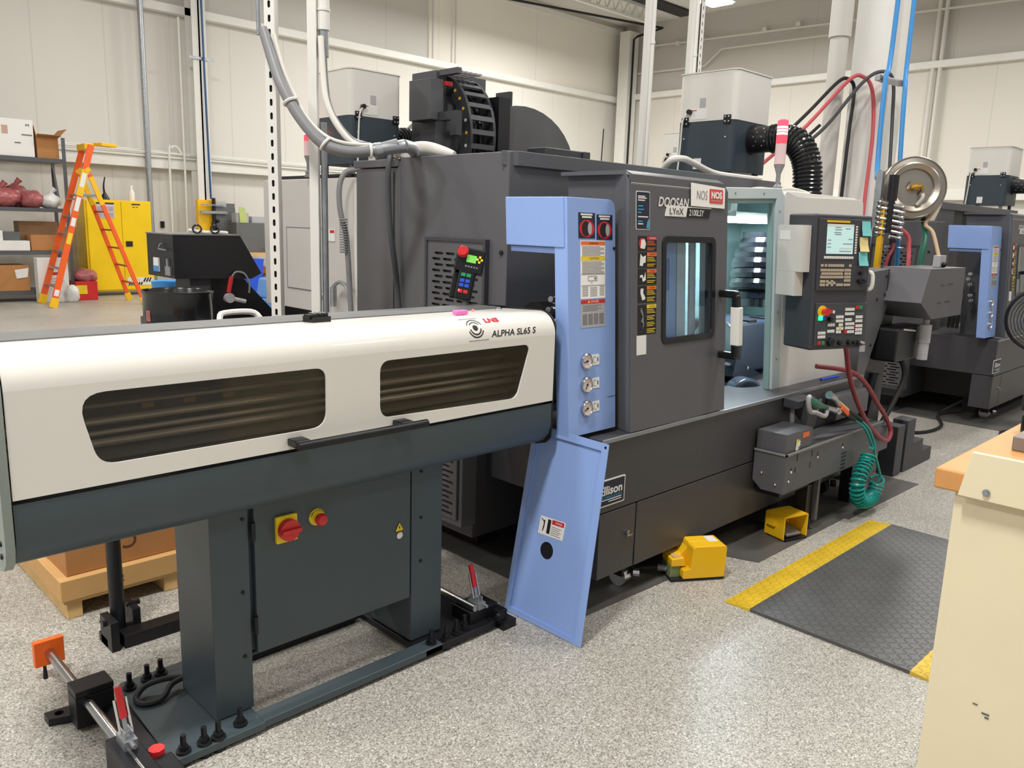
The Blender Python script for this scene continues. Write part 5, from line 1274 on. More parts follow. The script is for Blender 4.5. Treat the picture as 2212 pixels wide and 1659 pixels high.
part(t, 'head_marks', MB().box(5.0, 5.05, 1.597, 1.60, 1.135, 1.138).box(5.12, 5.2, 1.597, 1.60, 1.137, 1.14).box(4.98, 5.03, 1.597, 1.60, 1.035, 1.038).box(5.1, 5.18, 1.597, 1.60, 1.037, 1.04), M['black'])
part(t, 'stand_leg', MB().prism([(4.60, 0.003), (4.66, 0.40), (4.74, 0.62), (4.78, 0.62), (4.70, 0.36), (4.65, 0.003)], 'y', 1.79, 1.84).box(4.86, 4.92, 1.9, 1.96, 0.003, 0.64), M['black'])
jb = part(t, 'junction_box', MB().prism(rrect(4.72, 5.12, 0.70, 0.895, 0.02), 'y', 1.70, 1.838), M['black'], label='black electrical box under the head', bev=0.01)
part(jb, 'box_edge_tape', MB().bar((4.80, 1.699, 0.885), (4.98, 1.699, 0.866), 0.004, 0.008), M['sticker'])
part(t, 'filter_bowl', MB().cyl((5.02, 1.66, 0.70), (5.02, 1.66, 0.80), 0.03, 14).cyl((5.02, 1.66, 0.8005), (5.02, 1.66, 0.905), 0.034, 14).cyl((5.02, 1.66, 0.905), (5.02, 1.66, 0.935), 0.018, 12), M['silver_sticker'], label='clear filter bowl')
part(t, 'motor_cable', MB().tube([(4.88, 1.72, 0.70), (4.90, 1.70, 0.6), (4.82, 1.72, 0.45), (4.68, 1.74, 0.3), (4.6, 1.76, 0.2)], 0.016, 8, 5), M['rubber'])
solo('step_bracket', 'black boxed steel bracket standing on the floor right of the coolant tank', 'bracket', MB().box(4.88, 4.99, 1.69, 1.79, 0.003, 0.305), M['dark2'], bev=0.003)
solo('step_bracket', 'black stepped steel bracket standing on the floor, furthest right of the coolant tank', 'bracket', MB().prism([(5.03, 0.003), (5.5, 0.003), (5.5, 0.085), (5.33, 0.085), (5.33, 0.165), (5.16, 0.165), (5.16, 0.32), (5.03, 0.32)], 'y', 1.69, 1.78), M['dark2'], bev=0.003)

# ------------------------------------------------------------------ workbench at the right edge
t = thing('workbench', 'beige steel workbench with a thick wooden top at the right edge', 'workbench', (2.6, 0.2, 0))
part(t, 'bench_top', MB().box(1.905, 3.6, -0.45, 0.572, 0.852, 0.900), M['bench'], label='thick wooden top', bev=0.006)
part(t, 'end_board', MB().prism([(0.517, 0.851), (0.500, 0.952), (-0.45, 0.952), (-0.45, 0.851)], 'x', 1.893, 1.9045), M['beige'], label='beige end board above the top', bev=0.002)
part(t, 'cabinet_side', MB().prism([(0.531, 0.851), (0.531, 0.0), (-0.42, 0.0), (-0.42, 0.851)], 'x', 1.925, 3.55), M['beige'], bev=0.003)
part(t, 'board_bolt', MB().cyl((1.893, 0.462, 0.871), (1.888, 0.462, 0.871), 0.0075, 14).cyl((1.893, 0.462, 0.871), (1.885, 0.462, 0.871), 0.005, 14), M['galv'])
part(t, 'scratch_marks', MB().box(1.923, 1.9246, 0.40, 0.415, 0.36, 0.363).box(1.923, 1.9246, 0.425, 0.435, 0.375, 0.377).box(1.923, 1.9246, 0.40, 0.408, 0.352, 0.355), M['shelfgrey'])
tp = thing('tape_dispenser', 'grey box with a yellow top standing at the far end of the beige bench', 'box', (2.26, 0.46, 0.9))
part(tp, 'box_body', MB().prism(rrect(2.21, 2.33, 0.40, 0.502, 0.008), 'z', 0.9005, 0.935), mat('warm_grey_box', (128, 118, 112), 0.5), bev=0.003)
part(tp, 'yellow_top', MB().prism([(2.225 + 0.05 + .045 * math.cos(2 * PI * k / 20), 0.452 + .042 * math.sin(2 * PI * k / 20)) for k in range(20)], 'z', 0.935, 0.938), M['yellowink'])
solo('steel_sleeve', 'dark steel sleeve standing behind the grey box on the bench', 'sleeve', MB().rev([(0.045, 0), (0.045, 0.045), (0.03, 0.05), (0.03, 0.06), (0.05, 0.06), (0.05, 0.10), (0.046, 0.105)], (2.47, 0.50, 0.9005), n=20), M['blacksteel'])
# ------------------------------------------------------------------ mist collectors
def collector(label, loc, rot, duct=None, group='mist collectors'):
    t = thing('mist_collector', label, 'mist collector', loc, rot, group, local=True)
    W = 0.44
    part(t, 'lower_housing', MB().prism(rpoly([(0, 0), (W, 0), (W, W), (0, W)], [0.05, 0.05, 0.02, 0.02]), 'z', 0.04, 0.37), M['mist_d'], label='slate lower housing')
    part(t, 'upper_housing', MB().prism(rpoly([(-.003, -.003), (W + .003, -.003), (W + .003, W + .003), (-.003, W + .003)], [0.05, 0.05, 0.02, 0.02]), 'z', 0.371, 0.68), M['mist_w'], label='white upper housing')
    part(t, 'top_lid', MB().prism(rpoly([(-.008, -.008), (W + .008, -.008), (W + .008, W + .008), (-.008, W + .008)], [0.05, 0.05, 0.02, 0.02]), 'z', 0.681, 0.689), M['mist_w'])
    for x_ in (0.065, 0.39):
        l = part(t, 'latch', MB().box(x_ - 0.026, x_ + 0.026, -0.012, -0.003, 0.345, 0.40), M['blackp'])
        mb = MB()
        for dx in (-.013, .013):
            for dz in (.358, .387): mb.ball((x_ + dx, -0.013, dz), .0065, 8, 6)
        part(l, 'latch_rivets', mb, M['chrome'])
    part(t, 'code_sticker', MB().box(0.17, 0.215, -0.006, -0.0035, 0.46, 0.52), M['silver_sticker'])
    part(t, 'rating_label', MB().box(0.11, 0.23, -0.006, -0.0035, 0.385, 0.45), M['sticker'])
    part(t, 'rating_print', MB().box(0.115, 0.15, -0.0068, -0.006, 0.44, 0.446), M['redink'])
    part(t, 'side_note', MB().box(0.15, 0.21, -0.004, -0.0015, 0.06, 0.13), M['sticker'])
    mb = MB()
    for x_ in (.06, .38): mb.ball((x_, -.001, .26), .007, 8, 6)
    part(t, 'housing_screws', mb, M['chrome'])
    pc = part(t, 'power_cord', MB().tube([(0.10, -0.02, 0.43), (0.06, -0.03, 0.38), (0.05, -0.025, 0.2), (0.04, -0.03, -0.01)], 0.006, 8, 5), M['hose_w'], label='pale power cord')
    part(pc, 'cord_gland', MB().cyl((0.10, -0.003, 0.435), (0.10, -0.03, 0.435), 0.017, 12), M['blackp'])
    for fx in (0.03, 0.38):
        for fy in (0.03, 0.38): part(t, 'foot', MB().box(fx, fx + 0.03, fy, fy + 0.03, -0.03, 0.04), M['greyp'])
    part(t, 'foot_plate', MB().box(0.0, 0.44, 0.0, 0.44, -0.05, -0.03), M['black'])
    if duct:
        r_ = 0.085
        dk = part(t, 'duct_collar', MB().cyl((W, 0.25, 0.26), (W + 0.16, 0.25, 0.26), r_, 26).cyl((W - .001, 0.25, 0.26), (W + .012, 0.25, 0.26), r_ + .012, 26), M['black'], label='black duct collar')
        mb = MB()
        for k in range(5):
            a = -0.6 + 0.35 * k
            mb.ball((W + 0.05 + 0.02 * (k % 2), 0.25 - r_ * math.cos(a), 0.26 + r_ * math.sin(a)), .006, 6, 5)
            mb.ball((W + 0.11 + 0.02 * (k % 2), 0.25 - r_ * math.cos(a), 0.26 + r_ * math.sin(a)), .006, 6, 5)
        part(dk, 'collar_rivets', mb, M['chrome'])
        path = smooth_path(duct, 10)
        L_ = [0]
        for a, b in zip(path, path[1:]): L_.append(L_[-1] + (b - a).length)
        mb = MB(); n = int(L_[-1] / 0.024)
        for i in range(n + 1):
            s = L_[-1] * i / n; k = max(j for j in range(len(L_)) if L_[j] <= s + 1e-9); k = min(k, len(path) - 2)
            f_ = (s - L_[k]) / (L_[k + 1] - L_[k]); p = path[k].lerp(path[k + 1], f_); d = path[k + 1] - path[k]
            mb.torus(p, d, r_, 0.009, 24, 6)
        mb.tube(path, r_ - 0.003, 20)
        part(t, 'ribbed_duct', mb, mat('duct_gloss_black', (30, 31, 34), 0.22), label='black ribbed flexible duct')
    return t
# right one: its front (local -y) faces -x
W = 0.44
collector('white and slate mist collector with a ribbed black duct behind the near lathe door', (4.90, 3.39, 1.75), -PI / 2,
          [(W + 0.15, 0.25, 0.26), (W + 0.22, 0.25, 0.26), (W + 0.33, 0.25, 0.22), (W + 0.40, 0.25, 0.10), (W + 0.42, 0.25, -0.05), (W + 0.42, 0.25, -0.14)])
collector('white and slate mist collector behind the white posts at the left', (3.34, 5.05, 1.75), 0.0, [(W + 0.15, 0.25, 0.26), (W + 0.3, 0.25, 0.26), (W + 0.55, 0.25, 0.12), (W + 0.62, 0.25, -0.06)])
collector('white and slate mist collector at the far right above the second lathe', (10.6, 3.28, 1.75), -PI / 2, [(W + 0.15, 0.25, 0.26), (W + 0.5, 0.25, 0.26), (W + 0.9, 0.25, 0.26)])
collector('small far white and slate mist collector left of the big ducted one', (8.55, 6.12, 1.86), -PI / 2, None)
solo('collector_stand', None, None, MB().box(8.5, 9.2, 5.6, 6.2, 0, 1.80), M['dark'])
bpy.data.objects['collector_stand']['label'] = 'far dark machine block under the small far mist collector'
bpy.data.objects['collector_stand']['category'] = 'machine'
bpy.data.objects['collector_stand'].name = 'machine_tool'
solo('machine_tool', 'dark machine roof under the far right mist collector', 'machine', MB().box(8.9, 11.4, 2.7, 3.3, 0, 1.69), M['dark'])

# ------------------------------------------------------------------ signal beacons
def beacon(label, loc):
    t = thing('signal_beacon', label, 'signal light', loc, local=True, group='signal beacons')
    part(t, 'base', MB().rev([(0.028, 0), (0.028, 0.012), (0.02, 0.02), (0.024, 0.035), (0.012, 0.05), (0.012, 0.10), (0.029, 0.15)], (0, 0, 0), n=18), M['hose_g'], label='grey base')
    part(t, 'clear_lens', MB().cyl((0, 0, 0.151), (0, 0, 0.255), 0.028, 20), M['beacon'], label='unlit pale lens')
    part(t, 'lower_lens', MB().cyl((0, 0, 0.2555), (0, 0, 0.30), 0.0281, 20), mat('beacon_red', (226, 80, 96), 0.3, emit=0.5), label='red lens')
    mb = MB()
    for k in range(3): mb.cyl((0, 0, 0.3005 + 0.016 * k), (0, 0, 0.311 + 0.016 * k), 0.0275, 20)
    part(t, 'lit_lens', mb, M['redhot'], label='brightly lit red lens')
    part(t, 'lit_ring', MB().cyl((0, 0, 0.30), (0, 0, 0.348), 0.0262, 20), M['redglow'])
    part(t, 'cap', MB().rev([(0.028, 0.3485), (0.028, 0.372), (0.022, 0.377)], (0, 0, 0), n=20), M['redglow'])
    return t
beacon('red lit signal beacon on the near lathe in front of the ribbed duct', (4.10, 2.18, 1.603))
beacon('red lit signal beacon beside the white posts at the left', (3.27, 5.5, 1.70))

# ------------------------------------------------------------------ white strut posts
mb = MB()
m2 = MB().slotted(-0.0205, 0.0205, 0, 7.05, 0.052, 0.011, 0.027, 'y', -0.0205, -0.018)
m2.box(-0.0205, -0.018, -0.018, 0.0205, 0, 7.05).box(0.018, 0.0205, -0.018, 0.0205, 0, 7.05)
m2.xf(Matrix.Translation((1.69, 3.10, 0)) @ Matrix.Rotation(math.radians(-50), 4, 'Z'))
t = thing('strut_post', 'white slotted strut post rising behind the feeder, left of the plain one', 'post', (1.69, 3.10, 0))
part(t, 'slotted_channel', m2, M['steelw'])
m3 = MB().box(-0.012, 0.012, -0.012, -0.010, 0.0, 7.05).xf(Matrix.Translation((1.69, 3.10, 0)) @ Matrix.Rotation(math.radians(-50), 4, 'Z'))
part(t, 'channel_back', m3, M['black'])
part(t, 'conduit', MB().cyl((1.655, 3.135, 2.23), (1.655, 3.135, 7.05), 0.011, 10), M['steelw'])
part(t, 'conduit_end', MB().cyl((1.655, 3.135, 2.1), (1.655, 3.135, 2.23), 0.009, 10), M['galv'])
t = thing('strut_post', 'plain white strut post with a galvanised pipe rising behind the feeder', 'post', (1.82, 2.985, 0))
part(t, 'channel', MB().box(-0.018, 0.018, -0.018, 0.018, 0, 7.05).xf(Matrix.Translation((1.81, 2.995, 0)) @ Matrix.Rotation(math.radians(-45), 4, 'Z')), M['steelw'], bev=0.002)
part(t, 'upper_conduit', MB().cyl((1.85, 2.98, 2.13), (1.85, 2.98, 7.05), 0.024, 14).cyl((1.85, 2.98, 2.2), (1.85, 2.98, 2.21), 0.027, 14), M['steelw'])
part(t, 'conduit_fitting', MB().cyl((1.85, 2.98, 2.03), (1.85, 2.98, 2.13), 0.02, 14), M['galv'])
part(t, 'lower_pipe', MB().cyl((1.842, 2.975, 0), (1.842, 2.975, 1.78), 0.013, 12), M['galv'], label='galvanised pipe')
for (x, y, lab) in ((4.62, 3.47, 'pair of white strut channels above the big ducted collector, the left pair'), (5.12, 3.47, 'pair of white strut channels above the big ducted collector, the right pair with slots')):
    t = thing('strut_post', lab, 'post', (x, y, 1.65))
    part(t, 'channel', MB().box(x - 0.03, x - 0.004, y - 0.02, y + 0.02, 1.60, 7.05), M['steelw'])
    part(t, 'conduit', MB().cyl((x + 0.022, y - 0.01, 1.60), (x + 0.022, y - 0.01, 7.05), 0.02, 12).cyl((x + 0.022, y - 0.01, 2.6), (x + 0.022, y - 0.01, 2.62), 0.024, 12), M['steelw'])
    if x > 5:
        part(t, 'slotted_channel', MB().slotted(x + 0.046, x + 0.088, 1.6, 7.05, 0.052, 0.011, 0.027, 'y', y - 0.034, y - 0.031), M['steelw'])
        part(t, 'channel_back', MB().box(x + 0.05, x + 0.084, y - 0.024, y - 0.02, 1.6, 7.05), M['black'])
# conduits into the lathe cabinet
t = thing('flexible_conduit', 'thick grey flexible conduit sagging from the slotted post to the lathe cabinet', 'conduit', (1.8, 2.9, 1.6))
part(t, 'conduit', MB().tube([(1.665, 3.115, 2.12), (1.672, 3.06, 2.0), (1.675, 3.0, 1.90), (1.705, 2.935, 1.79), (1.755, 2.865, 1.695), (1.815, 2.815, 1.663), (1.90, 2.77, 1.664), (2.02, 2.72, 1.70)], 0.022, 12, 6), M['hose_g'])
part(t, 'side_hose', MB().tube([(1.685, 3.07, 2.10), (1.70, 3.02, 1.95), (1.735, 2.94, 1.80), (1.775, 2.87, 1.722), (1.825, 2.81, 1.693), (1.91, 2.78, 1.69), (2.04, 2.73, 1.70)], 0.007, 8, 6), M['hose_w'], label='thin white hose')
mb = MB()
for p, d in (((1.69, 2.965, 1.84), (0.25, -0.5, -1)), ((1.77, 2.85, 1.685), (0.6, -0.5, -.6)), ((1.92, 2.765, 1.668), (1, -.4, 0.1))): mb.torus(p, d, 0.026, 0.006, 18, 6)
part(t, 'tie_band', mb, M['steelw'])
part(t, 'elbow_fitting', MB().tube([(1.93, 2.76, 1.668), (1.985, 2.735, 1.682), (2.03, 2.72, 1.69), (2.05, 2.71, 1.695)], 0.026, 14, 4).cyl((1.935, 2.757, 1.668), (1.96, 2.747, 1.673), 0.031, 14), M['galv'], label='zinc elbow fitting')
part(t, 'cabinet_end', MB().tube([(2.04, 2.715, 1.695), (2.15, 2.80, 1.70), (2.28, 2.95, 1.70)], 0.026, 12, 4), M['galv'])
t = thing('flexible_conduit', 'grey flexible conduit with a white hose sagging from the plain post', 'conduit', (1.82, 2.85, 1.6))
part(t, 'conduit', MB().tube([(1.85, 2.98, 2.05), (1.835, 2.95, 1.95), (1.83, 2.92, 1.85), (1.845, 2.885, 1.775), (1.885, 2.84, 1.71), (1.93, 2.80, 1.69), (2.0, 2.86, 1.685)], 0.013, 10, 6), M['hose_g'])
part(t, 'side_hose', MB().tube([(1.825, 2.96, 2.10), (1.815, 2.93, 1.95), (1.81, 2.90, 1.85), (1.825, 2.86, 1.77), (1.865, 2.815, 1.70), (1.92, 2.78, 1.68)], 0.012, 10, 6), M['hose_w'], label='white hose')
solo('hanging_cable', 'dark grey cable hanging down the front of the lathe cabinets from a tan clamp', 'cable',
     MB().tube([(2.235, 3.06, 1.695), (2.215, 3.035, 1.68), (2.20, 3.03, 1.62), (2.20, 3.03, 1.5), (2.205, 3.02, 1.35), (2.215, 2.99, 1.15), (2.22, 2.965, 0.9)], 0.013, 10, 6), mat('cable_dark_grey', (74, 76, 80), 0.5))
t = thing('cable_clamp', 'tan clamp with a round knob on top of the lathe cabinet', 'clamp', (2.26, 3.03, 1.68))
part(t, 'ring', MB().torus((2.25, 3.02, 1.715), (-0.7, -0.7, 0.1), 0.024, 0.008, 18, 8), mat('clamp_tan', (214, 186, 140), 0.45))
part(t, 'knob', MB().ball((2.235, 3.005, 1.72), 0.02, 12, 8), M['silver_sticker'])
part(t, 'clamp_base', MB().box(2.25, 2.30, 3.0, 3.06, 1.6785, 1.70), M['hose_w'])
solo('paper_wrap', 'cream paper wrap lying on the lathe roof beside the conduit fitting', 'paper',
     MB().tube([(2.34, 3.17, 1.695), (2.35, 3.12, 1.715), (2.36, 3.05, 1.725), (2.38, 2.98, 1.725), (2.40, 2.9, 1.71), (2.41, 2.83, 1.695)], 0.05, 12, 6, rs=lambda q: 0.006 + 0.024 * math.sin(PI * (0.1 + 0.8 * q))), M['hose_w'])
solo('roof_hose', 'white hose arching over the lathe roof edge beside the collector', 'hose',
     MB().tube([(3.50, 2.50, 1.69), (3.46, 2.42, 1.735), (3.50, 2.38, 1.745), (3.62, 2.40, 1.735), (3.85, 2.42, 1.70), (4.05, 2.40, 1.692), (4.32, 2.41, 1.694)], 0.016, 10, 6), M['hose_w'])
solo('roof_cables', 'bundle of white cables lying on top of the white lathe housing', 'cable',
     MB().tube([(4.12, 2.2, 1.612), (4.2, 2.16, 1.635), (4.35, 2.12, 1.612), (4.38, 2.3, 1.612)], 0.008, 8, 5).tube([(4.13, 2.24, 1.612), (4.25, 2.2, 1.64), (4.38, 2.18, 1.612)], 0.008, 8, 5).tube([(3.95, 2.28, 1.612), (4.05, 2.24, 1.63), (4.3, 2.1, 1.612)], 0.007, 8, 5), M['hose_w'])

# ------------------------------------------------------------------ hose stand, reel and hoses on the right
t = thing('air_stand', 'yellow post with clustered valve fittings behind the conveyor head', 'air stand', (5.35, 2.13, 0))
part(t, 'post', MB().box(5.335, 5.375, 2.095, 2.125, 0.0, 1.58), M['yellow'], label='yellow post')
part(t, 'post_bracket', MB().box(5.335, 5.365, 2.13, 2.17, 1.45, 1.80), M['galv'])
mf = part(t, 'manifold', MB().cyl((5.37, 2.07, 1.42), (5.37, 2.07, 1.78), 0.02, 10).box(5.36, 5.40, 2.05, 2.10, 1.62, 1.78), M['black'], bev=0.004)
mb = MB()
for k in range(7):
    z_ = 1.40 + 0.032 * k
    mb.cyl((5.37, 2.06, z_), (5.41 + .01 * (k % 2), 2.02, z_ - .01), 0.012, 8).ball((5.415 + .012 * (k % 2), 2.015, z_ - .012), 0.017, 8, 6)
    mb.cyl((5.36, 2.09, z_ + .01), (5.33 - .008 * (k % 2), 2.12, z_ + .015), 0.012, 8).ball((5.325 - .008 * (k % 2), 2.125, z_ + .018), 0.016, 8, 6)
part(t, 'valve_fittings', mb, M['steel'], label='bright valve fittings')
part(t, 'pipe_clamp', MB().box(5.33, 5.50, 2.06, 2.07, 1.33, 1.345).box(5.33, 5.5, 2.06, 2.07, 1.31, 1.315).torus((5.47, 2.03, 1.33), (0, 0, 1), .025, .006, 14, 6), M['galv'])
t = thing('hose_reel', 'round steel hose reel mounted behind the conveyor head at the right', 'hose reel', (5.6, 2.0, 1.5))
ax = V((-0.80, -0.58, 0.10)).normalized(); rc = V((5.573, 2.018, 1.711))
def drum(prof, n=40): return MB().rev(prof, rc, ax, n)
part(t, 'front_disc', drum([(0.192, -0.012), (0.197, 0.0), (0.192, 0.008), (0.186, 0.0), (0.160, 0.004), (0.155, 0.016), (0.150, 0.018), (0.120, 0.006), (0.115, -0.012), (0.10, -0.014), (0.0012, -0.012)]), mat('reel_steel', (176, 168, 158), 0.28, metal=0.9, var=0.05), label='ribbed steel front disc')
part(t, 'wound_hose', drum([(0.165, -0.105), (0.18, -0.10), (0.183, -0.06), (0.18, -0.018), (0.165, -0.014)]), mat('reel_hose_tan', (196, 168, 134), 0.6, bump=0.8, bscale=40), label='tan hose wound on the reel')
part(t, 'rear_disc', drum([(0.0012, -0.106), (0.19, -0.108), (0.195, -0.112), (0.19, -0.118), (0.0012, -0.12)]), MATS['reel_steel'])
e1 = V((0.58, -0.80, 0)).normalized(); e2 = ax.cross(e1) * -1
if e2.z < 0: e2 = -e2
part(t, 'swivel', MB().cyl(rc + ax * -.012, rc + ax * 0.035, 0.02, 12).cyl(rc + ax * .03 + e1 * -0.03 + e2 * -0.005, rc + ax * .03 + e1 * 0.035 + e2 * 0.006, 0.013, 10).cyl(rc + ax * .03 + e1 * .035 + e2 * .01, rc + ax * .03 + e1 * .045 + e2 * -0.045, 0.009, 10), M['brass'], label='brass swivel joint')
part(t, 'inlet_hose', MB().tube([rc + ax * .03 + e1 * .045 + e2 * -.04, rc + ax * .03 + e1 * .045 + e2 * -.07, rc + ax * .01 + e1 * .02 + e2 * -.11], 0.011, 8, 5), M['hose_w'])
mb = MB()
for a0 in (2.2, 5.3): mb.tube([rc + ax * -.009 + (e1 * math.cos(a0 + .22 * k) + e2 * math.sin(a0 + .22 * k)) * .045 for k in range(5)], 0.0035, 6)
part(t, 'disc_slots', mb, M['black'])
part(t, 'reel_bracket', MB().bar(rc + ax * -.11 + e2 * -.2 + e1 * -.02, rc + ax * -.06 + e2 * -.205 + e1 * .22, 0.07, 0.004).bar(rc + ax * -.14 + e1 * .16 + e2 * -.19, rc + ax * -.14 + e1 * .2 + e2 * -.08, 0.08, 0.004).bar(rc + ax * -.14 + e1 * -.2, rc + ax * -.14 + e1 * .05, 0.04, 0.03), MATS['reel_steel'])
part(t, 'reel_post', MB().cyl((5.75, 2.18, 0.0), (5.75, 2.18, 1.70), 0.025, 12), M['black'])
part(t, 'reel_hose', MB().tube([rc + ax * -.06 + e1 * .18 + e2 * .02, rc + ax * -.05 + e1 * .165 + e2 * -.10, rc + ax * -.04 + e1 * .10 + e2 * -.22, (5.60, 1.88, 1.43), (5.53, 1.80, 1.27)], 0.012, 10, 6), MATS['reel_hose_tan'])
t = thing('hose_guide', 'pale block with a clamp guiding the tan hose on the conveyor head', 'guide', (5.2, 1.7, 1.232))
part(t, 'guide_block', MB().box(5.12, 5.22, 1.66, 1.70, 1.232, 1.30), M['silver_sticker'], bev=0.003)
part(t, 'guide_clamp', MB().ball((5.16, 1.65, 1.247), 0.016, 8, 6), M['blacksteel'])
solo('blue_air_hose', 'blue air hose hanging along the big column, the left of the two', 'hose', MB().tube([(6.10, 2.46, 7.05), (6.069, 2.456, 3.0), (5.922, 2.42, 2.45), (5.83, 2.37, 1.84), (5.46, 2.20, 1.80)], 0.017, 10, 6), M['bluehose'])
solo('blue_air_hose', 'blue air hose by the big column, the right of the two, passing behind the reel', 'hose', MB().tube([(6.18, 2.40, 7.05), (6.148, 2.378, 3.0), (6.02, 2.32, 2.38), (5.95, 2.26, 1.75), (5.86, 2.2, 1.5), (5.82, 2.16, 1.23), (5.82, 2.15, 0.9)], 0.016, 10, 6), M['bluehose'])
solo('hose_hanger', 'galvanised strut hanger bracket holding the blue hoses to the column', 'bracket', MB().box(6.50, 6.75, 2.70, 2.74, 2.56, 2.60).bar((6.62, 2.72, 2.58), (6.05, 2.36, 2.44), 0.04, 0.04), M['galv'])
solo('green_hose', 'dark green hose running down behind the reel to the conveyor head', 'hose', MB().tube([(5.70, 1.98, 1.52), (5.62, 1.93, 1.40), (5.56, 1.92, 1.27), (5.54, 1.92, 1.0)], 0.02, 10, 5), M['greenhose'])
solo('pink_hose', 'light red hose arching from the valve fittings to the conveyor head', 'hose', MB().tube([(5.40, 2.06, 1.445), (5.46, 2.03, 1.445), (5.52, 2.0, 1.40), (5.53, 1.99, 1.32), (5.52, 1.98, 1.23), (5.51, 1.98, 1.0)], 0.014, 10, 6), M['pinkhose'])
solo('pink_hose', 'short light red hose bent up beside the yellow post', 'hose', MB().tube([(5.40, 2.08, 1.0), (5.40, 2.07, 1.24), (5.425, 2.05, 1.32), (5.43, 2.05, 1.36)], 0.012, 8, 5), M['redhose'])
solo('thin_hose', 'thin dark violet hose hanging down beside the yellow post', 'hose', MB().tube([(5.44, 2.06, 1.55), (5.45, 2.05, 1.40), (5.44, 2.05, 1.2), (5.44, 2.05, 1.0)], 0.008, 8, 5), mat('hose_violet', (74, 70, 84), 0.5))
# hoses strung to the column
def hs_(name, label, pts, r, m): solo(name, label, 'hose', MB().tube(pts, r, 8, 6), m, group='hoses strung to the column')
hs_('black_hose', 'black hose from the collector rising to the column, the topmost', [(6.05, 3.3, 2.05), (6.3, 3.15, 2.33), (6.52, 3.03, 2.58), (6.60, 2.98, 2.60), (6.64, 2.95, 2.52), (6.58, 2.93, 2.2), (6.5, 2.9, 1.7), (6.5, 2.9, 1.2)], 0.014, M['rubber'])
hs_('black_hose', 'short black hose end sticking out beside the ribbed duct', [(6.05, 3.3, 2.04), (6.2, 3.15, 2.10), (6.38, 3.08, 2.24)], 0.013, M['rubber'])
hs_('pink_hose', 'light red hose rising from the lathe to the column', [(5.6, 3.3, 1.75), (5.9, 3.2, 1.98), (6.2, 3.1, 2.22), (6.52, 2.95, 2.58), (6.62, 2.88, 2.615), (6.72, 2.84, 2.52), (6.72, 2.80, 2.2), (6.66, 2.78, 1.7), (6.6, 2.75, 1.3)], 0.015, M['pinkhose'])
hs_('grey_hose', 'dark grey hose arching from the duct over the column bracket', [(5.95, 3.05, 2.0), (6.2, 2.95, 2.2), (6.5, 2.83, 2.55), (6.62, 2.74, 2.64), (6.70, 2.68, 2.58), (6.72, 2.66, 2.3), (6.68, 2.62, 1.9)], 0.014, mat('hose_charcoal', (70, 70, 72), 0.5))
# ------------------------------------------------------------------ cage fan at the right edge
t = thing('cage_fan', 'black wire cage fan cut by the right edge of the photo', 'fan', (6.6, 1.45, 0.0))
mb = MB(); fc = V((6.62, 1.43, 0.86)); fa = V((-1, -0.2, 0)).normalized()
mb.torus(fc, fa, 0.22, 0.012, 36, 8)
for k in range(9): mb.torus(fc + fa * (0.02 + 0.03 * math.sin(k / 9 * 1.5)), fa, 0.05 + 0.02 * k, 0.0025, 32, 5)
part(t, 'wire_cage', mb, M['blacksteel'])
mb = MB(); d_, u_, w_ = frame_of(fa)
for k in range(4):
    a = PI / 2 * k
    p = u_ * math.cos(a) + w_ * math.sin(a); q = u_ * math.cos(a + .6) + w_ * math.sin(a + .6)
    mb.add([fc - fa * .03 + p * .03, fc - fa * .05 + p * .2, fc - fa * .01 + q * .2, fc - fa * .02 + q * .03, fc - fa * .033 + p * .03, fc - fa * .053 + p * .2, fc - fa * .013 + q * .2, fc - fa * .023 + q * .03], [(0, 1, 2, 3), (7, 6, 5, 4), (0, 4, 5, 1), (1, 5, 6, 2), (2, 6, 7, 3), (3, 7, 4, 0)])
part(t, 'blades', mb, M['shelfgrey'])
part(t, 'fan_stand', MB().cyl((6.66, 1.42, 0.0), (6.66, 1.42, 0.66), 0.018, 10).cyl((6.66, 1.42, 0), (6.66, 1.42, 0.02), 0.18, 20).rev([(.06, 0), (.06, .1), (.03, .12)], fc - fa * .06, -fa, 16), M['blacksteel'])

# ------------------------------------------------------------------ machining centre behind
t = thing('machining_centre', 'big machining centre with a warm grey side, behind the lathe at the left', 'machining centre', (4.6, 5.3, 0))
part(t, 'side_body', MB().prism(rpoly([(4.95, 0.70), (6.25, 0.70), (6.25, 1.69), (4.95, 1.69)], [0.01, 0.01, 0.05, 0.01]), 'x', 3.30, 3.9), M['vmc'], label='warm grey side body', bev=0.01)
part(t, 'front_edge', MB().box(3.30, 3.5, 4.87, 4.948, 0.4, 1.68), M['steelw'])
part(t, 'base', MB().prism([(3.32, 0.695), (3.95, 0.695), (5.9, 0.695), (5.9, 0.0), (3.9, 0.0), (3.42, 0.35)], 'y', 4.6, 6.2), M['black'])
dp = part(t, 'side_panel', MB().plate([(5.345, 0.855), (5.885, 0.855), (5.885, 1.33), (5.345, 1.33)], [[(5.35, 0.86), (5.88, 0.86), (5.88, 1.325), (5.35, 1.325)]], 'x', 3.293, 3.30), M['greyp'])
part(t, 'panel_plate', MB().box(3.294, 3.30, 5.352, 5.878, 0.862, 1.323), M['vmc'])
ss = part(t, 'warning_label', MB().box(3.292, 3.2995, 5.19, 5.335, 1.24, 1.325), M['sticker'])
part(ss, 'label_header', MB().box(3.2905, 3.292, 5.195, 5.25, 1.30, 1.32), M['redink'])
part(ss, 'label_figure', MB().box(3.2905, 3.292, 5.28, 5.295, 1.25, 1.31), M['ink'])
part(t, 'roof_slab', MB().box(3.36, 5.9, 4.2, 6.2, 1.692, 1.72), M['black'])
part(t, 'main_body', MB().box(3.92, 5.9, 4.2, 6.2, 0.70, 1.69), M['dark2'])
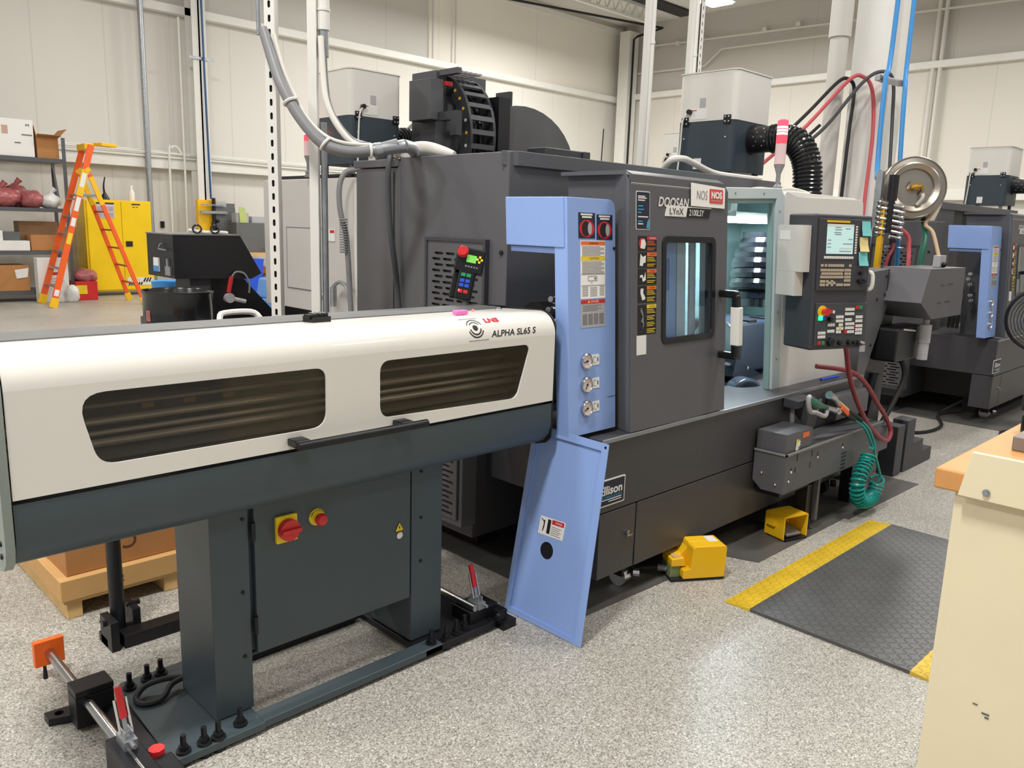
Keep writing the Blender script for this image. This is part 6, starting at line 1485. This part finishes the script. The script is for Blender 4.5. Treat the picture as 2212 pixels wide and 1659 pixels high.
part(t, 'side_hose', MB().tube([(3.27, 4.86, 1.74), (3.20, 4.90, 1.715), (3.16, 4.91, 1.63), (3.15, 4.90, 1.50), (3.16, 4.88, 1.38), (3.18, 4.86, 1.25), (3.2, 4.84, 0.7)], 0.019, 10, 6), M['hose_g'], label='grey hose on the side')
mb = MB()
for k in range(14): mb.torus((3.155, 4.86 - .0 * k, 1.40 - 0.017 * k), (0, 0, 1), 0.024, 0.006, 14, 6)
part(t, 'ribbed_sleeve', mb, M['hose_g'])
part(t, 'air_regulator', MB().cyl((3.22, 5.1, 0.78), (3.22, 5.1, 0.92), 0.025, 10).ball((3.2, 5.2, 0.85), 0.035, 10, 8).tube([(3.22, 5.1, 0.92), (3.22, 5.02, 0.96), (3.22, 4.92, 0.92), (3.22, 4.88, 0.75)], 0.014, 8, 5), M['galv'], label='pipe fittings low on the side')
# column with cable chain
part(t, 'column', MB().box(4.0, 4.5, 4.92, 5.207, 1.72, 2.50), M['dark'], bev=0.004)
part(t, 'column_cap', MB().box(4.02, 4.06, 4.70, 4.91, 2.46, 2.50), M['dark'])
mb = MB()
for k in range(5): mb.box(4.07 + 0.045 * k, 4.095 + 0.045 * k, 4.72, 4.91, 2.475, 2.487)
part(t, 'column_grille', mb, M['silver_sticker'], label='pale slats on the column top')
part(t, 'column_back', MB().box(4.40, 4.52, 4.66, 4.92, 1.72, 2.34), M['black'])
part(t, 'head_box', MB().box(3.88, 4.0, 4.83, 5.085, 2.135, 2.42), M['dark'], bev=0.003)
part(t, 'head_arm', MB().box(3.95, 4.0, 4.62, 4.83, 2.13, 2.19).box(3.95, 4.0, 4.62, 4.69, 2.02, 2.13), M['dark2'])
part(t, 'red_clip', MB().box(4.0, 4.06, 4.80, 4.83, 2.38, 2.41), M['red'])
# chain: two side bands in the y-z plane and rungs
def chain_pt(a, r): return (5.0 - r * math.sin(a) * 0.80, 2.03 + r * math.cos(a))
ro_, ri_ = 0.455, 0.325
for x0_, x1_ in ((4.10, 4.125), (4.33, 4.355)):
    o = [chain_pt(math.radians(-18 + 128 * k / 20), ro_) for k in range(21)]; i_ = [chain_pt(math.radians(-18 + 128 * k / 20), ri_) for k in range(21)]
    o.append((o[-1][0] + .02, 1.72)); i_.append((i_[-1][0] + .02, 1.72))
    band = part(t, 'chain_band', MB().prism(o + list(reversed(i_)), 'x', x0_, x1_), M['belt'], label='black cable chain side band')
mb = MB(); my = MB(); mg = MB()
for k in range(10):
    a = math.radians(8 + 13 * k); p = chain_pt(a, ro_ - 0.01); d = V((0, -math.cos(a) * .86, -math.sin(a)))
    n_ = V((0, -math.sin(a), math.cos(a)))
    mb.obox((4.2275, p[0], p[1]), (1, 0, 0), d, n_, 0.115, 0.018, 0.008)
    q = chain_pt(math.radians(-4 + 13 * k), (ro_ + ri_) / 2 + .01)
    (my if k in (1, 3, 4, 5, 7) else mg).cyl((4.1, q[0], q[1]), (4.095, q[0], q[1]), 0.012, 12)
part(t, 'chain_rungs', mb, M['shelfgrey'], label='cross bars of the cable chain')
part(t, 'chain_pins', my, M['yellow'], label='yellow chain pins')
part(t, 'chain_pins', mg, M['sticker'], label='pale chain pins')
for k in range(2):
    part(t, 'chain_cable', MB().tube([(4.19 + .08 * k, *chain_pt(math.radians(-10 + 12 * j), 0.35)) for j in range(11)] + [(4.19 + .08 * k, 4.60, 1.72)], 0.022, 8), M['blackp'])
part(t, 'back_plate', MB().box(4.87, 4.90, 5.03, 5.20, 1.72, 2.47), M['dark2'], label='dark angled sheet')
part(t, 'small_pipe', MB().tube([(4.7, 4.86, 2.30), (4.76, 4.86, 2.30), (4.78, 4.86, 2.26), (4.79, 4.86, 2.05), (4.84, 4.8, 1.93)], 0.01, 8, 5), M['steel'])
mb = MB()
arc_ = [(4.50 + 0.62 * math.sin(math.radians(a)), 1.70 + 0.50 * math.cos(math.radians(a))) for a in range(-60, 91, 10)]
part(t, 'drum_cover', MB().prism(arc_ + [(5.1, 1.69), (4.0, 1.69)], 'y', 4.95, 5.9).xf(Matrix.Translation((0.27, -0.2, 0.12))), mat('cover_satin_grey', (104, 106, 108), 0.25, metal=0.3), label='curved dark metal drum cover')
part(t, 'top_rail', MB().box(4.60, 5.02, 4.35, 4.55, 1.722, 1.98).box(5.02, 5.10, 4.33, 4.57, 1.722, 1.98), M['dark2'], bev=0.01)
part(t, 'aerial_wire', MB().cyl((5.55, 4.6, 1.70), (5.57, 4.6, 2.22), 0.005, 6), M['ink'])

# ------------------------------------------------------------------ chip hopper and drum
t = thing('chip_hopper', 'black chip conveyor hopper with a sloping leg above the open drum', 'hopper', (3.0, 6.7, 0))
part(t, 'hopper_box', MB().prism([(2.63, 1.238), (3.19, 1.238), (3.37, 0.93), (3.28, 0.885), (2.63, 0.90)], 'y', 6.45, 6.98), M['black'], bev=0.003)
part(t, 'top_lid', MB().prism([(2.625, 1.2385), (3.195, 1.2385), (3.195, 1.248), (2.625, 1.248)], 'y', 6.44, 6.99), mat('lid_grey', (112, 112, 112), 0.4))
part(t, 'sloping_leg', MB().prism([(2.95, 0.89), (3.25, 0.89), (3.60, 0.52), (3.95, 0.10), (3.5, 0.0), (3.2, 0.0), (2.95, 0.55)], 'y', 6.56, 6.9), M['black'])
part(t, 'support_post', MB().box(2.78, 2.95, 6.52, 6.8, 0.0, 0.90), M['dark2'])
part(t, 'side_clip', MB().box(2.617, 2.63, 6.50, 6.6, 0.92, 0.99).box(2.617, 2.63, 6.54, 6.57, 0.99, 1.05).tube([(2.60, 6.52, 1.12), (2.60, 6.66, 1.125), (2.61, 6.66, 1.16), (2.61, 6.62, 1.17)], .006, 6), M['galv'])
st = part(t, 'blue_sticker', MB().box(2.617, 2.6295, 6.73, 6.83, 0.94, 1.05), M['sticker'], label='blue and white sticker')
part(st, 'sticker_foot', MB().box(2.615, 2.617, 6.73, 6.83, 0.94, 0.985), M['bluehose'])
part(t, 'pressure_gauge', MB().cyl((3.06, 6.44, 0.735), (3.06, 6.40, 0.735), 0.04, 18).cyl((3.06, 6.42, 0.735), (3.2, 6.42, 0.70), 0.018, 8).cyl((3.06, 6.44, 0.735), (3.06, 6.5, 0.72), 0.015, 8), M['silver_sticker'], label='round gauge with fittings')
part(t, 'red_grip', MB().cyl((3.06, 6.43, 0.78), (3.09, 6.43, 0.91), 0.018, 10), M['red'])
part(t, 'gauge_hose', MB().tube([(3.09, 6.43, 0.90), (3.13, 6.43, 0.945), (3.2, 6.42, 0.93), (3.24, 6.42, 0.85), (3.235, 6.42, 0.77)], 0.008, 8, 5), M['hose_g'])
solo('white_strap', 'white strap with black rings lying on top of the black hopper', 'strap', MB().tube([(2.83, 6.62, 1.275), (2.9, 6.6, 1.265), (2.98, 6.58, 1.26), (3.08, 6.56, 1.262), (3.13, 6.56, 1.258)], 0.014, 8, 5).tube([(2.93, 6.58, 1.262), (3.03, 6.62, 1.262), (3.13, 6.58, 1.262)], 0.01, 8, 5), M['sticker'])
for x_, lb in ((2.87, 'left'), (3.02, 'right')):
    solo('cable_ring', '%s black ring of the strap on the black hopper' % lb, 'ring', MB().torus((x_, 6.55, 1.288), (-.5, -1, .2), 0.032, 0.008, 16, 6), M['blackp'])
t = thing('steel_drum', 'open black steel drum under the black hopper', 'drum', (2.53, 6.16, 0))
pr_ = [(0.25, 0.0), (0.255, 0.02), (0.25, 0.03), (0.25, 0.28), (0.262, 0.295), (0.25, 0.31), (0.25, 0.53), (0.262, 0.545), (0.25, 0.56), (0.25, 0.815), (0.258, 0.825), (0.258, 0.835), (0.25, 0.84), (0.243, 0.83), (0.243, 0.05), (0.001, 0.05)]
part(t, 'drum_body', MB().rev(pr_, (2.53, 6.16, 0), n=44), mat('drum_gloss_black', (26, 27, 29), 0.22, coat=0.3), smooth=50)
part(t, 'drum_label', MB().prism([(2.53 + .2515 * math.cos(a), 6.16 + .2515 * math.sin(a)) for a in (3.25, 3.35, 3.45)] + [(2.53 + .2535 * math.cos(a), 6.16 + .2535 * math.sin(a)) for a in (3.45, 3.35, 3.25)], 'z', 0.62, 0.70), M['plastic_red'])
t = thing('fluid_tote', 'teal and white tub with a red label behind the drum', 'tub', (3.3, 8.0, 0))
part(t, 'tub_body', MB().box(3.05, 3.75, 7.9, 8.2, 0.0, 0.62), mat('tub_green_grey', (150, 176, 170), 0.5))
part(t, 'tub_label', MB().box(3.3, 3.55, 7.89, 7.899, 0.52, 0.60), M['redink'])
solo('blue_bucket', 'blue bucket partly hidden behind the black hopper', 'bucket', MB().rev([(0.12, 0), (0.15, 0.32), (0.155, 0.33), (0.14, 0.32), (0.11, 0.02)], (3.1, 7.75, 0.45), n=20), M['bluehose'])
solo('bucket_stand', 'dark low stand under the blue bucket behind the hopper', 'stand', MB().box(2.9, 3.04, 7.55, 7.95, 0, 0.44).box(3.04, 3.25, 7.55, 7.89, 0, 0.44), M['shelfgrey'])
# ------------------------------------------------------------------ far left wall: shelving
t = thing('storage_rack', 'dark grey boltless storage rack with boxes and bags at the left edge', 'shelving', (2.8, 14.5, 0))
for z_ in (2.12, 1.37, 0.72, 0.11):
    part(t, 'shelf_board', MB().box(1.5, 4.15, 14.2, 14.85, z_, z_ + 0.06), M['shelfgrey'])
def rack_post(x, y):
    return MB().slotted(y, y + 0.07, 0, 2.5, 0.05, 0.03, 0.025, 'x', x, x + 0.004).box(x - 0.05, x + 0.004, y - .004, y, 0, 2.5)
part(t, 'rack_post', rack_post(4.19, 14.20), M['shelfgrey'])
part(t, 'rack_post', rack_post(4.19, 14.80), M['shelfgrey'])
part(t, 'rack_post', MB().box(1.5, 1.54, 14.2, 14.26, 0, 2.5), M['shelfgrey'])
part(t, 'corner_brace', MB().bar((4.17, 14.83, 2.10), (4.17, 14.6, 1.5), 0.03, 0.05), M['shelfgrey'])
def carton(label, x0, x1, y0, y1, z0, z1, m, cat='box', flaps=False, name='carton'):
    c = thing(name, label, cat, ((x0 + x1) / 2, (y0 + y1) / 2, z0))
    if flaps:
        w_ = 0.006
        part(c, 'box_body', MB().box(x0, x1, y0, y0 + w_, z0, z1).box(x0, x1, y1 - w_, y1, z0, z1).box(x0, x0 + w_, y0 + w_, y1 - w_, z0, z1).box(x1 - w_, x1, y0 + w_, y1 - w_, z0, z1).box(x0 + w_, x1 - w_, y0 + w_, y1 - w_, z0, z0 + w_), m)
        part(c, 'flap', MB().add([(x0, y0, z1), (x1, y0, z1), (x1 + .02, y0 - .12, z1 + .03), (x0 - .02, y0 - .12, z1 + .03), (x0, y0, z1 - w_), (x1, y0, z1 - w_), (x1 + .02, y0 - .12, z1 + .03 - w_), (x0 - .02, y0 - .12, z1 + .03 - w_)], [(0, 1, 2, 3), (7, 6, 5, 4), (0, 4, 5, 1), (1, 5, 6, 2), (2, 6, 7, 3), (3, 7, 4, 0)]), m)
        part(c, 'flap', MB().prism([(x1, z1), (x1 + .13, z1 + .14), (x1 + .135, z1 + .135), (x1 + .005, z1 - .005)], 'y', y0, y1), m)
        part(c, 'flap', MB().prism([(x0, z1), (x0 - .03, z1 + .15), (x0 - .025, z1 + .15), (x0 + .005, z1)], 'y', y0, y1), m)
    else:
        part(c, 'box_body', MB().box(x0, x1, y0, y1, z0, z1), m, bev=0.006)
    return c
c = carton('tall white printed carton on the top shelf of the rack', 3.25, 3.78, 14.25, 14.75, 2.181, 2.72, M['sticker'])
part(c, 'carton_print', MB().box(3.36, 3.44, 14.247, 14.249, 2.5, 2.62), mat('print_tan', (196, 160, 140), 0.6))
part(c, 'carton_print', MB().box(3.68, 3.70, 14.247, 14.249, 2.63, 2.66).box(3.71, 3.73, 14.247, 14.249, 2.63, 2.66).box(3.62, 3.76, 14.247, 14.249, 2.49, 2.51).box(3.52, 3.60, 14.247, 14.249, 2.37, 2.39), M['grey_ink'])
part(c, 'carton_side', MB().box(3.247, 3.2495, 14.26, 14.74, 2.19, 2.71), M['silver_sticker'])
carton('open brown carton with raised flaps on the top shelf of the rack', 3.82, 4.12, 14.27, 14.7, 2.181, 2.50, M['card'], flaps=True)
def bag(name, label, c0, r_, m, cat='bag', seed=0, tie=True):
    rnd = random.Random(seed); b = thing(name, label, cat, (c0[0], c0[1], c0[2] - r_[2]))
    mb = MB().ball(c0, r_, 20, 14)
    for p in mb.v:
        d = p - V(c0)
        k = 1 + 0.10 * math.sin(d.x * 34 + seed) * math.cos(d.z * 31 + d.y * 12) + rnd.uniform(-.05, .05)
        p.x = c0[0] + d.x * k; p.y = c0[1] + d.y * k
        p.z = max(c0[2] + d.z * k, c0[2] - r_[2] * 0.82)
    off = r_[2] * 0.18
    for p in mb.v: p.z -= off
    part(b, 'bag_body', mb, m, smooth=80)
    if tie:
        top = V((c0[0], c0[1], c0[2] + r_[2] * 0.75))
        part(b, 'bag_neck', MB().tube([top - V((0, 0, .04)), top + V((.02, -.02, .03)), top + V((.07, -.03, .09))], 0.03, 8, 3, rs=lambda q: 0.02 + 0.03 * q), m)
    return b
bag('red_bag', 'red plastic bag slumped at the left on the second shelf of the rack', (3.32, 14.45, 1.59), (0.28, 0.2, 0.16), M['plastic_red'], seed=1)
bag('red_bag', 'tall red plastic bag behind the other red bags on the second shelf', (3.55, 14.58, 1.62), (0.2, 0.16, 0.19), M['plastic_red'], seed=2)
bag('red_bag', 'red plastic bag next to the white bag on the second shelf', (3.73, 14.42, 1.575), (0.17, 0.17, 0.145), M['plastic_red'], seed=3, tie=False)
bag('white_bag', 'white plastic bag on the second shelf of the rack', (3.98, 14.42, 1.555), (0.16, 0.16, 0.125), M['plastic_white'], seed=4)
carton('wide pale brown carton at the back of the third shelf', 3.55, 4.1, 14.55, 14.83, 0.781, 1.22, mat('card_dull', (150, 116, 82), 0.75))
carton('low brown carton at the right front of the third shelf behind the ladder', 3.62, 4.12, 14.22, 14.52, 0.781, 1.02, M['card'])
c = carton('flat white appliance box at the left of the third shelf', 3.0, 3.6, 14.2, 14.5, 0.781, 0.93, M['sticker'], cat='appliance', name='appliance')
part(c, 'front_part', MB().box(3.0, 3.25, 14.22, 14.5, 0.9305, 1.08), M['sticker'], bev=0.004)
part(c, 'rear_part', MB().box(3.26, 3.5, 14.3, 14.5, 0.9305, 1.06), M['cabgrey'])
c = carton('open brown carton with a torn white label on the bottom shelf', 2.9, 3.56, 14.2, 14.7, 0.171, 0.56, M['card'])
part(c, 'torn_label', MB().prism([(3.38, 0.36), (3.53, 0.38), (3.55, 0.52), (3.36, 0.49)], 'y', 14.19, 14.1985), M['sticker'])
c = carton('tall white printed carton standing on the floor behind the ladder', 3.62, 4.05, 13.99, 14.17, 0.0, 0.68, M['sticker'])
part(c, 'carton_print', MB().box(3.80, 3.98, 13.985, 13.989, 0.42, 0.46), M['redink'])
part(c, 'carton_print', MB().box(3.80, 3.98, 13.985, 13.989, 0.36, 0.365).box(3.80, 3.98, 13.985, 13.989, 0.32, 0.325).box(3.80, 3.95, 13.985, 13.989, 0.28, 0.285), M['grey_ink'])
t = thing('red_crate', 'red crate of clear bags on the floor beside the yellow cabinet', 'crate', (4.33, 14.25, 0))
part(t, 'crate_body', MB().box(4.17, 4.50, 14.1, 14.45, 0.0, 0.3), M['red'], bev=0.01)
part(t, 'crate_label', MB().box(4.18, 4.34, 14.095, 14.099, 0.1, 0.24), M['yellowink'])
bag('clear_bag', 'clear bag of red cloth lying on the red crate', (4.36, 14.25, 0.40), (0.19, 0.17, 0.12), M['plastic_red'], seed=6, tie=False)
bag('clear_bag', 'clear white bag on the floor left of the red crate', (4.06, 13.88, 0.15), (0.1, 0.07, 0.15), M['plastic_white'], seed=7, tie=False)
solo('wood_post', 'tan wooden board leaning between the rack and the yellow cabinet', 'board', MB().box(4.27, 4.50, 14.95, 15.0, 0, 1.14), mat('board_tan', (158, 142, 108), 0.7))
# yellow cabinet
t = thing('safety_cabinet', 'bright yellow safety cabinet standing by the left wall behind the ladder', 'cabinet', (5.1, 14.9, 0))
part(t, 'cabinet_body', MB().box(4.565, 5.645, 14.72, 15.16, 0.075, 1.60), M['cabyel'], bev=0.006)
part(t, 'door', MB().box(4.60, 5.14, 14.70, 14.718, 0.10, 1.575), M['cabyel'], bev=0.003)
d2 = part(t, 'door', MB().box(5.147, 5.625, 14.70, 14.718, 0.10, 1.575), M['cabyel'], bev=0.003)
part(d2, 'latch_plate', MB().box(5.19, 5.30, 14.69, 14.699, 0.83, 0.92), M['ink'], label='black paddle latch')
part(t, 'cabinet_skid', MB().box(4.62, 4.70, 14.75, 15.1, 0, 0.074).box(5.5, 5.6, 14.75, 15.1, 0, 0.074), M['wood'])
nt_ = part(t, 'notice_sheet', MB().box(4.75, 5.03, 14.692, 14.699, 1.30, 1.555), mat('notice_pink_grey', (206, 196, 196), 0.6), label='printed notice sheet')
part(nt_, 'notice_header', MB().box(4.75, 5.03, 14.688, 14.6918, 1.53, 1.555), M['navy'])
mb = MB()
for i in range(3):
    for j in range(2): mb.box(4.765 + .09 * i, 4.835 + .09 * i, 14.688, 14.6918, 1.32 + .1 * j, 1.39 + .1 * j)
part(nt_, 'notice_panels', mb, mat('notice_mauve', (176, 158, 172), 0.6))
part(t, 'warning_print', MB().box(5.32, 5.46, 14.695, 14.699, 1.53, 1.55).box(5.33, 5.37, 14.695, 14.699, 1.49, 1.50).box(5.39, 5.42, 14.695, 14.699, 1.49, 1.50), M['ink'])
lb = part(t, 'stripe_label', MB().box(5.18, 5.60, 14.695, 14.699, 0.17, 0.30), M['sticker'], label='white label with black stripes')
mb = MB()
for k in range(6): mb.prism([(5.19 + .04 * k, .172), (5.215 + .04 * k, .172), (5.235 + .04 * k, .22), (5.21 + .04 * k, .22)], 'y', 14.69, 14.6948)
for k in range(3): mb.prism([(5.44 + .045 * k, .225), (5.465 + .045 * k, .225), (5.50 + .045 * k, .295), (5.475 + .045 * k, .295)], 'y', 14.69, 14.6948)
part(lb, 'label_stripes', mb, M['ink'])
text(lb, 'Justrite', (5.32, 14.695, 0.26), (1, 0, 0), (0, 0, 1), M['cabyel'], h=0.05, bold=0.02)
solo('black_funnel', 'black funnel with a long spout standing on the yellow cabinet', 'funnel', MB().rev([(0.075, 0), (0.07, 0.03), (0.02, 0.12)], (4.98, 14.95, 1.601), n=18).tube([(4.98, 14.95, 1.70), (4.97, 14.95, 1.78), (4.975, 14.95, 1.87), (5.0, 14.95, 1.98)], 0.016, 8, 4, rs=lambda q: 0.02 - 0.01 * q), M['blackp'])
t = thing('spray_bottle', 'white plastic bottle standing on the yellow cabinet', 'bottle', (5.42, 14.95, 1.6))
part(t, 'bottle_body', MB().rev([(0.045, 0), (0.048, 0.02), (0.048, 0.14), (0.025, 0.19), (0.02, 0.22)], (5.42, 14.95, 1.601), n=18), M['sticker'])
part(t, 'bottle_cap', MB().cyl((5.42, 14.95, 1.821), (5.42, 14.95, 1.86), 0.022, 14), M['paper'])
# ladder
LO = V((3.55, 13.17, 0)); th = math.radians(-4)
ex = V((math.cos(th), math.sin(th), 0)); ey = V((-math.sin(th), math.cos(th), 0)); ez = V((0, 0, 1))
t = thing('platform_ladder', 'orange fibreglass platform ladder with yellow top standing by the yellow cabinet', 'ladder', tuple(LO))
def lp(x, y, z): return LO + ex * x + ey * y + ez * z
WB, WT = 0.76, 0.46
def side(y, z): return y
def fr_rail(s, z):      # front (climbing) rail point at height z, s = 0 near / 1 far
    q = z / 2.38
    return lp(0.02 + 0.70 * q, (0.0 + 0.15 * q) if s == 0 else (WB - 0.15 * q), z)
def rr_rail(s, z):
    q = z / 1.95
    return lp(1.30 - 0.64 * q, (-0.02 + 0.15 * q) if s == 0 else (WB + 0.02 - 0.15 * q), z)
for s in (0, 1):
    r_ = part(t, 'front_rail', MB().bar(fr_rail(s, 0.14), fr_rail(s, 2.36), 0.032, 0.085, ex), M['orange'], label='orange front rail', bev=0.004)
    part(r_, 'rail_foot', MB().bar(fr_rail(s, 0.0), fr_rail(s, 0.138), 0.045, 0.11, ex), M['yellow'], label='yellow foot', bev=0.005)
    r2 = part(t, 'rear_rail', MB().bar(rr_rail(s, 0.12), rr_rail(s, 1.95), 0.03, 0.06, ex), M['orange'], label='orange rear rail', bev=0.004)
    part(r2, 'rail_foot', MB().bar(rr_rail(s, 0.0), rr_rail(s, 0.118), 0.04, 0.09, ex), M['yellow'], bev=0.004)
    part(r2, 'rail_sleeve', MB().bar(rr_rail(s, 1.5), rr_rail(s, 1.9), 0.034, 0.066, ex), M['yellow'])
part(t, 'rail_sleeve', MB().bar(fr_rail(0, 1.62), fr_rail(0, 2.0), 0.036, 0.09, ex), M['yellow'], label='yellow grip sleeve')
for k in range(6):
    z_ = 0.30 + 0.255 * k
    part(t, 'tread', MB().bar(fr_rail(0, z_), fr_rail(1, z_), 0.085, 0.02, ez), M['galv'], label='grey aluminium tread', bev=0.003)
for k in range(5):
    z_ = 0.32 + 0.27 * k
    part(t, 'rear_rung', MB().bar(rr_rail(0, z_), rr_rail(1, z_), 0.03, 0.025, ez), mat('rung_dull_orange', (190, 96, 50), 0.5))
a, b, c_, d_ = fr_rail(0, 1.62), fr_rail(1, 1.62), rr_rail(1, 1.62), rr_rail(0, 1.62)
part(t, 'platform', MB().add([a, b, c_, d_, a + ez * .03, b + ez * .03, c_ + ez * .03, d_ + ez * .03], [(0, 1, 2, 3), (7, 6, 5, 4), (0, 4, 5, 1), (1, 5, 6, 2), (2, 6, 7, 3), (3, 7, 4, 0)]), M['galv'], label='aluminium standing platform')
part(t, 'top_tray', MB().bar(fr_rail(0, 2.34) + ex * -.02, fr_rail(1, 2.34) + ex * -.02, 0.13, 0.09, ez).bar(fr_rail(0, 2.38) + ex * .08, fr_rail(0, 2.38) + ex * .32 + ey * .1, 0.2, 0.05, ez), M['yellow'], label='yellow top tool tray', bev=0.01)
for s in (0, 1): part(t, 'joint_bracket', MB().bar(fr_rail(s, 2.02), rr_rail(s, 1.97), 0.05, 0.09, ez), M['yellow'], bev=0.008)
nrm = (fr_rail(0, 1) - fr_rail(1, 1)).normalized()
def rail_label(z0_, z1_, m, lab):
    p0, p1 = fr_rail(0, z0_) + nrm * 0.0175, fr_rail(0, z1_) + nrm * 0.0175
    part(t, 'rail_label', MB().bar(p0, p1, 0.003, 0.06, ex), m, label=lab)
rail_label(1.40, 1.60, M['sticker'], 'white label'); rail_label(1.18, 1.30, M['sticker'], 'white label'); rail_label(0.92, 1.08, M['yellowink'], 'yellow label'); rail_label(0.17, 0.26, M['sticker'], 'white label')
rail_label(1.75, 1.95, M['sticker'], 'white strip label')
# ------------------------------------------------------------------ far workbench
t = thing('workbench', 'far workbench with a pale wooden top and dark cabinets by the left wall', 'workbench', (7.9, 14.9, 0))
part(t, 'bench_top', MB().box(7.05, 9.0, 14.6, 15.4, 0.66, 0.72), M['wood'])
part(t, 'bench_leg', MB().box(7.12, 7.2, 14.7, 14.8, 0, 0.66), M['greyp'])
part(t, 'bench_leg', MB().box(8.0, 8.08, 14.7, 14.8, 0, 0.66), M['greyp'])
part(t, 'lower_shelf', MB().box(7.2, 9.0, 14.75, 15.3, 0.22, 0.25), M['greyp'])
solo('steel_cabinet', 'tall dark grey cabinet standing at the back of the far workbench', 'cabinet', MB().box(6.98, 7.42, 15.18, 15.5, 0.72, 1.56), M['cabgrey'], bev=0.006)
t = thing('steel_cabinet', 'wide grey cabinet in front of the tall one on the far workbench', 'cabinet', (7.75, 15, 0.72))
part(t, 'cabinet_body', MB().box(7.27, 8.3, 14.85, 15.15, 0.721, 1.28), M['cabgrey'], bev=0.006)
part(t, 'cabinet_knob', MB().ball((7.98, 14.84, 1.12), 0.02, 8, 6), M['chrome'])
solo('document_tray', 'pale tray of papers on the tall dark cabinet', 'tray', MB().box(6.98, 7.25, 15.2, 15.45, 1.561, 1.66), M['silver_sticker'])
solo('dark_case', 'small dark case on the tall dark cabinet', 'case', MB().box(7.25, 7.42, 15.2, 15.45, 1.561, 1.63), M['cabgrey'])
solo('file_box', 'box of files with a green card on the wide grey cabinet', 'box', MB().box(7.3, 7.55, 14.9, 15.1, 1.281, 1.46), M['silver_sticker'])
solo('green_card', 'green and white card tilted against the file box', 'card', MB().prism([(7.36, 1.281), (7.52, 1.281), (7.46, 1.56), (7.34, 1.58)], 'y', 14.87, 14.88), mat('card_lime', (184, 196, 120), 0.6))
solo('clear_tub', 'clear tub on the wide grey cabinet', 'tub', MB().box(7.62, 7.88, 14.9, 15.1, 1.281, 1.40), M['silver_sticker'])
solo('white_jug', 'white jug at the right end of the wide grey cabinet', 'jug', MB().rev([(0.07, 0), (0.07, 0.14), (0.03, 0.2), (0.03, 0.24)], (8.0, 15.0, 1.281), n=14), M['sticker'])
t = thing('cordless_drill', 'yellow and black cordless drill on the far workbench', 'drill', (8.0, 14.7, 0.72))
part(t, 'drill_body', MB().cyl((7.92, 14.72, 0.86), (8.08, 14.72, 0.86), 0.045, 10).box(8.02, 8.07, 14.7, 14.74, 0.75, 0.86), M['yellow'])
part(t, 'drill_chuck', MB().cyl((7.82, 14.72, 0.86), (7.92, 14.72, 0.86), 0.03, 10), M['blackp'])
part(t, 'battery', MB().box(7.99, 8.1, 14.68, 14.76, 0.7205, 0.76), M['blackp'])
solo('blue_bin', 'bright blue waste bin under the far workbench', 'bin', MB().prism([(7.18, 0.0), (7.46, 0.0), (7.52, 0.60), (7.55, 0.62), (7.1, 0.62), (7.14, 0.60)], 'y', 14.3, 14.58), M['bluebin'])
solo('brown_bundle', 'brown bundle on the lower shelf of the far workbench', 'bundle', MB().ball((7.75, 14.95, 0.36), (0.2, 0.12, 0.109), 12, 8), M['card'])
solo('glass_tray', 'pale tray on the lower shelf of the far workbench', 'tray', MB().box(7.6, 8.1, 14.6, 14.74, 0.12, 0.19).box(7.62, 7.66, 14.62, 14.7, 0, 0.12).box(8.04, 8.08, 14.62, 14.7, 0, 0.12), M['silver_sticker'])
t = thing('mop_bucket', 'light blue mop wringer bucket beside the grey machining centre', 'bucket', (4.6, 8.6, 0))
part(t, 'bucket_body', MB().prism(rpoly([(4.42, 0.16), (4.72, 0.16), (4.80, 0.50), (4.36, 0.50)], 0.02), 'y', 8.4, 8.75), mat('mop_blue', (96, 146, 206), 0.4), bev=0.01)
part(t, 'wringer', MB().prism(rpoly([(4.44, 0.501), (4.70, 0.501), (4.62, 0.72), (4.48, 0.72)], 0.03), 'y', 8.45, 8.65), MATS['mop_blue'], bev=0.01)
part(t, 'castors', MB().ball((4.46, 8.45, 0.08), 0.08, 10, 8).ball((4.68, 8.45, 0.08), 0.08, 10, 8).ball((4.68, 8.7, 0.08), 0.08, 10, 8), M['greyp'])
part(t, 'mop_handle', MB().cyl((4.62, 8.38, 0.45), (4.42, 8.1, 0.01), 0.012, 8), M['rubber'])
solo('wall_outlet', 'small grey outlet plate on the left wall by the yellow guard', 'outlet', MB().box(7.42, 7.52, 15.77, 15.80, 1.35, 1.50), M['greyp'])
solo('wall_switch', 'small black switch on the left wall between the cabinet and the guard', 'switch', MB().box(6.22, 6.29, 15.77, 15.80, 1.14, 1.26), M['blackp'])
